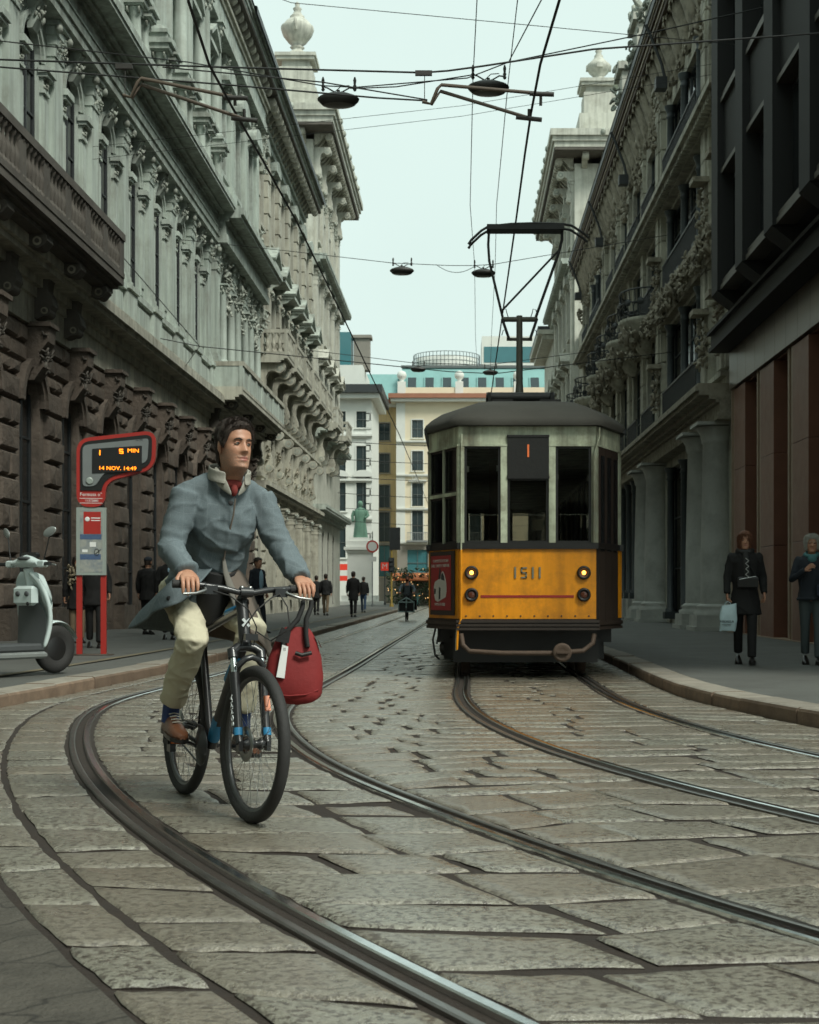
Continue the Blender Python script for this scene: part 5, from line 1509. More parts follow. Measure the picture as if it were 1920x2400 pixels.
# lamps, number, stripe, fittings on the front
for x, sx in ((-.675,0),(.675,0)):
    for z, lit in ((1.285,True),(1.02,False)):
        T = Matrix.Translation((x,0,z)) @ Matrix.Rotation(PI/2,4,'X')
        h = part('headlamp' if lit else 'signal_lamp', MB().lathe([(.082,0),(.084,.02),(.076,.045),(.060,.05),(.052,.03),(.03,.022),(.0,.02)], 20, T=T), TRAM_K, tr)
        part('lens', MB().ell((x,-.02,z), (.026 if lit else .05,.018,.026 if lit else .05), 12, 8), LAMPON if lit else LAMPOFF, h)
def seg_digit(d, x, z, w, h, t, y0, y1):
    m_ = MB()
    S = {'1': [(0,-.5,0,.5)], '5': [(-.5,.5,.5,.5),(-.5,0,.5,0),(-.5,-.5,.5,-.5),(-.5,0,-.5,.5),(.5,-.5,.5,0)]}[d]
    for a, b, c, e in S:
        m_.box(x+min(a,c)*w-t/2, x+max(a,c)*w+t/2, y0, y1, z+min(b,e)*h-t/2, z+max(b,e)*h+t/2)
    return m_
for k, (dg_, x) in enumerate((('1',-.150),('5',-.045),('1',.062),('1',.145))):
    part('fleet_number', seg_digit(dg_, x, 1.285, .055, .115, .020 if dg_ == '1' else .016, -.013, .0), NUM, tr)
part('red_stripe', MB().box(-.565,.555,-.006,.0,.985,1.015), STRIPE, tr)
for k in range(10):
    x = -.74+k*.164; part('rivet', MB().ell((x,-.002,.765), .011, 6, 4), RUSTM, tr)
mb = MB(); mb.tube([(-.795,-.03,2.95),(-.80,-.035,2.0),(-.80,-.04,1.55)], .012, 6); mb.tube([(-.80,-.035,1.56),(-.80,-.035,.72),(-.85,-.02,.60),(-.86,-.0,.35)], .014, 6)
part('pipe', mb, TRAM_C, tr); part('cable', MB().tube([(.86,-.03,3.03),(.86,-.045,2.92),(.80,-.05,2.72),(.795,-.04,2.0),(.79,-.04,1.65)], .012, 6), TRAM_C, tr)
part('lower_pipe', MB().tube([(-.80,-.05,1.56),(-.80,-.05,.74),(-.84,-.04,.62),(-.85,-.02,.36)], .016, 6), TRAM_Y, tr)
mb = MB(); 
for k in range(3): mb.box(-.86,.86,-.06,.0,.595+k*.045,.625+k*.045)
part('bumper_ribs', mb, TRAM_B, tr)
# ad board on the angled corner next to the bicycle side
ad = part('advert_frame', face(7, .77, 1.55, .12, .90, .02, .028), TRAM_B, tr)
a7, b7 = Vector(plan[7]), Vector(plan[0]); d7 = (b7-a7); L7 = d7.length; ang7 = math.atan2(d7.y, d7.x); n7 = Vector((d7.y,-d7.x)).normalized()
def on7(u, off, z): p = a7+d7*u+n7*off; return (p.x, p.y, z)
part('poster', face(7, .83, 1.50, .17, .82, .006, .034), POSTER, ad)
r7 = (PI/2, 0, ang7)
text('lettering', 'CON NOI SEI AL SICURO', .052, PSTW, ad, on7(.50,.036,1.435), r7, .001, 'CENTER', .85)
text('lettering', 'DALLE TEMPESTE TARIFFARIE.', .052, PSTW, ad, on7(.49,.036,1.375), r7, .001, 'CENTER', .85)
text('lettering', 'FAVOLA DI CIBISS', .052, PSTW, ad, on7(.47,.036,.90), r7, .001, 'CENTER', .8)
T7 = Matrix.Translation(on7(.49,.036,1.12)) @ Matrix.Rotation(ang7,4,'Z')
car = [(-.20,-.10),(-.21,.0),(-.17,.06),(-.06,.09),(-.0,.09),(.03,.17),(.08,.19),(.13,.15),(.19,.05),(.20,-.06),(.17,-.13),(.0,-.17),(-.08,-.19),(-.16,-.17)]
part('printed_car', MB().prism(car, -.0015, 0, 'y', 0, T7), PSTW, ad)
mb = MB(); mb.prism([(.02,.09),(.04,.155),(.08,.17),(.12,.13),(.14,.07)], -.003, -.0016, 'y', 0, T7); mb.prism([(-.20,-.09),(-.15,-.09),(-.14,-.03),(-.19,-.02)], -.003, -.0016, 'y', 0, T7); mb.prism([(-.05,-.16),(.0,-.15),(.01,-.02),(-.04,.0)], -.003, -.0016, 'y', 0, T7); mb.prism([(-.06,.095),(-.0,.095),(.01,.2),(-.02,.24)], -.003, -.0016, 'y', 0, T7)
part('printed_dark_areas', mb, PSTD, ad)  # dark shapes printed over the white car
# running gear, lifeguard, coupler
mb = MB(); mb.tube([(-.80,-.02,.55),(-.78,-.05,.42),(-.70,-.10,.345),(-.3,-.16,.325),(.3,-.16,.325),(.66,-.10,.35),(.78,-.03,.44),(.80,0,.55)], .030, 8); part('lifeguard_bar', mb, RUSTM, tr)
cp = part('coupler', MB().lathe([(.112,0),(.112,.05),(.085,.06),(.05,.045),(.03,.045)], 20, T=Matrix.Translation((.40,-.19,.335)) @ Matrix.Rotation(PI/2,4,'X')), RUSTM, tr)
part('coupler_pin', MB().box(.33,.47,-.28,-.23,.325,.345).tube([(.40,.3,.335),(.40,-.19,.335)], .035, 8), RUSTM, cp)
for y0 in (1.1, 9.6):
    bg_ = part('bogie', MB().box(-.95,-.85,y0-.3,y0+2.2,.22,.48).box(.85,.95,y0-.3,y0+2.2,.22,.48).box(-.85,.85,y0+.75,y0+1.15,.25,.5), TRAM_K, tr)
    for yy in (y0+.1, y0+1.8):
        for sx in (-1, 1):
            w = part('wheel', MB().lathe([(.0,-.06),(.31,-.06),(.34,-.045),(.34,.03),(.31,.05),(.0,.05)], 22, T=Matrix.Translation((sx*.735,yy,.335)) @ Matrix.Rotation(PI/2,4,'Y')), RUSTM, bg_)
        part('axle_box', MB().box(-1.02,-.93,yy-.14,yy+.14,.2,.48).box(.93,1.02,yy-.14,yy+.14,.2,.48).lathe([(.1,-.1),(.1,.05),(.03,.08)], 10, T=Matrix.Translation((-1.0,yy,.34)) @ Matrix.Rotation(-PI/2,4,'Y')), TRAM_K, bg_)
mb = MB(); mb.box(-1.1,1.1,.9,12.9,.42,.62); mb.box(-.9,.9,.6,1.0,.18,.6); mb.box(-.8,.8,4,9.3,.2,.45); part('underframe', mb, TRAM_K, tr)
mb = MB(); mb.tube([(-1.12,.95,.62),(-1.16,.93,.45),(-1.13,.95,.25),(-1.08,1.0,.2)], .014, 6); mb.tube([(-1.06,.9,.62),(-1.09,.9,.5),(-1.11,.95,.40)], .012, 6); part('hose', mb, TRAM_K, tr)
# ------------------------------------------------------------------ overhead wires, pull-off arms, hanging lamps
WIRE = mat('overhead_wire', (.022,.022,.021), .5, metal=.3, var=.2, bump=0)
ARM = mat('brown_insulating_rod', (.10,.075,.055), .5, var=.2, bump=.05)
LAMPM = mat('lamp_housing', (.035,.032,.028), .5, var=.3, scale=6, bump=.1)
LAMPGL = mat('lamp_diffuser', (.16,.15,.13), .35, var=.2, bump=.02)
def sag(a, b, s, n=10):
    a, b = Vector(a), Vector(b)
    return [a+(b-a)*(i/n) - Vector((0,0,s*4*(i/n)*(1-i/n))) for i in range(n+1)]
def wire(label, pts, r, group='overhead wires', n=5):
    o = part('overhead_wire', MB().tube(pts, r, n), WIRE)
    return tag(o, label, 'wire', group)
CZ = 6.24
c1 = lambda Y: (R3(Y)+R4(Y))/2
c2 = lambda Y: (R1(Y)+R2(Y))/2
ysw = [1.5,3,5,7,9,11,12.5,14,15.4,17,20,25,31,38,46,60,80,105]
wire('contact wire running along above the tram to its collector bow', [(c1(y)+.0, y, CZ+(.05 if y in (12.5,17) else 0)) for y in ysw], .014)
wire('contact wire running along above the bicycle track', [(c2(y), y, CZ) for y in ysw], .014)
# span at the junction (Y about 15): two cross wires carrying pull-off arms
Ys = 15.2
W1 = [(-9,Ys,7.15),(-4.94,Ys,6.74),(-2.6,Ys,6.66),(-.42,Ys,6.60),(-.15,Ys,6.62),(.22,Ys,6.67),(1.4,Ys,6.85),(3.8,Ys,7.02),(5.6,Ys,7.2)]
wire('taut upper cross wire with clamp, passing just above the pull-off arms', W1, .011)
wire('lower cross wire sloping from the arcaded palazzo to the pull-off arm above the street centre', [(-9,Ys,6.95),(-4.94,Ys,6.66),(-2.5,Ys,6.47),(-.9,Ys,6.33),(-.37,Ys,6.30)], .010)
wire('short second strand splitting from the cross wire near the hanging lamp', [(-3.2,Ys,6.66),(-1.5,Ys,6.50),(-.37,Ys,6.31)], .008)
def pulloff(label, x0, z0, xa, za, xb, zb):
    t = thing('pull_off_arm', label, 'wire arm', (0,0,0), 0, 'pull-off arms on the cross wire')
    part('rod', MB().tube([(x0,Ys,z0),(x0+.09,Ys-.02,z0-.03),(x0+.16,Ys-.03,z0+.13),(x0+.20,Ys-.03,z0+.17),(xa,Ys-.05,za)], .019, 8), ARM, t)
    part('rod', MB().tube([(x0+.09,Ys,z0-.03),(x0+.19,Ys+.02,z0+.12),(xb,Ys+.1,zb)], .019, 8), ARM, t)
    part('clamp', MB().tube([(xa-.12,Ys-.05,za+.0),(xa+.14,Ys-.05,za-.01)], .026, 8).tube([(xa,Ys-.05,za),(xa,Ys-.02,CZ)], .018, 6), LAMPM, t)
    part('clamp', MB().tube([(xb-.14,Ys+.1,zb+.01),(xb+.14,Ys+.1,zb-.02)], .026, 8).tube([(xb,Ys+.1,zb),(xb,Ys+.08,CZ)], .018, 6), LAMPM, t)
    part('hanger', MB().tube([(x0+.02,Ys,z0),(x0+.02,Ys,z0+.33)], .005, 6).box(x0-.08,x0+.10,Ys-.02,Ys+.02,z0+.28,z0+.33), LAMPM, t)
pulloff('brown forked pull-off arm holding the tram contact wire above the street centre', -.42, 6.29, .84, 6.36, .72, 6.15)
pulloff('brown forked pull-off arm in front of the arcaded palazzo', -3.62, 6.36, -2.42, 6.32, -2.34, 6.14)
# hanging street lamps
def lamp(label, x, y, z):
    t = thing('hanging_lamp', label, 'street lamp', (x, y, z), 0, 'lamps hung over the street')
    mb = MB(); mb.lathe([(.05,.10),(.20,.09),(.34,.04),(.385,.0),(.375,-.04),(.30,-.115),(.24,-.125)], 20, sy=.62); part('housing', mb, LAMPM, t)
    part('diffuser', MB().lathe([(.29,-.112),(.25,-.135),(.10,-.145),(.0,-.146)], 20, sy=.62), LAMPGL, t)
    mb = MB(); mb.tube([(-.27,0,.22),(-.2,0,.20),(-.08,0,.13),(0,0,.11),(.08,0,.13),(.2,0,.2),(.3,0,.19)], .014, 6); mb.tube([(0,0,.08),(0,0,.16)], .03, 8); mb.tube([(-.05,0,.14),(.05,.02,.24),(.2,.02,.25)], .009, 6); part('hanger', mb, LAMPM, t)
    for sx in (-.28, .3):
        part('insulator', MB().lathe([(.02,0),(.035,.03),(.02,.06),(.035,.09),(.02,.12),(.03,.2),(.012,.26)], 8, (sx,0,.14)), LAMPM, t)
    return t
lamp('hanging street lamp left of the pull-off arm, in front of the pale corner palazzo', -2.26, 26, 10.08)
lamp('hanging street lamp between the pull-off arm rods at the top of the sky', .48, 26, 10.30)
lamp('smaller hanging street lamp alone in the middle of the sky', -1.9, 45, 11.27)
lamp('smaller hanging street lamp beside the pantograph frame', .68, 45, 11.2)
lamp('distant hanging street lamp over the far teal roof', -2.15, 70, 12.1)
lamp('distant hanging street lamp just left of the pantograph post', 1.4, 70, 11.95)
wire('wire carrying the two nearest hanging lamps across the street', [(-9,26,11.2),(-5,26,10.75),(-2.55,26,10.32),(-1.95,26,10.29),(.1,26,10.46),(.85,26,10.75),(3.5,26,11.3),(5.5,26,11.75)], .012)
wire('slack cable looped along to the two nearest hanging lamps', [(-1.95,26,10.27),(-1.2,26,10.30),(-.3,26,10.44),(.2,26,10.52)], .012)
wire('wire carrying the pair of smaller lamps across the street', [(-9,45,12.25),(-5.5,45,11.88),(-2.2,45,11.5),(-.4,45,11.42),(.4,45,11.42),(1.0,45,11.46),(6.6,45,12.4)], .011)
wire('slack loop of cable between the pair of smaller lamps', sag((-.8,45,11.44),(.4,45,11.40),.22), .010)
wire('wire carrying the two distant lamps across the street', [(-9,70,13.2),(-2.4,70,12.4),(1.3,70,12.3),(6.6,70,13.0)], .016)
wire('wire from the arcaded palazzo balcony across to the iron bay building', [(-9,40.6,8.4),(-7.6,41.2,8.2),(-.4,43,7.75),(1,43.4,7.75),(6.6,44.5,8.6)], .014)
wire('thin stay from the palazzo wire node up out of the picture', [(-7.6,41.2,8.2),(-8.0,33,9.0),(-8.4,26,9.9)], .012)
wire('short stay from the palazzo wire node down to the wall', [(-7.6,41.2,8.2),(-8.9,44,7.6)], .010)
for dx, lab in ((.20,'thin lengthwise cable running through the lamps, nearer the street centre'),(.85,'thin lengthwise cable running through the lamps, nearer the tram')):
    wire(lab, [(dx+.5,8,11.2),(dx+.1,18,10.7),(dx,26,10.45),(dx,35,10.6),(dx+.2,45,11.4),(dx+.35,58,11.5),(dx+.55,70,12.1)], .009)
wire('steep wire from the upper lamp rising over the street', [(.85,26,10.75),(1.6,20,10.3),(3.2,14,10.2)], .011)
wire('high thin wire crossing the top of the sky', [(-9,30,15.4),(-3.6,30,13.5),(7,30,12.5)], .008)
wire('pale thin wire crossing beside the tram pole from facade to facade', [(-9,34,11.7),(0,34,12.7),(6.6,34,13.8)], .006)
wire('second pale thin wire just below, crossing from facade to facade', [(-9,34,11.4),(0,34,12.45),(6.6,34,13.55)], .006)
for k, y in enumerate((88, 92, 97, 103, 109, 114)):
    z = 10.2-k*.75
    wire(['topmost far wire over the square','second far wire over the square','third far wire over the square','fourth far wire over the square','fifth far wire over the square','lowest far wire over the square'][k], sag((-14,y,z+.9),(9,y+2,z+.3),.5), .022, 'far wires over the square')
# ------------------------------------------------------------------ people kit
def creases(m, scale, dist, strength=.6):
    N, L = m.node_tree.nodes, m.node_tree.links; b = N['Principled BSDF']
    tc = N.new('ShaderNodeTexCoord').outputs['Object']
    n = N.new('ShaderNodeTexNoise'); n.noise_type = 'RIDGED_MULTIFRACTAL'; n.inputs['Scale'].default_value = scale; n.inputs['Detail'].default_value = 3; n.inputs['Distortion'].default_value = .6; L.new(tc, n.inputs['Vector'])
    bp = N.new('ShaderNodeBump'); bp.inputs['Strength'].default_value = strength; bp.inputs['Distance'].default_value = dist; L.new(n.outputs['Fac'], bp.inputs['Height'])
    k = b.inputs['Normal'].links
    if k: L.new(k[0].from_socket, bp.inputs['Normal'])
    L.new(bp.outputs[0], b.inputs['Normal'])
def cloth(name, col, rough=.85, var=.15, bump=.15, bscale=90, **k): return mat(name, col, rough, var=var, scale=6, bump=bump, bscale=bscale, coords='obj', **k)
SKIN = mat('skin', (.45,.235,.15), .45, var=.16, scale=30, bump=.15, bscale=220, coords='obj', fine=.08, dirt=(.40,.13,.085), dirt_amt=.35, dirt_scale=14)
STUB = mat('stubbled_skin', (.36,.20,.135), .5, var=.2, scale=60, bump=.3, bscale=420, coords='obj', fine=.2)
SKIN_R = mat('skin_reddened', (.43,.19,.12), .5, var=.10, scale=18, bump=.06, bscale=160, coords='obj')
LIPS = mat('lips', (.34,.13,.10), .45, var=.1, bump=.05, coords='obj')
EYEW = mat('eye_white', (.30,.27,.24), .2, var=.05, bump=0)
IRIS = mat('iris_dark', (.03,.02,.014), .15, var=.1, bump=0)
HAIR_BR = mat('dark_brown_hair', (.030,.018,.012), .55, var=.4, scale=40, bump=.8, bscale=170, coords='obj')
HAIR_AU = mat('auburn_hair', (.15,.055,.025), .5, var=.4, scale=30, bump=.8, bscale=120, coords='obj')
HAIR_GR = mat('white_grey_hair', (.48,.47,.42), .55, var=.3, scale=30, bump=.8, bscale=120, coords='obj')
BLACKC = cloth('black_wool', (.0075,.007,.0068)); DARKC = cloth('charcoal_cloth', (.014,.014,.014)); NAVYC = cloth('navy_cloth', (.014,.018,.026))
DENIM = cloth('blue_denim', (.04,.075,.14)); BEIGEC = cloth('beige_cloth', (.22,.16,.10)); GREYBL = cloth('grey_blue_knit', (.13,.16,.18)); GREYTR = cloth('grey_green_trousers', (.06,.075,.078))
SHIRTB = cloth('pale_blue_shirt', (.28,.42,.52)); TEALS = cloth('teal_scarf', (.06,.17,.18)); SHOEB = mat('black_shoe_leather', (.012,.011,.010), .35, var=.2, bump=.1, coords='obj')
FUR = cloth('pale_fur', (.30,.25,.17), bump=.9, bscale=50)

HT = [(-.30,.085,.060,.085),(-.25,.068,.050,.072),(-.21,.060,.044,.068),(-.150,.056,.042,.066),(-.124,.050,.050,.064),(-.113,.047,.082,.066),(-.100,.053,.089,.070),(-.085,.059,.091,.075),(-.06,.065,.092,.083),(-.03,.069,.091,.091),(0,.0725,.089,.098),(.03,.0745,.0945,.103),(.06,.0745,.091,.104),(.085,.068,.079,.096),(.103,.053,.058,.076),(.114,.033,.036,.048),(.119,.012,.012,.016)]
_hz = np.arange(-.30, .1195, .001)
_hv = []
for _c in (1, 2, 3):
    _v = np.interp(_hz, [r[0] for r in HT], [r[_c] for r in HT])
    _k = np.exp(-.5*(np.arange(-12, 13)/4.5)**2); _k /= _k.sum()
    _w = np.convolve(np.pad(_v, 12, mode='edge'), _k, 'valid')
    _w[_hz > .098] = _v[_hz > .098]
    _hv.append(_w)
def interp(tbl, z): return [float(np.interp(z, _hz, v)) for v in _hv]
def G(x, s): return math.exp(-.5*(x/s)**2)
def head_pt(a, z, infl=0.):
    """a = 0 faces -Y; returns point on the head"""
    w, f, b = interp(HT, z)
    sx, cy = math.sin(a), math.cos(a)
    x = (w+infl)*math.copysign(abs(sx)**.92, sx)
    y = -(f+infl)*math.copysign(abs(cy)**.88, cy) if cy > 0 else (b+infl)*abs(cy)**.95
    d = 0.
    if cy > 0 and infl == 0:
        ax = abs(x)
        nz = max(0, min(1, (.022-z)/.05)); 
        if z > -.045: d += (.006+.026*nz)*G(x, .0075+.005*nz)*(1 if z > -.030 else G(z+.030, .007))*(1 if z < .022 else G(z-.022, .010))
        d -= .0115*G(ax-.031, .015)*G(z-.006, .0105)
        d += .0045*G(ax-.030, .020)*G(z-.026, .008)
        d += .0050*G(ax-.046, .018)*G(z+.022, .018)
        d += .0055*G(x, .019)*(G(z+.0565, .0045)+.95*G(z+.0690, .0050)) - .0045*G(x, .022)*G(z+.0627, .0022)
        d -= .0030*G(ax-.030,.008)*G(z+.062,.012)
        d += .0050*G(x, .017)*G(z+.100, .011)
        d -= .0025*G(x, .02)*G(z+.083, .007)
    return Vector((x, y-d, z))
def head_mesh(mb, T, mskin=0, mlip=1, nu=56, nv=58, neck=(0,0,0), zb=-.29, stub=None):
    zs = [zb+(.119-zb)*(j/nv) for j in range(nv+1)]
    base = len(mb.v)
    rings = [[head_pt(-PI+2*PI*i/nu, z) for i in range(nu)] for z in zs]
    f0 = len(mb.f)
    NK = Vector(neck); mb.loft([[T @ p + NK*max(0, (-.10-p.z)/.19) for p in r] for r in rings], mskin, True, True, False, True)
    k = f0
    for j in range(nv):
        for i in range(nu):
            c = (rings[j][i]+rings[j+1][i])/2
            if c.y < -.06 and abs(c.x) < .0245*(1-.15*abs(c.z+.062)/.01) and abs(c.z+.0625) < .0105*(1-(c.x/.027)**2)+.001: mb.m[k] = mlip
            elif stub is not None and -.135 < c.z < -.048+.03*max(0,abs(c.x)-.035)/.03 and c.y < .03 and mnoise.noise(c*220) > -.25: mb.m[k] = stub
            k += 1
    for sx in (-1, 1):       # ears
        Te = T @ Matrix.Translation((sx*.0755,.012,-.004)) @ Euler((R(12),0,sx*R(22))).to_matrix().to_4x4()
        mb.ell((0,0,.0), (.0075,.018,.031), 12, 10, mskin, Te); mb.ell((sx*.006,.004,.004), (.007,.0165,.026), 10, 8, mskin, Te)
def hair_cap(T, line, infl, mt, parent, name='hair', seed=0, rough=.004, low=-.21, bottom_flare=0., nu=60, nv=46, ztop=.119):
    """hair: shell over the scalp where line(a) is the lowest z at that angle"""
    mb = MB(); vs = []; idx = {}
    for i in range(nu):
        a = -PI+2*PI*i/nu
        z0 = line(a)
        col = []
        for j in range(nv+1):
            t = j/nv; z = z0+(ztop-z0)*t
            g = infl*min(1, (t*7+.18))
            p = head_pt(a, max(z, -.13), .0001)
            n = Vector((p.x, p.y, max(0,z)*.9)).normalized()
            e = g + rough*mnoise.noise(Vector((p.x*46+seed, p.y*46, z*34))) + bottom_flare*max(0,-z)*.6
            q = p+n*e; q.z = z+n.z*e
            vs.append(q)
    rings = [[T @ vs[i*(nv+1)+j] for i in range(nu)] for j in range(nv+1)]
    mb.loft(rings, 0, True, True, False, True)
    return part(name, mb, mt, parent)
def strands(T, line, infl, parent, mt, n, length, seed, fwd=(0,-.3,.6), drop=0., r=.0011, ztop=.115):
    mb = MB(); rdd = random.Random(seed); F = Vector(fwd)
    while n > 0:
        a = rdd.uniform(-PI, PI); z0 = line(a); z = z0+(ztop-z0)*rdd.random()**.8
        p = head_pt(a, max(z, -.13), .0001); nn = Vector((p.x, p.y, max(0, z)*.9)).normalized()
        q = p+nn*(infl*.85); q.z = z+nn.z*infl*.85
        d = (nn*.6+F+Vector((rdd.uniform(-.5,.5), rdd.uniform(-.5,.5), rdd.uniform(-.3,.4)-drop))).normalized()
        L_ = length*rdd.uniform(.6,1.3)
        mb.tube([T @ q, T @ (q+d*L_*.55), T @ (q+(d*.85+nn*-.12-Vector((0,0,.12+drop))).normalized()*L_)], [r*1.3, r, r*.2], 3, cap=False); n -= 1
    o = part('hair_strands', mb, mt, parent); o['kind'] = 'stuff'
    return o
def eyes(T, parent, brow=HAIR_BR, gaze=0.):
    for sx in (-1, 1):
        e = part('eye', MB().ell((sx*.031,-.0735,.006), (.0135,.0125,.0095), 12, 8, 0, T), EYEW, parent)
        part('iris', MB().ell((sx*.031+gaze,-.0845,.0065), (.0068,.0030,.0068), 10, 6, 0, T), IRIS, e)
        part('eyelid', MB().tube([(sx*.031-.015,-.0790,.004),(sx*.031-.007,-.0868,.0125),(sx*.031+.007,-.0868,.0125),(sx*.031+.015,-.0790,.004)], .0026, 6, 0, T), SKIN_R, e)
        pts = [(sx*.012,-.0955,.0215),(sx*.026,-.0965,.0262),(sx*.040,-.0885,.0260),(sx*.050,-.0785,.0205)]
        part('eyebrow', MB().tube(pts, [.0028,.0036,.0030,.0015], 6, 0, T), brow, parent)
def remesh(mb, voxel, smooth, mats, name):
    me = mb.mesh(name, mats)
    def st(o):
        r = o.modifiers.new('r', 'REMESH'); r.mode = 'VOXEL'; r.voxel_size = voxel; r.use_smooth_shade = True
        s = o.modifiers.new('s', 'SMOOTH'); s.iterations = smooth; s.factor = .5
    out = modmesh(me, st, name)
    out.materials.clear()
    for m_ in (mats if isinstance(mats, (list, tuple)) else [mats]): out.materials.append(m_)
    return out
def coords(me):
    n = len(me.vertices); co = np.empty(n*3, 'f'); no = np.empty(n*3, 'f')
    me.vertices.foreach_get('co', co); me.vertex_normals.foreach_get('vector', no)
    return co.reshape(-1, 3), no.reshape(-1, 3)
def setco(me, co):
    me.vertices.foreach_set('co', co.astype('f').ravel()); me.update()
def folds(me, amp, fr, seed=0, sc=(1,1,1), sharp=3.2):
    co, no = coords(me)
    nn = np.array([max(0., 1-abs(mnoise.noise(Vector((c[0]*fr*sc[0]+seed, c[1]*fr*sc[1], c[2]*fr*sc[2]))))*sharp)**2 for c in co])
    setco(me, co+no*(amp*nn)[:, None])
def ridges(me, amp, fr, seed=0, sc=(1,1,1)):
    co, no = coords(me)
    nn = np.array([.30-abs(mnoise.noise(Vector((c[0]*fr*sc[0]+seed, c[1]*fr*sc[1], c[2]*fr*sc[2])))) for c in co])
    setco(me, co+no*(amp*nn)[:, None])
def wrinkle(me, amp, fr, seed=0, zs=1.0):
    co, no = coords(me)
    nn = np.array([mnoise.noise(Vector((c[0]*fr+seed, c[1]*fr, c[2]*fr*zs))) + .5*mnoise.noise(Vector((c[0]*fr*2.3+seed, c[1]*fr*2.3, c[2]*fr*2.3*zs+5))) for c in co])
    setco(me, co+no*(amp*nn)[:, None])
def oval(c, rx, ry, n=20, tilt=0., p=1.0, ax=None):
    """ring of n points, tilted about the y axis"""
    out = []
    for i in range(n):
        a = 2*PI*i/n
        x, y = rx*math.copysign(abs(math.cos(a))**p, math.cos(a)), ry*math.copysign(abs(math.sin(a))**p, math.sin(a))
        v = Vector((x*math.cos(tilt), y, -x*math.sin(tilt)))
        out.append(Vector(c)+v)
    return out
def hand(mb, wrist, knuck, across, down, m=0, curl=1.0, size=1.0, thumb=1):
    """palm from wrist to knuckles; fingers of different length bend twice; thumb leaves the side of the palm"""
    W, K = Vector(wrist), Vector(knuck); A = Vector(across).normalized(); D = Vector(down).normalized()
    F = (K-W).normalized()
    for t, r in ((0,.026),(.35,.027),(.7,.026),(1,.020)):
        pass
    mb.loft([oval_on(W+(K-W)*t, A, D, w*size, h*size) for t, w, h in ((-.25,.027,.021),(.1,.030,.019),(.5,.040,.018),(.9,.043,.016),(1.05,.040,.012))], m, True, True, True, True)
    ln = (.070,.078,.073,.058)
    for k in range(4):
        s = K + A*((k-1.5)*.0222*size)
        l = ln[k]*size
        d1 = (F*.75+D*.45*curl).normalized(); d2 = (F*.15+D*1.0*curl).normalized(); d3 = (F*-.25+D*1.0*curl).normalized()
        p1 = s+d1*l*.48; p2 = p1+d2*l*.34; p3 = p2+d3*l*.26
        mb.tube([s-F*.012, s+d1*.006, p1, p1+d2*.008, p2, p3], [.0090*size,.0096*size,.0090*size,.0092*size,.0080*size,.0062*size], 10, m)
        mb.ell(p3, .0060*size, 8, 5, m)
    b = W+(K-W)*.35+A*(thumb*-.034*size)
    t1 = b+(F*.5+A*(-thumb)*.55+D*.5).normalized()*.034*size; t2 = t1+(F*.6+D*.7+A*thumb*.1).normalized()*.030*size
    mb.tube([b-F*.01+A*thumb*.01, b, t1, t2], [.014*size,.0135*size,.0110*size,.0080*size], 8, m); mb.ell(t2, .0082*size, 8, 5, m)
def oval_on(c, a, d, w, h, n=14):
    return [Vector(c)+a*(w*math.cos(2*PI*i/n))+d*(h*math.sin(2*PI*i/n)) for i in range(n)]
def shoe(parent, heel, yaw, L_, m, pitch=0., sole=None, name='shoe'):
    mb = MB(); rings = []
    for t, w, h in ((0,.030,.055),(.08,.036,.075),(.25,.038,.085),(.42,.040,.075),(.6,.047,.060),(.8,.046,.045),(.94,.034,.034),(1,.014,.022)):
        x = L_*t
        rings.append([(x, w*c, (h if s > 0 else .0)*abs(s)**.7 if s > 0 else 0.0) for c, s in ((math.cos(2*PI*i/14), math.sin(2*PI*i/14)) for i in range(14))])
    mb.loft(rings, 0, True, True, True, True)
    T = Matrix.Translation(heel) @ Matrix.Rotation(yaw, 4, 'Z') @ Matrix.Rotation(pitch, 4, 'Y')
    o = part(name, MB().add([T @ Vector(v) for v in mb.v], mb.f, 0, True), m, parent)
    ms = MB(); P = [(x_, w_) for x_, w_ in ((-.004,0),(0,.031),(.1,.038),(.25,.036),(.6,.049),(.8,.048),(.95,.034),(1.01,0))]
    poly = [(L_*x_, w_) for x_, w_ in P]+[(L_*x_, -w_) for x_, w_ in P[-2:0:-1]]
    ms.prism(poly, -.018, .004, 'z', 0, T)
    part('sole', ms, sole or SHOEB, o)
    return o

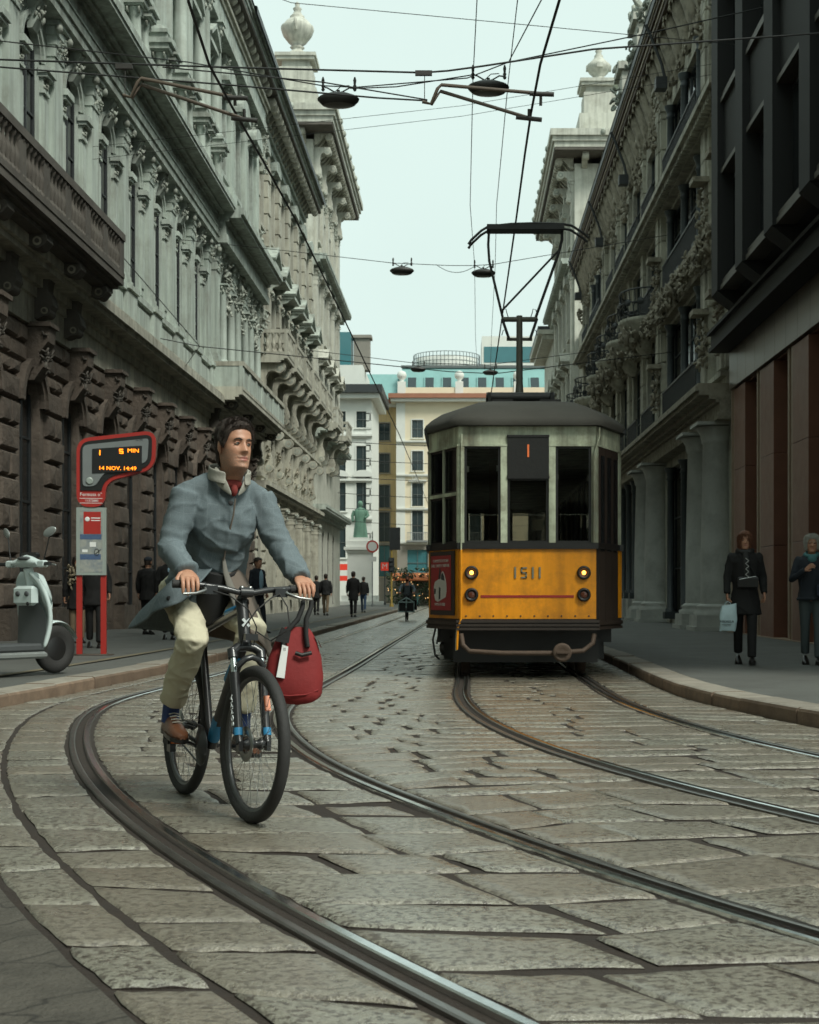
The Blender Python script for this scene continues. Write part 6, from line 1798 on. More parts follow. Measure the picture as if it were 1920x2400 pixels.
def pedestrian(label, loc, yaw, h=1.72, coat=BLACKC, coat_len=.95, trousers=DARKC, shoes=SHOEB, hair='short', hairm=HAIR_BR, stride=.16, voxel=.022, arms=None, slim=1.0, cap=None, female=False, skirtflare=1.0, group=None, skinm=SKIN):
    """standing or walking figure; local +X is the way it faces"""
    t = thing('person', label, 'person', loc, yaw, group)
    s = h/1.75
    S = lambda *p: tuple(q*s for q in p)
    hipz, shz = .90, 1.42
    legs = {1: (stride, .0), -1: (-stride*.9, .05)}
    tb, bb_ = MB(), MB()
    for sy, (fx_, lift) in legs.items():
        hp = S(0, sy*.085, hipz); kn = S(fx_*.55+.03, sy*.085, .49+lift*.3); an = S(fx_, sy*.08, .09+lift)
        tb.tube([hp, kn, an], [.092*s*slim,.066*s,.060*s], 12); tb.ell(hp, (.10*s,.10*s,.12*s), 12, 8)
        bb_.tube([hp, kn, an], [.06*s,.045*s,.036*s], 10)
        shoe(t, (an[0]-.07*s, an[1], lift*s*.4+.018), 0, .265*s, shoes, R(10) if lift else 0)
    tb.ell(S(0,0,hipz+.03), (.115*s,.155*s,.12*s), 14, 8)
    put('trousers', remesh(tb, max(voxel,.016), 4, [trousers], 'trousers'), t)
    cb = MB()
    hem = 1.55-coat_len*.92 if coat_len > .7 else .80
    k = skirtflare
    cb.loft([oval(S(.0,0,z), a*s*slim, b*s*slim, 20) for z, a, b in ((hem,.155*k,.200*k),(.85,.145,.185),(1.0,.130,.165),(1.18,.135,.175),(1.33,.130,.180),(1.42,.108,.172),(1.48,.075,.115),(1.50,.05,.06))], 0, True, True, True, True)
    arms = arms or {1: [(.0,.235,1.15),(.06,.245,.93)], -1: [(-.0,-.235,1.15),(-.03,-.245,.93)]}
    hands = []
    for sy in (1, -1):
        e, w = arms[sy]
        sh = S(0, sy*.170, 1.40)
        cb.tube([sh, S(*e), S(*w)], [.060*s,.052*s,.044*s], 12); cb.ell(sh, .062*s, 10, 7)
        ev, wv = Vector(S(*e)), Vector(S(*w)); d = (wv-ev).normalized()
        bb_.tube([sh, ev, wv], [.05*s,.036*s,.026*s], 10)
        ac = d.cross(Vector((0,1,0))).normalized() if abs(d.y) < .9 else Vector((1,0,0))
        hands.append((wv+d*.01, wv+d*.085*s, ac, Vector((.35,-sy*.9,0)) if abs(d.z) > .5 else Vector((-.2,0,-1)), 0, .8, s, 1))
    cm = remesh(cb, max(voxel*.8,.011), 3, [coat], 'coat'); wrinkle(cm, .008*s, 8, loc[0]*7, .6); folds(cm, .012*s, 5, loc[0]*3, (1,1,.7))
    put('coat', cm, t)
    bb_.loft([oval(S(0,0,z), a*s, b*s, 16) for z, a, b in ((.85,.09,.12),(1.1,.09,.12),(1.3,.10,.15),(1.42,.07,.12),(1.47,.05,.055),(1.52,.048,.05))], 0, True, True, True, True)
    hs = s*1.0
    TH = Matrix.Translation((.025*s, 0, (1.75-.127)*s)) @ Matrix.Rotation(PI/2, 4, 'Z') @ Matrix.Scale(hs, 4)
    bm_ = MB()
    bm2 = remesh(bb_, .009 if voxel < .02 else .016, 1, [skinm], 'body')
    vv = [v.co.copy() for v in bm2.vertices]; ff = [tuple(p.vertices) for p in bm2.polygons]
    bm_.add(vv, ff, 0, True); head_mesh(bm_, TH, 0, 1, 40, 40, zb=-.23)
    for hh_ in hands: hand(bm_, *hh_)
    b = part('body', bm_, [skinm, LIPS], t)
    if voxel < .02: eyes(TH, b, hairm)
    if cap: 
        hair_cap(TH, lambda a: .035, .016, cap, t, 'cap', 3, .001)
        hair_cap(TH, lambda a: .03 if abs(a) < 1.3 else -.06, .006, hairm, t)
    elif hair == 'short': hair_cap(TH, lambda a: .068-.02*abs(a) if abs(a) < 1.0 else (.02 if abs(a) < 1.75 else -.07), .012, hairm, t)
    elif hair == 'long':
        ln = lambda a: .074-.245*min(1, max(0, (abs(a)-.35)/.75))**1.3
        ho = hair_cap(TH, ln, .018, hairm, t, 'hair', 2, .012, bottom_flare=.16); strands(TH, ln, .018, ho, hairm, 900, .06, 3, (0,0,-.5), .8, .0016)
    elif hair == 'bob':
        ln = lambda a: .066-.15*min(1, max(0, (abs(a)-.45)/.8))**1.4
        ho = hair_cap(TH, ln, .020, hairm, t, 'hair', 4, .018); strands(TH, ln, .020, ho, hairm, 900 if voxel < .02 else 150, .035, 5, (0,-.1,.1), .3, .0018)
    return t

# ------------------------------------------------------------------ bicycle
BIKE_LOC, BIKE_RZ, LEAN = (-1.435, 7.33, -.002), R(-62.4), R(-2.5)
BK = mat('black_bike_paint', (.014,.014,.015), .35, var=.15, scale=8, bump=.03, coat=.2, coords='obj')
TYRE = mat('black_rubber', (.022,.021,.020), .75, var=.2, scale=12, bump=.3, bscale=60, coords='obj')
ALU = mat('alloy_rim', (.10,.10,.10), .35, metal=.7, var=.2, bump=.02)
SPK = mat('steel_spoke', (.30,.30,.29), .3, metal=1, var=0, bump=0)
BLUEP = mat('bright_blue_decal', (.03,.20,.38), .4, var=.05, bump=0)
WHITEP = mat('white_decal', (.62,.66,.66), .4, var=.05, bump=0)
ORREF = mat('orange_reflector', (.75,.17,.02), .25, var=.05, bump=0)
CHR = mat('polished_fork_tube', (.62,.66,.66), .18, metal=1., var=.05, bump=0)
def make_bike(label, loc, rz, lean, frame=BK, decal=BLUEP, detail=True, group=None, steer=R(4)):
    t = thing('bicycle', label, 'bicycle', loc, rz, group)
    t.rotation_euler = Euler((lean, 0, rz), 'XYZ')
    RR = .355
    def wheel(x, name, parent, st=0.):
        w = put(name, None, parent, (x, 0, RR), (0, 0, st))
        w2 = part('tyre', MB().lathe([(RR-.052,-.012),(RR-.040,-.024),(RR-.018,-.027),(RR-.004,-.016),(RR,0),(RR-.004,.016),(RR-.018,.027),(RR-.040,.024),(RR-.052,.012)], 56, T=Matrix.Rotation(PI/2,4,'X'), cap=False), TYRE, w)
        part('rim', MB().lathe([(RR-.044,-.013),(RR-.062,-.012),(RR-.070,0),(RR-.062,.012),(RR-.044,.013)], 56, T=Matrix.Rotation(PI/2,4,'X'), cap=False), ALU, w)
        sp = MB()
        for k in range(32):
            a = 2*PI*k/32; b = a+(.55 if k % 4 < 2 else -.55); sy = .028 if k % 2 else -.028
            sp.tube([(math.cos(b)*.028, sy, math.sin(b)*.028), (math.cos(a)*(RR-.066), 0, math.sin(a)*(RR-.066))], .0013, 4, cap=False)
        part('spokes', sp, SPK, w)['kind'] = 'stuff'
        part('hub', MB().lathe([(.014,-.055),(.03,-.032),(.018,-.02),(.018,.02),(.03,.032),(.014,.055)], 14, T=Matrix.Rotation(PI/2,4,'X')), frame, w)
        part('brake_disc', MB().lathe([(.045,.036),(.08,.036),(.08,.039),(.045,.039)], 24, T=Matrix.Rotation(PI/2,4,'X'), cap=False), SPK, w)
        return w
    wheel(0, 'wheel', t); 
    BBp = (.42,0,.29)
    HB, HTp = Vector((.868,0,.80)), Vector((.800,0,.985))
    ST = Vector((.20,0,.84))
    f = part('frame', MB().tube([BBp, ST], .019, 12).tube([ST, HTp+Vector((0,0,-.02))], [.018,.021], 12).tube([BBp, HB+Vector((-.01,0,.03))], [.029,.027], 12)
        .tube([HB, HTp], .029, 14).tube([HB+Vector((.006,0,-.016)), HB], .033, 14).tube([HTp, HTp+Vector((-.006,0,.016))], .033, 14), frame, t)
    st = MB()
    for sy in (-1, 1):
        st.tube([(.42,sy*.035,.29),(.25,sy*.055,.315),(.0,sy*.068,.355)], .012, 8); st.tube([(.205,sy*.02,.80),(.10,sy*.05,.58),(.0,sy*.068,.355)], .010, 8)
    part('rear_stays', st, frame, f)
    part('seat_post', MB().tube([ST, (.165,0,.95)], .014, 10), frame, t)
    sd = MB(); sd.loft([oval_on((x,0,z), Vector((0,1,0)), Vector((0,0,1)), w, h) for x, w, h, z in ((.02,.05,.02,.955),(.06,.075,.03,.96),(.14,.065,.028,.955),(.22,.035,.022,.95),(.29,.018,.016,.945))], 0, True, True, True, True); part('saddle', sd, TYRE, t)
    # fork and front wheel turn together
    AX = Vector((1.04,0,RR))
    fk = part('fork', MB(), frame, t)
    m_ = MB()
    for sy in (-1, 1): m_.tube([(.905,sy*.068,.735),(.885,sy*.068,.775)], .024, 10)
    m_.tube([(.895,-.068,.765),(.880,-.04,.785),(.876,0,.79),(.880,.04,.785),(.895,.068,.765)], .022, 10)
    m_.tube([(.955,-.064,.70),(.965,-.03,.735),(.968,0,.745),(.965,.03,.735),(.955,.064,.70)], .015, 8)
    fk.data = fixn(m_.mesh('fork', [frame]))
    for sy in (-1, 1):
        part('stanchion', MB().tube([(.895,sy*.068,.76),(.935,sy*.068,.655)], .015, 12), CHR, fk)
        part('fork_leg', MB().tube([(.930,sy*.068,.67),(.972,sy*.066,.54),(1.015,sy*.066,.40),(1.04,sy*.066,.355)], [.024,.022,.020,.018], 12), frame, fk)
        part('dropout', MB().box(1.02,1.06,sy*.066-.01,sy*.066+.01,.325,.37), frame, fk)
    if detail:
        d_ = Vector((1.015-.972,0,.40-.54)).normalized()
        Tt = Matrix.Translation((.985,-.090,.50)) @ Matrix(((d_.x,0,-d_.z,0),(0,1,0,0),(d_.z,0,d_.x,0),(0,0,0,1)))
        lt = text('lettering', 'BOMMA', .040, WHITEP, fk, (0,0,0), (PI/2,0,0), .0015, 'CENTER', 1.0)
        lt.matrix_local = Tt @ Matrix.Rotation(PI/2,4,'X') @ Matrix.Rotation(PI,4,'Z') @ Matrix.Scale(1,4)
        part('fork_decal', MB().tube([(1.012,-.068,.425),(1.022,-.068,.392)], .0205, 12), decal, fk)
        part('fork_decal', MB().tube([(1.012,.068,.425),(1.022,.068,.392)], .0205, 12), decal, fk)
        part('head_badge', MB().box(-.024,.024,-.002,.002,-.006,.006,0,Matrix.Translation((.866,-.0,.90)) @ Matrix.Rotation(PI/2,4,'Z') @ Matrix.Rotation(R(45),4,'Y')).box(-.024,.024,-.002,.002,-.006,.006,0,Matrix.Translation((.868,-.0,.90)) @ Matrix.Rotation(PI/2,4,'Z') @ Matrix.Rotation(R(-45),4,'Y')), WHITEP, f)
        part('tube_decal', MB().tube([(.66,0,.625),(.80,0,.745)], .0285, 12), decal, f)
        part('tube_decal', MB().tube([(.60,0,.937),(.74,0,.96)], .0218, 12), decal, f)
        part('tube_decal', MB().tube([(.45,0,.325),(.53,0,.43)], .0305, 12), decal, f)
    wheel(1.04, 'wheel', t, steer)
    part('reflector', MB().box(-.006,.006,-.012,.012,-.035,.035), ORREF, t, (1.14,.02,.545), (0,R(-25),0))
    # stem, bar, grips, brake levers
    hb = part('handlebar', MB().tube([(.80,-.335,1.065),(.815,-.22,1.066),(.835,-.11,1.055),(.845,-.04,1.040),(.845,.04,1.040),(.835,.11,1.055),(.815,.22,1.066),(.80,.335,1.065)], .0145, 10), frame, t)
    part('stem', MB().tube([(.793,0,.995),(.785,0,1.01),(.848,0,1.040)], [.022,.021,.020], 12).lathe([(.024,-.03),(.024,.03)], 12, T=Matrix.Translation((.846,0,1.040)) @ Matrix.Rotation(PI/2,4,'X')), frame, hb)
    for sy in (-1, 1):
        part('grip', MB().tube([(.800,sy*.335,1.065),(.812,sy*.225,1.066)], .019, 12), TYRE, hb)
        part('brake_lever', MB().tube([(.83,sy*.19,1.06),(.865,sy*.20,1.04),(.885,sy*.25,1.025),(.888,sy*.31,1.02)], [.012,.009,.007,.006], 8), SPK, hb)
        part('shifter', MB().box(.82,.86,sy*.17-.03,sy*.17+.03,1.025,1.065), frame, hb)
        part('bar_bolt', MB().lathe([(.010,0),(.010,.01),(.004,.012)], 10, (.846,sy*.02,1.058)), SPK, hb)
        part('cable', MB().tube([(.86,sy*.16,1.04),(.92,sy*.10,1.02),(.95,sy*.02,.96),(.93,-sy*.03,.88),(.90,-sy*.03,.80)], .0035, 6), TYRE, hb)
    part('cable', MB().tube([(.86,.16,1.04),(.97,.16,.98),(.99,.17,.88),(.93,.10,.82),(.88,.05,.86)], .0035, 6), TYRE, hb)
    # cranks, pedals, chainring
    cr = part('crankset', MB().lathe([(.10,-.055),(.10,-.05),(.03,-.05),(.03,-.06)], 28, BBp, T=None) if False else MB().lathe([(.02,-.075),(.095,-.052),(.095,-.047),(.02,-.045)], 28, T=Matrix.Translation(BBp) @ Matrix.Rotation(PI/2,4,'X') @ Matrix.Rotation(PI,4,'X')), frame, t)
    for sy, dx in ((-1,-.17),(1,.17)):
        part('crank_arm', MB().tube([(.42,sy*.075,.29),(.42+dx,sy*.085,.298)], .011, 8), frame, cr)
        pd_ = part('pedal', MB().box(.42+dx-.045,.42+dx+.045,sy*.135-.045,sy*.135+.045,.285,.308), TYRE, cr)
        part('pedal_reflector', MB().box(.42+dx+.046,.42+dx+.050,sy*.135-.03,sy*.135+.03,.289,.304), ORREF, pd_)
    part('chain', MB().tube([(.42,-.05,.385),(.2,-.05,.39),(.0,-.05,.39)], .005, 6).tube([(.42,-.05,.195),(.1,-.05,.27),(.0,-.05,.32)], .005, 6), ALU, cr)
    part('derailleur', MB().box(-.03,.03,-.09,-.06,.22,.33), frame, t)
    part('front_reflector_clip', MB().box(.925,.955,-.03,.03,.82,.85), frame, t)
    return t
bike = make_bike('black mountain bicycle with blue decals ridden by the man in the grey coat', BIKE_LOC, BIKE_RZ, LEAN)
# ------------------------------------------------------------------ the man on the bicycle
def check_cloth():
    m = bpy.data.materials.new('grey_check_coat_cloth'); m.use_nodes = True
    N, L = m.node_tree.nodes, m.node_tree.links
    b = N['Principled BSDF']; b.inputs['Roughness'].default_value = .88; b.inputs['Specular IOR Level'].default_value = .25
    tc = N.new('ShaderNodeTexCoord').outputs['Object']
    mp = N.new('ShaderNodeMapping'); mp.inputs['Rotation'].default_value = (0, R(-24), 0); L.new(tc, mp.inputs[0])
    sp = N.new('ShaderNodeSeparateXYZ'); L.new(mp.outputs[0], sp.inputs[0])
    def line(src, period, width):
        a = N.new('ShaderNodeMath'); a.operation = 'FRACT'; d = N.new('ShaderNodeMath'); d.operation = 'DIVIDE'; d.inputs[1].default_value = period
        L.new(src, d.inputs[0]); L.new(d.outputs[0], a.inputs[0])
        c = N.new('ShaderNodeMath'); c.operation = 'LESS_THAN'; c.inputs[1].default_value = width; L.new(a.outputs[0], c.inputs[0]); return c.outputs[0]
    l1, l2 = line(sp.outputs[1], .055, .05), line(sp.outputs[2], .060, .045)
    mxx = N.new('ShaderNodeMath'); mxx.operation = 'MAXIMUM'; L.new(l1, mxx.inputs[0]); L.new(l2, mxx.inputs[1])
    nz = N.new('ShaderNodeTexNoise'); nz.inputs['Scale'].default_value = 5; nz.inputs['Detail'].default_value = 4; L.new(tc, nz.inputs['Vector'])
    wv = N.new('ShaderNodeTexNoise'); wv.inputs['Scale'].default_value = 260; wv.inputs['Detail'].default_value = 2; L.new(tc, wv.inputs['Vector'])
    base = N.new('ShaderNodeMix'); base.data_type = 'RGBA'; L.new(wv.outputs['Fac'], base.inputs[0]); base.inputs[6].default_value = (.064,.080,.088,1); base.inputs[7].default_value = (.190,.232,.248,1)
    m2 = N.new('ShaderNodeMix'); m2.data_type = 'RGBA'; m2.inputs[7].default_value = (.27,.31,.33,1)
    sc2 = N.new('ShaderNodeMath'); sc2.operation = 'MULTIPLY'; sc2.inputs[1].default_value = .16; L.new(mxx.outputs[0], sc2.inputs[0]); L.new(sc2.outputs[0], m2.inputs[0]); L.new(base.outputs[2], m2.inputs[6])
    L.new(m2.outputs[2], b.inputs['Base Color'])
    bm_ = N.new('ShaderNodeBump'); bm_.inputs['Strength'].default_value = .35; bm_.inputs['Distance'].default_value = .01; L.new(nz.outputs['Fac'], bm_.inputs['Height']); L.new(bm_.outputs[0], b.inputs['Normal'])
    return m
COATM = check_cloth(); creases(COATM, 4.0, .022, .6)
LINING = cloth('pale_grey_collar_wool', (.30,.29,.25)); FACING = cloth('grey_coat_facing', (.17,.16,.14)); LININGB = cloth('brown_coat_lining', (.13,.105,.085)); CHINO = cloth('cream_chino_cotton', (.56,.52,.385), var=.12, bump=.2, bscale=60)
creases(CHINO, 5.0, .02, .6)
SOCK = cloth('blue_sock', (.03,.055,.16)); BROGUE = mat('brown_brogue_leather', (.13,.052,.026), .35, var=.35, scale=10, bump=.2, bscale=60, coords='obj'); TIER = cloth('red_patterned_tie', (.17,.022,.018), var=.6)
SWEAT = cloth('black_sweater', (.012,.012,.012))
man = thing('person', 'man in grey checked coat and cream trousers riding the black bicycle', 'person', BIKE_LOC, BIKE_RZ)
man.rotation_euler = Euler((LEAN, 0, BIKE_RZ), 'XYZ')
JT = dict(rs=(.46,-.185,1.515), re=(.47,-.262,1.245), rw=(.735,-.250,1.125), ls=(.46,.185,1.515), le=(.56,.265,1.27), lw=(.745,.300,1.125),
          rh=(.13,-.09,1.03), rk=(.485,-.135,.805), ra=(.165,-.135,.445), lh=(.13,.09,1.03), lk=(.555,.13,.87), la=(.47,.135,.41))
HC = Vector((.592, 0, 1.738)); HSC = 1.03
TH = Matrix.Translation(HC) @ Matrix.Rotation(R(101), 4, 'Z') @ Matrix.Rotation(R(-4), 4, 'X') @ Matrix.Diagonal((.955, .98, 1.07, 1))
mhands = []
# body: continuous skin surface under the clothes, head and hands showing
bb_ = MB()
bb_.loft([oval(c, a, b, 18, .45) for c, a, b in (((.13,0,.98),.10,.15),((.22,0,1.12),.095,.14),((.33,0,1.30),.08,.12),((.42,0,1.44),.07,.11),((.465,0,1.53),.045,.06),((.51,0,1.59),.042,.046),((.55,0,1.66),.05,.052))], 0, True, True, True, True)
for s_ in 'rl':
    bb_.tube([JT[s_+'s'], JT[s_+'e'], JT[s_+'w']], [.048,.038,.027], 10)
    bb_.tube([JT[s_+'h'], JT[s_+'k'], JT[s_+'a']], [.075,.05,.036], 10)
    sy = -1 if s_ == 'r' else 1
    w = Vector(JT[s_+'w']); g = Vector((.808, sy*(.262 if s_ == 'r' else .30), 1.092))
    mhands.append((w+(g-w)*.12, g+Vector((.012,0,0)), (0, 1, 0.0), (.10, 0, -1), 0, .95, 1.03, -sy))
bodym = remesh(bb_, .0058, 1, [SKIN], 'body')
bm_ = MB(); bm_.add([v.co.copy() for v in bodym.vertices], [tuple(p.vertices) for p in bodym.polygons], 0, True)
head_mesh(bm_, TH, 0, 1, 72, 90, (-.17,0,0), -.185, 2)
for hh_ in mhands: hand(bm_, *hh_)
body = part('body', bm_, [SKIN, LIPS, STUB], man)
eyes(TH, body, HAIR_BR, .003)
def man_line(a):
    b_ = abs(a)
    if b_ < .8: return .070-.012*(b_/.8)**2
    if b_ < 1.30: return .058-.058*((b_-.8)/.5)
    if b_ < 1.46: return -.012
    if b_ < 1.9: return -.012+.034*min(1, (b_-1.46)/.2)
    return .022-.11*min(1, (b_-1.9)/.35)
hr = hair_cap(TH, man_line, .0165, HAIR_BR, man, 'hair', 9, .009, nu=84, nv=40)
strands(TH, man_line, .0165, hr, HAIR_BR, 2600, .012, 4, (0,-.55,.45), 0, .0010)
# coat: torso and sleeves as one garment
cb = MB()
cb.loft([oval(c, a, b, 26, tl) for c, a, b, tl in (((.185,0,.965),.195,.200,.05),((.205,0,1.06),.182,.190,.15),((.25,0,1.17),.168,.182,.30),((.315,0,1.29),.155,.186,.42),((.375,0,1.40),.138,.196,.48),((.42,0,1.48),.116,.202,.50),((.455,0,1.54),.092,.175,.45),((.485,0,1.595),.078,.115,.4),((.50,0,1.615),.065,.075,.4))], 0, True, True, True, True)
for s_ in 'rl':
    sh, el, wr = (Vector(JT[s_+q]) for q in 'sew')
    P, Rr = [], []
    n = 26
    for i in range(n+1):
        t_ = i/n
        p = sh+(el-sh)*(t_/.5) if t_ < .5 else el+(wr-el)*((t_-.5)/.5)
        r = .068-.006*t_/.5 if t_ < .5 else .062-.012*(t_-.5)/.5
        r += .003*math.sin(t_*52)*(1 if .1 < t_ < .92 else .3)*(1.5 if .35 < t_ < .65 else .6)
        P.append(p); Rr.append(r)
    for _ in range(2): P = [P[0]]+[(P[i-1]+P[i]*2+P[i+1])/4 for i in range(1, n)]+[P[-1]]
    P[-1] = P[-1]+(P[-1]-P[-2])*.5
    cb.tube(P, Rr, 16); cb.ell(sh+Vector((-.01,0,-.012)), (.068,.052,.056), 14, 10)
# chest front overlap and shoulders
cb.ell((.475,0,1.40), (.095,.165,.17), 16, 10)
for sy in (-1, 1): cb.tube([(.475,sy*.05,1.578),(.468,sy*.12,1.552),(.458,sy*.185,1.515)], [.045,.046,.050], 12)
cb.ell((.40,0,1.26), (.09,.14,.15), 16, 10)
cm = remesh(cb, .0075, 9, [COATM], 'coat')
wrinkle(cm, .004, 6, 3, .45); folds(cm, .0085, 5.5, 8, (.8,.8,1.3)); folds(cm, .005, 11, 4, (.8,.8,1.2), 3.6)
co, no = coords(cm)      # diagonal pull folds from the armpits to the button
q = np.abs(co[:,1]) + (co[:,2]-1.28)*.55
dd = .0025*np.sin(q*70)*np.exp(-.5*((co[:,2]-1.34)/.11)**2)*np.exp(-.5*((np.abs(co[:,1])-.10)/.07)**2)*(co[:,0] > .35)
setco(cm, co+no*dd[:, None])
coat = put('coat', cm, man)
# coat skirt panels hanging from the waist
def sheet(top, bot, n, m_, name, parent, mats, bulge=.03, seed=0, th=.007):
    mb = MB(); rows_ = []
    def along(P, t):
        k = t*(len(P)-1); i = min(int(k), len(P)-2); u = k-i; u = u*u*(3-2*u)*.5+u*.5
        return Vector(P[i]).lerp(Vector(P[i+1]), u)
    for j in range(m_+1):
        v_ = j/m_; r = []
        for i in range(n+1):
            u = i/n; p = along(top, u).lerp(along(bot, u), v_)
            o = bulge*math.sin(PI*v_)*.6 + .016*math.sin(u*17+seed+v_*2)*v_ + .012*mnoise.noise(Vector((u*6+seed, v_*4, 0)))*v_
            d_ = (p-Vector((.25,0,p.z)));  d_.z = 0; d_.normalize()
            r.append(p+d_*o)
        rows_.append(r)
    mb.loft(rows_, 0, True, False)
    me = fixn(mb.mesh(name, mats))
    def st(o):
        s = o.modifiers.new('s', 'SOLIDIFY'); s.thickness = th; s.offset = 0; s.material_offset = 1 if len(mats) > 1 else 0
    out = modmesh(me, st, name)
    for p in out.polygons: p.use_smooth = True
    return put(name, out, parent)
sheet([(.425,.0,1.20),(.41,-.09,1.17),(.34,-.165,1.13),(.20,-.18,1.08),(.05,-.16,1.04),(-.02,0,1.03)],
      [(.50,-.165,1.01),(.44,-.235,.965),(.32,-.305,.915),(.12,-.345,.845),(-.06,-.27,.845),(-.14,-.02,.83)], 30, 16, 'coat_tail', coat, [COATM, COATM], .03, 1)
sheet([(.425,.0,1.20),(.41,.09,1.17),(.34,.165,1.13),(.20,.18,1.08),(.05,.16,1.04),(-.02,0,1.03)],
      [(.62,.10,.86),(.60,.20,.76),(.46,.29,.72),(.18,.30,.76),(-.04,.22,.80),(-.14,.02,.83)], 30, 16, 'coat_tail', coat, [LININGB, LININGB], .03, 4)
# placket edge and facing down the front
part('front_edge', MB().tube([(.618,.006,1.49),(.604,.004,1.41),(.552,.0,1.31),(.500,.0,1.20)], .0045, 8, flat=.5), LININGB, coat)
part('front_facing', MB().tube([(.492,.0,1.21),(.496,.012,1.14),(.51,.035,1.07),(.56,.085,.93)], [.008,.014,.020,.030], 8, flat=.35), FACING, coat)
for p in ((.628,-.020,1.465),(.475,-.085,1.075),(.415,-.240,1.00)):
    part('button', MB().lathe([(.0,0),(.0125,0),(.0125,.005),(.0,.006)], 12, T=Matrix.Translation(p) @ Matrix.Rotation(R(70),4,'Y')), SWEAT, coat)
# turned-up collar, sweater opening, tie
rings_lo, rings_hi, rings_md = [], [], []
n = 28
for i in range(n+1):
    a = R(28)+R(304)*i/n         # open at the front (+x)
    f_ = .5-.5*math.cos(a)        # 0 at the front, 1 at the back
    cx = .517
    rings_lo.append(Vector((cx+.105*math.cos(a)+.02*(1-f_), .098*math.sin(a), 1.545+.065*f_)))
    rings_md.append(Vector((cx+.012+.092*math.cos(a), .090*math.sin(a), 1.585+.062*f_)))
    rings_hi.append(Vector((cx+.02+.098*math.cos(a), .096*math.sin(a), 1.612+.060*f_)))
tipz = lambda P, dz: P
mb = MB(); mb.loft([rings_lo, rings_md, rings_hi], 0, True, False)
cme = modmesh(fixn(mb.mesh('collar', [LINING])), lambda o: (setattr(o.modifiers.new('s','SOLIDIFY'), 'thickness', .010), o.modifiers.new('u','SUBSURF')), 'collar')
for p in cme.polygons: p.use_smooth = True
put('collar', cme, coat)
for sy in (-1, 1):
    mb = MB(); mb.loft([[Vector((.560,sy*.088,1.655)),Vector((.592,sy*.074,1.628)),Vector((.616,sy*.050,1.590))],[Vector((.575,sy*.100,1.595)),Vector((.612,sy*.070,1.568)),Vector((.634,sy*.032,1.545))],[Vector((.585,sy*.080,1.545)),Vector((.618,sy*.044,1.515)),Vector((.628,sy*.006,1.490))]], 0, True, False)
    lm_ = modmesh(fixn(mb.mesh('lapel', [LINING])), lambda o: (setattr(o.modifiers.new('s','SOLIDIFY'), 'thickness', .009), setattr(o.modifiers.new('u','SUBSURF'), 'levels', 2)), 'lapel')
    for p in lm_.polygons: p.use_smooth = True
    put('lapel', lm_, coat)
part('tie', MB().ell((.612,0,1.530), (.020,.018,.030), 12, 8).ell((.585,0,1.560), (.030,.05,.028), 12, 8), TIER, man)
sw = MB(); sw.loft([oval(c, a, b, 18, .42) for c, a, b in (((.27,0,.96),.15,.09),((.315,0,1.06),.148,.10),((.36,0,1.20),.145,.11))], 0, True, True, True, True)
part('sweater', sw, SWEAT, man, (.0,.0,-.02))
# trousers, socks, brogues
tb = MB()
for s_ in 'rl':
    hp, kn, an = (Vector(JT[s_+q]) for q in 'hka')
    up = an+(kn-an)*.12
    mid = kn.lerp(an, .5)+Vector((-.02,0,0))
    tb.tube([hp, hp.lerp(kn,.5)+Vector((0,0,.01)), kn, mid, up], [.098,.086,.072,.065,.058], 16); tb.ell(kn+Vector((-.012,0,-.004)), (.071,.070,.072), 12, 8); tb.ell(hp, (.125,.12,.115), 14, 10)
tb.ell((.14,0,1.01), (.13,.17,.11), 16, 10)
tm = remesh(tb, .009, 4, [CHINO], 'trousers'); wrinkle(tm, .005, 8, 2, .45); folds(tm, .008, 6, 6, (1,1,.9)); folds(tm, .005, 13, 1, (1,1,1.2), 3.6)
put('trousers', tm, man)
for s_ in 'rl':
    kn, an = Vector(JT[s_+'k']), Vector(JT[s_+'a'])
    part('sock', MB().tube([an+(kn-an)*.17, an+(kn-an)*.02, an+Vector((0,0,-.06))], [.046,.042,.044], 14), SOCK, man)
    heel = Vector((an.x-.055, an.y, an.z-.115 if s_ == 'l' else an.z-.095))
    so = shoe(man, heel, 0, .285, BROGUE, R(4) if s_ == 'l' else R(7), SHOEB, 'shoe')
    mb = MB()
    for k in range(4): mb.tube([(heel.x+.115+k*.022, an.y-.026, heel.z+.088-k*.009-(.010+.003*k)), (heel.x+.118+k*.022, an.y, heel.z+.094-k*.010-(.010+.003*k)), (heel.x+.115+k*.022, an.y+.026, heel.z+.088-k*.009-(.010+.003*k))], .004, 6)
    part('laces', mb, LINING, so)

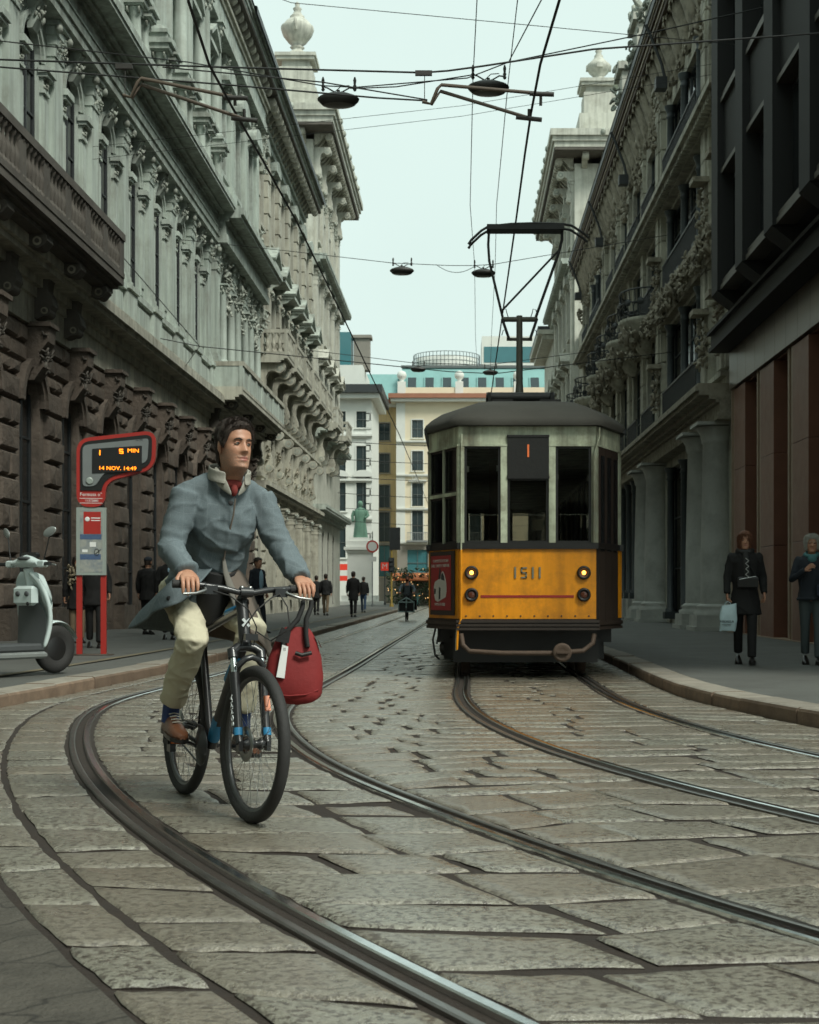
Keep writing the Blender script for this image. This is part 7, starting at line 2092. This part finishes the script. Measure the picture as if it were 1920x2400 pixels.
# red bag hanging from the handlebar end
REDB = mat('red_bag_canvas', (.19,.012,.012), .8, var=.25, scale=7, bump=.2, bscale=40, coords='obj')
STRAP = cloth('black_strap', (.013,.013,.013))
wb = Matrix.Translation(BIKE_LOC) @ Euler((LEAN,0,BIKE_RZ),'XYZ').to_matrix().to_4x4()
hp = wb @ Vector((.85,.295,1.00))
bag = thing('tote_bag', 'red canvas bag with white tag hanging from the handlebar', 'bag', (hp.x-.055, hp.y-.02, hp.z-.475), R(14))
mb = MB(); rg = []
for z, a, b, dx in ((0,.095,.045,.012),(.012,.120,.062,.008),(.05,.134,.072,.0),(.13,.138,.074,.0),(.22,.124,.060,.004),(.30,.096,.040,.010),(.345,.070,.026,.014),(.365,.050,.014,.015)):
    rg.append([Vector((dx+a*math.copysign(abs(math.cos(2*PI*i/32))**.55, math.cos(2*PI*i/32))*(1+.04*math.sin(5*2*PI*i/32+z*9)), b*math.copysign(abs(math.sin(2*PI*i/32))**.75, math.sin(2*PI*i/32))*(1+.10*math.sin(4*2*PI*i/32+z*14)), z+.02*abs(math.cos(2*PI*i/32))*(1 if z < .03 else 0))) for i in range(32)])
mb.loft(rg, 0, True, True, True, True)
part('bag_body', mb, REDB, bag)
part('bag_seam', MB().tube([(-.10,-.066,.055),(-.03,-.079,.045),(.05,-.078,.05),(.11,-.060,.07)], .004, 6), REDB, bag)
tg = part('white_tag', MB().prism([(-.090,.135),(-.052,.128),(-.034,.275),(-.062,.285)], -.088, -.080, 'y'), WHITE_P, bag)
text('lettering', 'II', .022, SWEAT, tg, (-.052,-.0885,.262), (PI/2,0,0), .0004)
for sx, x1 in ((-.055,-.012),(.060,.028)):
    part('strap', MB().tube([(sx,-.052,.27),(sx*.9,-.040,.33),(x1+.03,-.02,.40),(x1+.055,0,.455),(x1+.06,.012,.485)], .024, 8, flat=.5), STRAP, bag)
part('strap_patch', MB().prism([(-.092,.30),(-.030,.29),(-.02,.345),(-.060,.365)], -.070, -.050, 'y'), STRAP, bag)
part('bag_flap', MB().loft([[Vector((.085,-.02,.32)),Vector((.09,.02,.32))],[Vector((.115,-.035,.30)),Vector((.12,.03,.30))],[Vector((.128,-.045,.268)),Vector((.134,.035,.268))]], 0, True, False), mat('bright_red_flap', (.45,.045,.03), .7, var=.15, bump=.1), bag)
part('shackle', MB().tube([(.0,-.075,.245),(.03,-.082,.235),(.075,-.075,.245)], .010, 8), TRAM_K, bag)

# ------------------------------------------------------------------ women on the shaded sidewalk
w1 = pedestrian('woman with long auburn hair, black coat and pale shopping bag', (3.66,18.4,.13), R(-98), 1.71, BLACKC, .98, BLACKC, SHOEB, 'long', HAIR_AU, .17, .014,
    {1: [(-.04,.235,1.15),(.04,.25,.93)], -1: [(.02,-.235,1.14),(.08,-.235,.93)]}, 1.0, skirtflare=1.12)
SCARFB = cloth('black_white_scarf', (.03,.03,.03), var=.6)
part('scarf', MB().tube([(.085,.06,1.44),(.09,-.04,1.44),(.03,-.085,1.46),(-.05,-.05,1.48),(-.05,.05,1.48),(.03,.085,1.46),(.09,.05,1.45)], .035, 10).tube([(.11,.0,1.44),(.135,.01,1.32),(.140,.02,1.18),(.135,.02,1.08)], [.034,.036,.038,.04], 10, flat=.5), SCARFB, w1)
zz = [(.165+.004, .02+(.02 if k % 2 else -.02), 1.36-k*.035) for k in range(9)]
part('scarf_pattern', MB().tube(zz, .005, 6), WHITE_P, w1)
hb1 = part('crossbody_bag', MB().bbox(.115,.185,-.10,.16,.97,1.12,.02), mat('black_bag_leather', (.013,.012,.012), .3, var=.2, bump=.1), w1)
part('bag_zip', MB().tube([(.19,-.08,1.085),(.192,.13,1.125)], .005, 6), CHROME, hb1)
part('bag_strap', MB().tube([(.14,.15,1.11),(.15,.05,1.27),(.10,-.08,1.40),(.03,-.12,1.45)], .012, 6, flat=.4), STRAP, hb1)
PLAST = mat('pale_blue_white_plastic', (.52,.66,.70), .35, var=.12, scale=8, bump=.5, bscale=9, coords='obj', bdist=.03)
sb = thing('shopping_bag', 'pale blue-white plastic shopping bag held by the auburn-haired woman', 'bag', (3.415, 18.27, .56), R(6))
mb = MB(); rows_ = []
for j in range(9):
    v_ = j/8; r = []
    for i in range(24):
        a = 2*PI*i/24
        wd = .105+.012*math.sin(v_*PI)-.02*v_*(1 if math.cos(a) < 0 else -.2); dp = .035*math.sin(PI*min(1,v_*.8+.15))+.006
        r.append(Vector((wd*math.copysign(abs(math.cos(a))**.6, math.cos(a))+.006*math.sin(9*v_+i), dp*math.copysign(abs(math.sin(a))**.8, math.sin(a))+.006*mnoise.noise(Vector((i*.9,j*1.3,2))), .33*v_+.012*math.sin(a*3+1)*(1-v_)+(.02*math.cos(a) if j == 8 else 0))))
    rows_.append(r)
mb.loft(rows_, 0, True, True, True, True); part('bag_body', mb, PLAST, sb)
text('lettering', 'MIKAELA', .046, SWEAT, sb, (-.025,-.0475,.115), (PI/2,0,0), .0006)
part('printed_line', MB().box(-.09,.03,-.0462,-.0455,.075,.080).box(-.07,.02,-.0462,-.0455,.060,.064), SWEAT, sb)
part('bag_handle', MB().tube([(-.05,0,.32),(-.03,.0,.355),(.0,.0,.375),(.03,0,.355),(.05,0,.32)], .008, 6, flat=.5), PLAST, sb)
w2 = pedestrian('woman with short white-grey hair, teal scarf and raised hand', (4.50,18.3,.13), R(-100), 1.66, NAVYC, .72, GREYTR, SHOEB, 'bob', HAIR_GR, .14, .014,
    {1: [(.0,.25,1.15),(.10,.23,.98)], -1: [(.05,-.26,1.14),(.20,-.10,1.27)]}, 1.05)
part('scarf', MB().tube([(.085,.06,1.38),(.09,-.04,1.38),(.03,-.085,1.40),(-.05,-.05,1.43),(-.05,.05,1.43),(.03,.085,1.40),(.09,.05,1.39)], .030, 10).ell((.100,.0,1.35), (.035,.06,.06), 12, 8), TEALS, w2)
part('handbag', MB().bbox(.13,.21,.05,.26,.86,1.02,.02), cloth('navy_bag', (.02,.026,.045)), w2)
# ------------------------------------------------------------------ people on the bus stop side
pedestrian('man in dark coat and flat cap seen from behind beside the grey-coated rider', (-7.05,31.9,.12), R(80), 1.74, BLACKC, .85, DARKC, SHOEB, 'short', HAIR_BR, .03, .022, cap=NAVYC)
p4 = pedestrian('bald older man in black overcoat partly hidden behind the rider\'s sleeve', (-5.85,28.4,.12), R(-80), 1.76, BLACKC, .98, DARKC, SHOEB, 'none', HAIR_GR, .12, .022)
part('shirt_front', MB().ell((.105,0,1.36), (.03,.035,.09), 10, 8), SHIRTB, p4)
p5 = pedestrian('person with pale fur-collared coat half hidden behind the bus stop post', (-7.15,26.4,.12), R(-60), 1.60, BLACKC, .95, BEIGEC, SHOEB, 'bob', HAIR_BR, .06, .022)
part('fur_collar', MB().lumps((.05,.0,1.22), (.22,.34,.42), 60, 3, 0, .22, .4), FUR, p5)
pedestrian('person in black standing behind the bus stop panel with legs showing below it', (-6.2,24.0,.12), R(-75), 1.72, BLACKC, .9, BLACKC, SHOEB, 'short', HAIR_BR, .12, .022)
p7 = pedestrian('man in navy jacket and pale blue shirt just behind the handlebar', (-4.75,33.0,.12), R(-35), 1.76, NAVYC, .72, NAVYC, SHOEB, 'short', HAIR_BR, .14, .022)
part('shirt_front', MB().ell((.125,.0,1.22), (.04,.07,.24), 10, 8), SHIRTB, p7)
pedestrian('man in dark jacket and beige trousers walking away past the facade', (-5.75,60.0,.12), R(88), 1.76, DARKC, .72, BEIGEC, SHOEB, 'short', HAIR_BR, .16, .026)
pedestrian('dark figure close beside the man in beige trousers', (-6.35,62.0,.12), R(88), 1.72, DARKC, .9, DARKC, SHOEB, 'short', HAIR_BR, .1, .026)
pedestrian('person in long black coat walking away near the kerb', (-4.28,56.0,.12), R(88), 1.80, BLACKC, 1.0, BLACKC, SHOEB, 'short', HAIR_BR, .12, .026)
pedestrian('person in black jacket and blue jeans walking away near the square', (-4.85,70.0,.12), R(88), 1.76, BLACKC, .72, DENIM, SHOEB, 'short', HAIR_BR, .18, .026)

# cargo bicycle and its rider coming up the street
cx_, cy_ = -2.15, 56.3
cbk = thing('cargo_bicycle', 'cargo bicycle with a pale frame box in front coming up the street', 'bicycle', (cx_, cy_, -.01), R(-90))
for x, rr in ((0,.33),(1.75,.25)):
    w = part('wheel', MB().lathe([(rr-.04,-.02),(rr-.01,-.025),(rr,0),(rr-.01,.025),(rr-.04,.02),(rr-.05,0)], 24, T=Matrix.Translation((x,0,rr)) @ Matrix.Rotation(PI/2,4,'X'), cap=False), TYRE, cbk)
PALEF = mat('pale_green_frame', (.28,.38,.37), .4, var=.1, bump=.02)
bx = part('cargo_frame', MB().tube([(1.45,-.30,.35),(1.45,-.30,.72),(1.45,0,.90),(1.45,.30,.72),(1.45,.30,.35),(1.45,-.30,.35)], .022, 8).tube([(1.45,-.30,.72),(1.45,.30,.72)], .02, 8).tube([(.8,-.30,.35),(1.45,-.30,.35)], .02, 8).tube([(.8,.30,.35),(1.45,.30,.35)], .02, 8).tube([(1.45,0,.9),(1.45,0,.35)], .02, 8), PALEF, cbk)
part('cargo_box', MB().box(.75,1.42,-.27,.27,.36,.68), DARKC, cbk)
part('frame', MB().tube([(0,0,.33),(.45,0,.35),(1.75,0,.30)], .025, 8).tube([(.45,0,.35),(.22,0,.92)], .02, 8).tube([(.78,0,.33),(.72,0,1.05)], .02, 8).tube([(.70,-.28,1.08),(.74,0,1.05),(.70,.28,1.08)], .016, 8), IRON, cbk)
part('pannier', MB().box(-.2,.3,-.36,-.14,.4,.8).box(-.2,.3,.14,.36,.4,.8), BLACKC, cbk)
rid = thing('person', 'cargo bicycle rider in grey-blue jumper with dark backpack straps', 'person', (cx_, cy_, -.01), R(-90))
bb_ = MB()
for sy in (-1, 1):
    bb_.tube([(.22,sy*.09,.98),(.58,sy*.11,.80),(.45,sy*.11,.36)], [.09,.07,.05], 10)
tr_ = remesh(bb_.ell((.22,0,1.0), (.12,.17,.12), 12, 8), .025, 3, [BLACKC], 'trousers'); put('trousers', tr_, rid)
cb = MB(); cb.loft([oval(c, a, b, 18, .25) for c, a, b in (((.22,0,.98),.13,.17),((.30,0,1.2),.13,.19),((.36,0,1.40),.12,.2),((.39,0,1.50),.06,.08))], 0, True, True, True, True)
for sy in (-1, 1): cb.tube([(.36,sy*.19,1.40),(.47,sy*.30,1.20),(.68,sy*.27,1.10)], [.07,.06,.045], 10)
put('jumper', remesh(cb, .022, 3, [GREYBL], 'jumper'), rid)
TH2 = Matrix.Translation((.45,0,1.66)) @ Matrix.Rotation(PI/2,4,'Z')
bm_ = MB(); head_mesh(bm_, TH2, 0, 1, 32, 30)
for sy in (-1, 1): hand(bm_, (.68,sy*.27,1.10), (.74,sy*.27,1.10), (0,1,0), (.2,0,-1), 0, 1, 1, 1)
bm_.tube([(.36,0,1.40),(.44,0,1.56)], .06, 10)
part('body', bm_, [SKIN_R, LIPS], rid); hair_cap(TH2, lambda a: .06 if abs(a) < 1 else -.05, .015, HAIR_BR, rid)
hair_cap(TH2, lambda a: -.13, .006, HAIR_BR, rid, 'beard', 2, .003, ztop=-.055)
for sy in (-1, 1): part('backpack_strap', MB().tube([(.27,sy*.13,1.45),(.42,sy*.14,1.42),(.45,sy*.14,1.25),(.38,sy*.17,1.05)], .03, 8, flat=.4), BLACKC, rid)
# ------------------------------------------------------------------ bus stop post
RED_BUS = mat('red_bus_stop_paint', (.36,.022,.016), .45, var=.15, scale=4, bump=.04)
GREY_BUS = mat('grey_bus_stop_face', (.17,.185,.185), .5, var=.12, scale=4, bump=.03)
BLK_BUS = mat('black_bus_stop_trim', (.012,.012,.012), .4, var=.1, bump=.02)
LED = mat('orange_led_text', (1,.35,.02), .5, var=0, bump=0, emit=(1,.20,.004), estr=1.5)
PALEM = mat('pale_panel_frame', (.33,.37,.34), .45, metal=.3, var=.15, bump=.03)
PAPERW = mat('timetable_paper', (.30,.31,.28), .6, var=.25, scale=14, bump=.02, dirt=(.10,.14,.20), dirt_amt=.7, dirt_scale=11)
PRB = mat('blue_print', (.06,.10,.19), .6, var=.4, scale=30, bump=0)
bs = thing('bus_stop_sign', 'red bus stop post with electronic display and timetable panel on the sidewalk', 'bus stop', (-5.52, 21.2, .12), R(9))
def rounded(pts, r, n=6):
    out = []; k = len(pts)
    for i in range(k):
        p0, p1, p2 = Vector(pts[i-1]), Vector(pts[i]), Vector(pts[(i+1) % k])
        a, b = (p0-p1), (p2-p1); rr = min(r, a.length*.48, b.length*.48)
        A, B_ = p1+a.normalized()*rr, p1+b.normalized()*rr
        for j in range(n+1):
            t = j/n; out.append(((1-t)**2*A.x+2*t*(1-t)*p1.x+t*t*B_.x, (1-t)**2*A.y+2*t*(1-t)*p1.y+t*t*B_.y))
    return out
def inset(poly, d):
    c = Vector((sum(p[0] for p in poly)/len(poly), sum(p[1] for p in poly)/len(poly)))
    n = len(poly); out = []
    for i in range(n):
        p, a, b = Vector(poly[i]), Vector(poly[i-1]), Vector(poly[(i+1) % n])
        t = (b-a); t.normalize(); nn = Vector((-t.y, t.x)); out.append(tuple(p+nn*d))
    return out
outl = rounded([(-.21,2.20),(.20,2.20),(.21,2.58),(.93,2.78),(.95,3.36),(-.21,3.21)], .20, 8)
part('sign_body', MB().prism(outl, -.09, .09, 'y'), RED_BUS, bs)
o1 = inset(outl, .055); o2 = inset(outl, .075)
o1 = [(x, max(z, 2.445)) for x, z in o1]; o2 = [(x, max(z, 2.47)) for x, z in o2]
part('black_trim', MB().prism(o1, -.105, -.091, 'y'), BLK_BUS, bs)
part('display_face', MB().prism(inset(rounded([(-.205,2.42),(.12,2.42),(.26,2.68),(.90,2.80),(.93,3.33),(-.205,3.19)], .17, 8), .085), -.118, -.106, 'y'), GREY_BUS, bs)
dsp = part('display_screen', MB().prism(rounded([(.02,2.70),(.74,2.74),(.74,3.12),(.02,3.06)], .01, 2), -.128, -.119, 'y'), BLK_BUS, bs)
part('led_text', seg_digit('1', .13, 3.005, .04, .062, .014, -.132, -.128), LED, dsp)
part('led_text', seg_digit('5', .44, 3.030, .044, .058, .013, -.132, -.128), LED, dsp)
text('led_text', 'MIN', .080, LED, dsp, (.615,-.131,3.040), (PI/2,0,0), .002, 'CENTER', 1.2)
text('led_text', '14 NOV. 14:49', .080, LED, dsp, (.385,-.131,2.775), (PI/2,R(0),0), .002, 'CENTER', 1.12)
text('maker_mark', 'ATM', .05, BLK_BUS, bs, (.70,-.120,3.20), (PI/2,0,0), .001)
part('speaker_rosette', MB().lathe([(.035,0),(.055,.004),(.055,.008),(.035,.008)], 16, T=Matrix.Translation((-.02,-.118,2.585)) @ Matrix.Rotation(PI/2,4,'X')), PALEM, bs)
text('lettering', 'Fermata n°', .072, WHITE_P, bs, (0,-.092,2.385), (PI/2,0,0), .001)
part('number_frame', MB().box(-.165,.165,-.0925,-.0905,2.325,2.332).box(-.165,.165,-.0925,-.0905,2.255,2.262), WHITE_P, bs)
text('lettering', '11372880', .048, WHITE_P, bs, (.01,-.092,2.293), (PI/2,0,0), .001)
pf = part('timetable_case', MB().box(-.215,.215,-.075,.075,1.19,2.195), PALEM, bs)
part('timetable_sheet', MB().box(-.165,.165,-.078,-.0755,1.23,2.15), PAPERW, pf)
part('red_notice', MB().box(-.11,.14,-.080,-.0785,1.80,2.13), RED_BUS, pf)
part('blue_notice', MB().box(-.16,.15,-.0795,-.0785,1.72,1.795).box(-.16,.14,-.0795,-.0785,1.42,1.50), PRB, pf)
part('emblem_ring', MB().lathe([(.024,0),(.036,0),(.036,.001),(.024,.001)], 16, T=Matrix.Translation((-.055,-.0805,2.02)) @ Matrix.Rotation(PI/2,4,'X')), WHITE_P, pf)
part('white_stripe', MB().box(.0,.13,-.0815,-.0805,2.03,2.045).box(.0,.13,-.0815,-.0805,1.995,2.008), WHITE_P, pf)
part('sticker', MB().box(-.13,-.05,-.0805,-.0785,1.53,1.57).box(-.02,.07,-.0805,-.0785,1.61,1.68), WHITE_P, pf)
part('graffiti', MB().tube([(.08+.035*math.cos(k*.7),-.080,1.53+.05*math.sin(k*.7)) for k in range(14)], .005, 5).tube([(.06,-.080,1.50),(.14,-.080,1.57)], .005, 5), BLK_BUS, pf)
for x in (-.175, .175):
    part('leg', MB().box(x-.04,x+.04,-.05,.05,0,1.2), RED_BUS, bs)
part('base_plate', MB().lathe([(.33,0),(.33,.012),(.02,.02)], 20, sy=.6), RAILDARK, bs)

# ------------------------------------------------------------------ scooter parked on the sidewalk
SCW = mat('pale_scooter_paint', (.55,.63,.62), .22, var=.06, scale=2, bump=0, coat=.6, coords='obj')
SCG = mat('grey_scooter_plastic', (.065,.07,.072), .45, var=.15, bump=.05, coords='obj')
SCS = mat('silver_scooter_trim', (.30,.32,.31), .35, metal=.5, var=.1, bump=.02, coords='obj')
sct = thing('scooter', 'white and grey motor scooter parked beside the bus stop', 'scooter', (-5.38, 15.0, .13), R(56))
sct.scale = (1.06, 1.06, 1.1)
def ovx(x, z, w, h, tilt=0): return [Vector((x+math.sin(tilt)*h*math.sin(2*PI*i/18), w*math.copysign(abs(math.cos(2*PI*i/18))**.8, math.cos(2*PI*i/18)), z+h*math.copysign(abs(math.sin(2*PI*i/18))**.8, math.sin(2*PI*i/18))*math.cos(tilt))) for i in range(18)]
for x, nm in ((1.28,'front'),(0,'rear')):
    w = part('wheel', MB().lathe([(.10,-.03),(.16,-.05),(.18,-.055),(.235,-.05),(.25,-.02),(.255,0),(.25,.02),(.235,.05),(.18,.055),(.16,.05),(.10,.03)], 28, T=Matrix.Translation((x,0,.255)) @ Matrix.Rotation(PI/2,4,'X')), TYRE, sct)
    part('wheel_hub', MB().lathe([(.01,-.045),(.12,-.04),(.15,-.02),(.15,.02),(.12,.04),(.01,.045)], 18, T=Matrix.Translation((x,0,.255)) @ Matrix.Rotation(PI/2,4,'X')), BLK_BUS, w)
mb = MB(); n = 12   # leg shield: curved in plan, leaning back, seen from its rider side
rows_ = []
for z, w, x, d in ((.26,.22,1.00,.02),(.42,.255,1.04,.03),(.58,.275,1.05,.05),(.74,.27,1.02,.06),(.90,.235,.97,.06),(1.00,.17,.93,.05),(1.06,.09,.91,.03)):
    rows_.append([Vector((x+d*(1-(2*i/n-1)**2), w*(2*i/n-1), z)) for i in range(n+1)])
mb.loft(rows_, 0, True, False)
ls = modmesh(fixn(mb.mesh('leg_shield', [SCW])), lambda o: (setattr(o.modifiers.new('s','SOLIDIFY'),'thickness',.05), setattr(o.modifiers.new('u','SUBSURF'),'levels',2)), 'leg_shield')
for p in ls.polygons: p.use_smooth = True
lso = put('leg_shield', ls, sct)
mb = MB(); rows_ = []
for z, w, x in ((.28,.20,.955),(.45,.225,.985),(.62,.215,.98),(.72,.17,.95)):
    rows_.append([Vector((x-.02*(1-(2*i/8-1)**2), w*(2*i/8-1), z)) for i in range(9)])
mb.loft(rows_, 0, True, False); part('inner_panel', mb, SCG, lso)
part('glove_box', MB().bbox(.86,.95,-.14,.14,.70,.90,.03), SCW, lso)
for y in (-.07, .07): part('vent', MB().ell((.855,y,.82), (.012,.035,.028), 10, 6), SCG, lso)
part('keyhole', MB().lathe([(.02,0),(.02,.01),(.008,.012)], 10, T=Matrix.Translation((.86,-.09,.72)) @ Matrix.Rotation(-PI/2,4,'Y')), BLK_BUS, lso)
part('front_fairing', MB().loft([ovx(1.02,.40,.13,.14),ovx(1.10,.50,.16,.20),ovx(1.13,.70,.15,.20),ovx(1.08,.88,.11,.14),ovx(1.02,.98,.07,.06)], 0, True, True, True, True), SCW, sct)
part('front_mudguard', MB().lathe([(.275,-.07),(.29,-.04),(.295,0),(.29,.04),(.275,.07)], 16, T=Matrix.Translation((1.28,0,.255)) @ Matrix.Rotation(PI/2,4,'X'), a0=R(20), a1=R(150)), SCW, sct)
part('floorboard', MB().bbox(.36,1.0,-.19,.19,.24,.32,.02), SCG, sct)
part('lower_fairing', MB().bbox(.42,1.02,-.20,.20,.17,.238,.02), SCS, sct)
part('steering_column', MB().tube([(.98,0,.92),(.93,0,1.08)], [.06,.05], 12), SCW, sct)
hd = part('handlebar_cowl', MB().loft([[Vector((.92+.055*math.cos(2*PI*i/16), y, 1.12+dz+.05*k*math.sin(2*PI*i/16))) for i in range(16)] for y, k, dz in ((-.20,.5,.01),(-.16,.8,.01),(-.08,1.15,.02),(0,1.3,.03),(.08,1.15,.02),(.16,.8,.01),(.20,.5,.01))], 0, True, True, True, True), SCW, sct)
part('instrument_panel', MB().ell((.885,0,1.175), (.05,.10,.022), 16, 8), SCG, hd)
for sy in (-1, 1):
    part('switch_block', MB().bbox(.88,.95,sy*.25-.045,sy*.25+.045,1.085,1.155,.012), SCW, hd)
    part('grip', MB().tube([(.91,sy*.29,1.12),(.89,sy*.40,1.12)], .019, 12), BLK_BUS, hd)
    part('brake_lever', MB().tube([(.95,sy*.27,1.12),(.96,sy*.36,1.115),(.955,sy*.41,1.11)], .007, 8), SCS, hd)
    mr = part('mirror_stalk', MB().tube([(.92,sy*.26,1.15),(.93,sy*.30,1.28),(.94,sy*.33,1.40)], .007, 8), BLK_BUS, sct)
    part('mirror', MB().ell((0,0,0), (.014,.085,.045), 18, 8, 0, Matrix.Translation((.93,sy*.345,1.44)) @ Euler((R(sy*22),0,R(-sy*15))).to_matrix().to_4x4()), SCS, mr)
part('windscreen_stub', MB().bbox(.94,.99,-.12,.12,1.17,1.24,.02), BLK_BUS, sct)
part('rear_body', MB().loft([ovx(-.32,.62,.10,.08),ovx(-.20,.58,.17,.15),ovx(.05,.54,.20,.19),ovx(.25,.52,.19,.20),ovx(.38,.48,.14,.18)], 0, True, True, True, True), SCW, sct)
part('seat', MB().loft([ovx(-.34,.76,.09,.04),ovx(-.15,.79,.14,.055),ovx(.15,.77,.15,.06),ovx(.36,.72,.11,.05),ovx(.46,.66,.06,.05)], 0, True, True, True, True), BLK_BUS, sct)
part('engine_cover', MB().bbox(-.22,.28,-.16,.16,.18,.40,.04), SCG, sct)
part('exhaust', MB().tube([(-.25,-.19,.27),(.15,-.19,.27),(.3,-.12,.25)], [.05,.05,.02], 12), SCS, sct)
part('tail_lamp', MB().bbox(-.42,-.36,-.08,.08,.60,.68,.015), RED_P, sct)
part('kick_stand', MB().tube([(.30,.12,.22),(.22,.20,.0)], .014, 8).tube([(.30,-.12,.22),(.22,-.20,.0)], .014, 8), BLK_BUS, sct)

# parked hire bicycles in the square
TEALB = mat('teal_hire_bike_paint', (.04,.22,.20), .4, var=.1, bump=.02)
hb0 = make_bike('teal hire bicycle parked nearest the cargo bicycle rider', (-1.9,112.0,-.02), R(70), 0, TEALB, TEALB, False, 'hire bicycles parked in the square')
for k, (x, y, rz, lab) in enumerate(((-3.6,111.5,80,'teal hire bicycle parked alone beside the flower kiosk'),(-1.2,112.4,75,'second teal hire bicycle from the kiosk in the parked row'),(-.5,112.7,70,'third teal hire bicycle, beside the tram corner'),(.2,113.0,66,'last teal hire bicycle of the row, mostly behind the tram'))):
    c = copy_tree(hb0); c.location = (x, y, -.02); c.rotation_euler = (0,0,R(rz)); c['label'] = lab
# lit shop signs inside two ground floor windows of the arcaded palazzo
SHOPL = mat('yellow_shop_lettering', (.8,.6,.2), .5, var=0, bump=0, emit=(1,.62,.16), estr=1.2)
for x, z, s_, lab in ((29.6-A0,3.95,.34,'n'),(39.4-A0,3.3,.25,'f')):
    t_ = part('lit_shop_sign', MB().box(x-.30,x-.16,.40,.43,z+.22,z+.42).box(x-.08,x+.20,.40,.43,z+.24,z+.42), SHOPL, A)
    mb = MB()
    for k in range(7): mb.box(x-.28+k*.075,x-.235+k*.075,.40,.43,z-.18-(k % 3)*.02,z+.16)
    part('lit_bars', mb, SHOPL, t_)
# ------------------------------------------------------------------ unseen junction behind the camera: paving, and blocks added to cut sky fill
def plain_house(label, loc, rz, L_, H, m_wall, m_base, nfl=4):
    t = thing('sky_blocking_house', label, 'building', loc, rz)  # unseen house, added to block low sky light from behind the camera
    xs = [2+3.4*k for k in range(int((L_-2)/3.4))]
    ops = [(x-.65,x+.65,z,z+2.6,False) for x in xs for z in [6.2+4.1*k for k in range(nfl)]] + [(x-.9,x+.9,.3,4.3,True) for x in xs]
    mb = MB(); wall_faces(mb, 0, L_, 0, H, ops, .3); box_shell(mb, 0, L_, 11, 0, H); part('wall', mb, m_wall, t)
    for x in xs:
        add_window(t, x, .3, 1.8, 3.9, .2)
        for k in range(nfl): add_window(t, x, 6.2+4.1*k, 1.3, 2.6, .2)
    part('cornice', moulding(-.3, L_+.3, [(.3,.3),(.6,.2),(.9,.3)], H-.8), [STONE_TRIM], t)
    part('string_course', moulding(0, L_, [(.2,.2),(.35,.2)], 5.0), [m_base], t)
    return t
plain_house('unseen grey stone block added beyond the bus stop side to cut sky light', (-9.3, -34, 0), R(90), 51.6, 22.5, STONE_A, STONE_D)
plain_house('unseen dark stone block added behind the camera to cut sky light', (6.0, -16, 0), R(180), 14.5, 22.0, STONE_D, SOFFIT)
mb = MB(); mb.box(-9.6, 8.5, -16, 3.2, -.06, -.03); struct('junction_paving', mb, PAVE, 'granite paving of the junction behind the photographer')
bpy.data.scenes.remove(WORK)
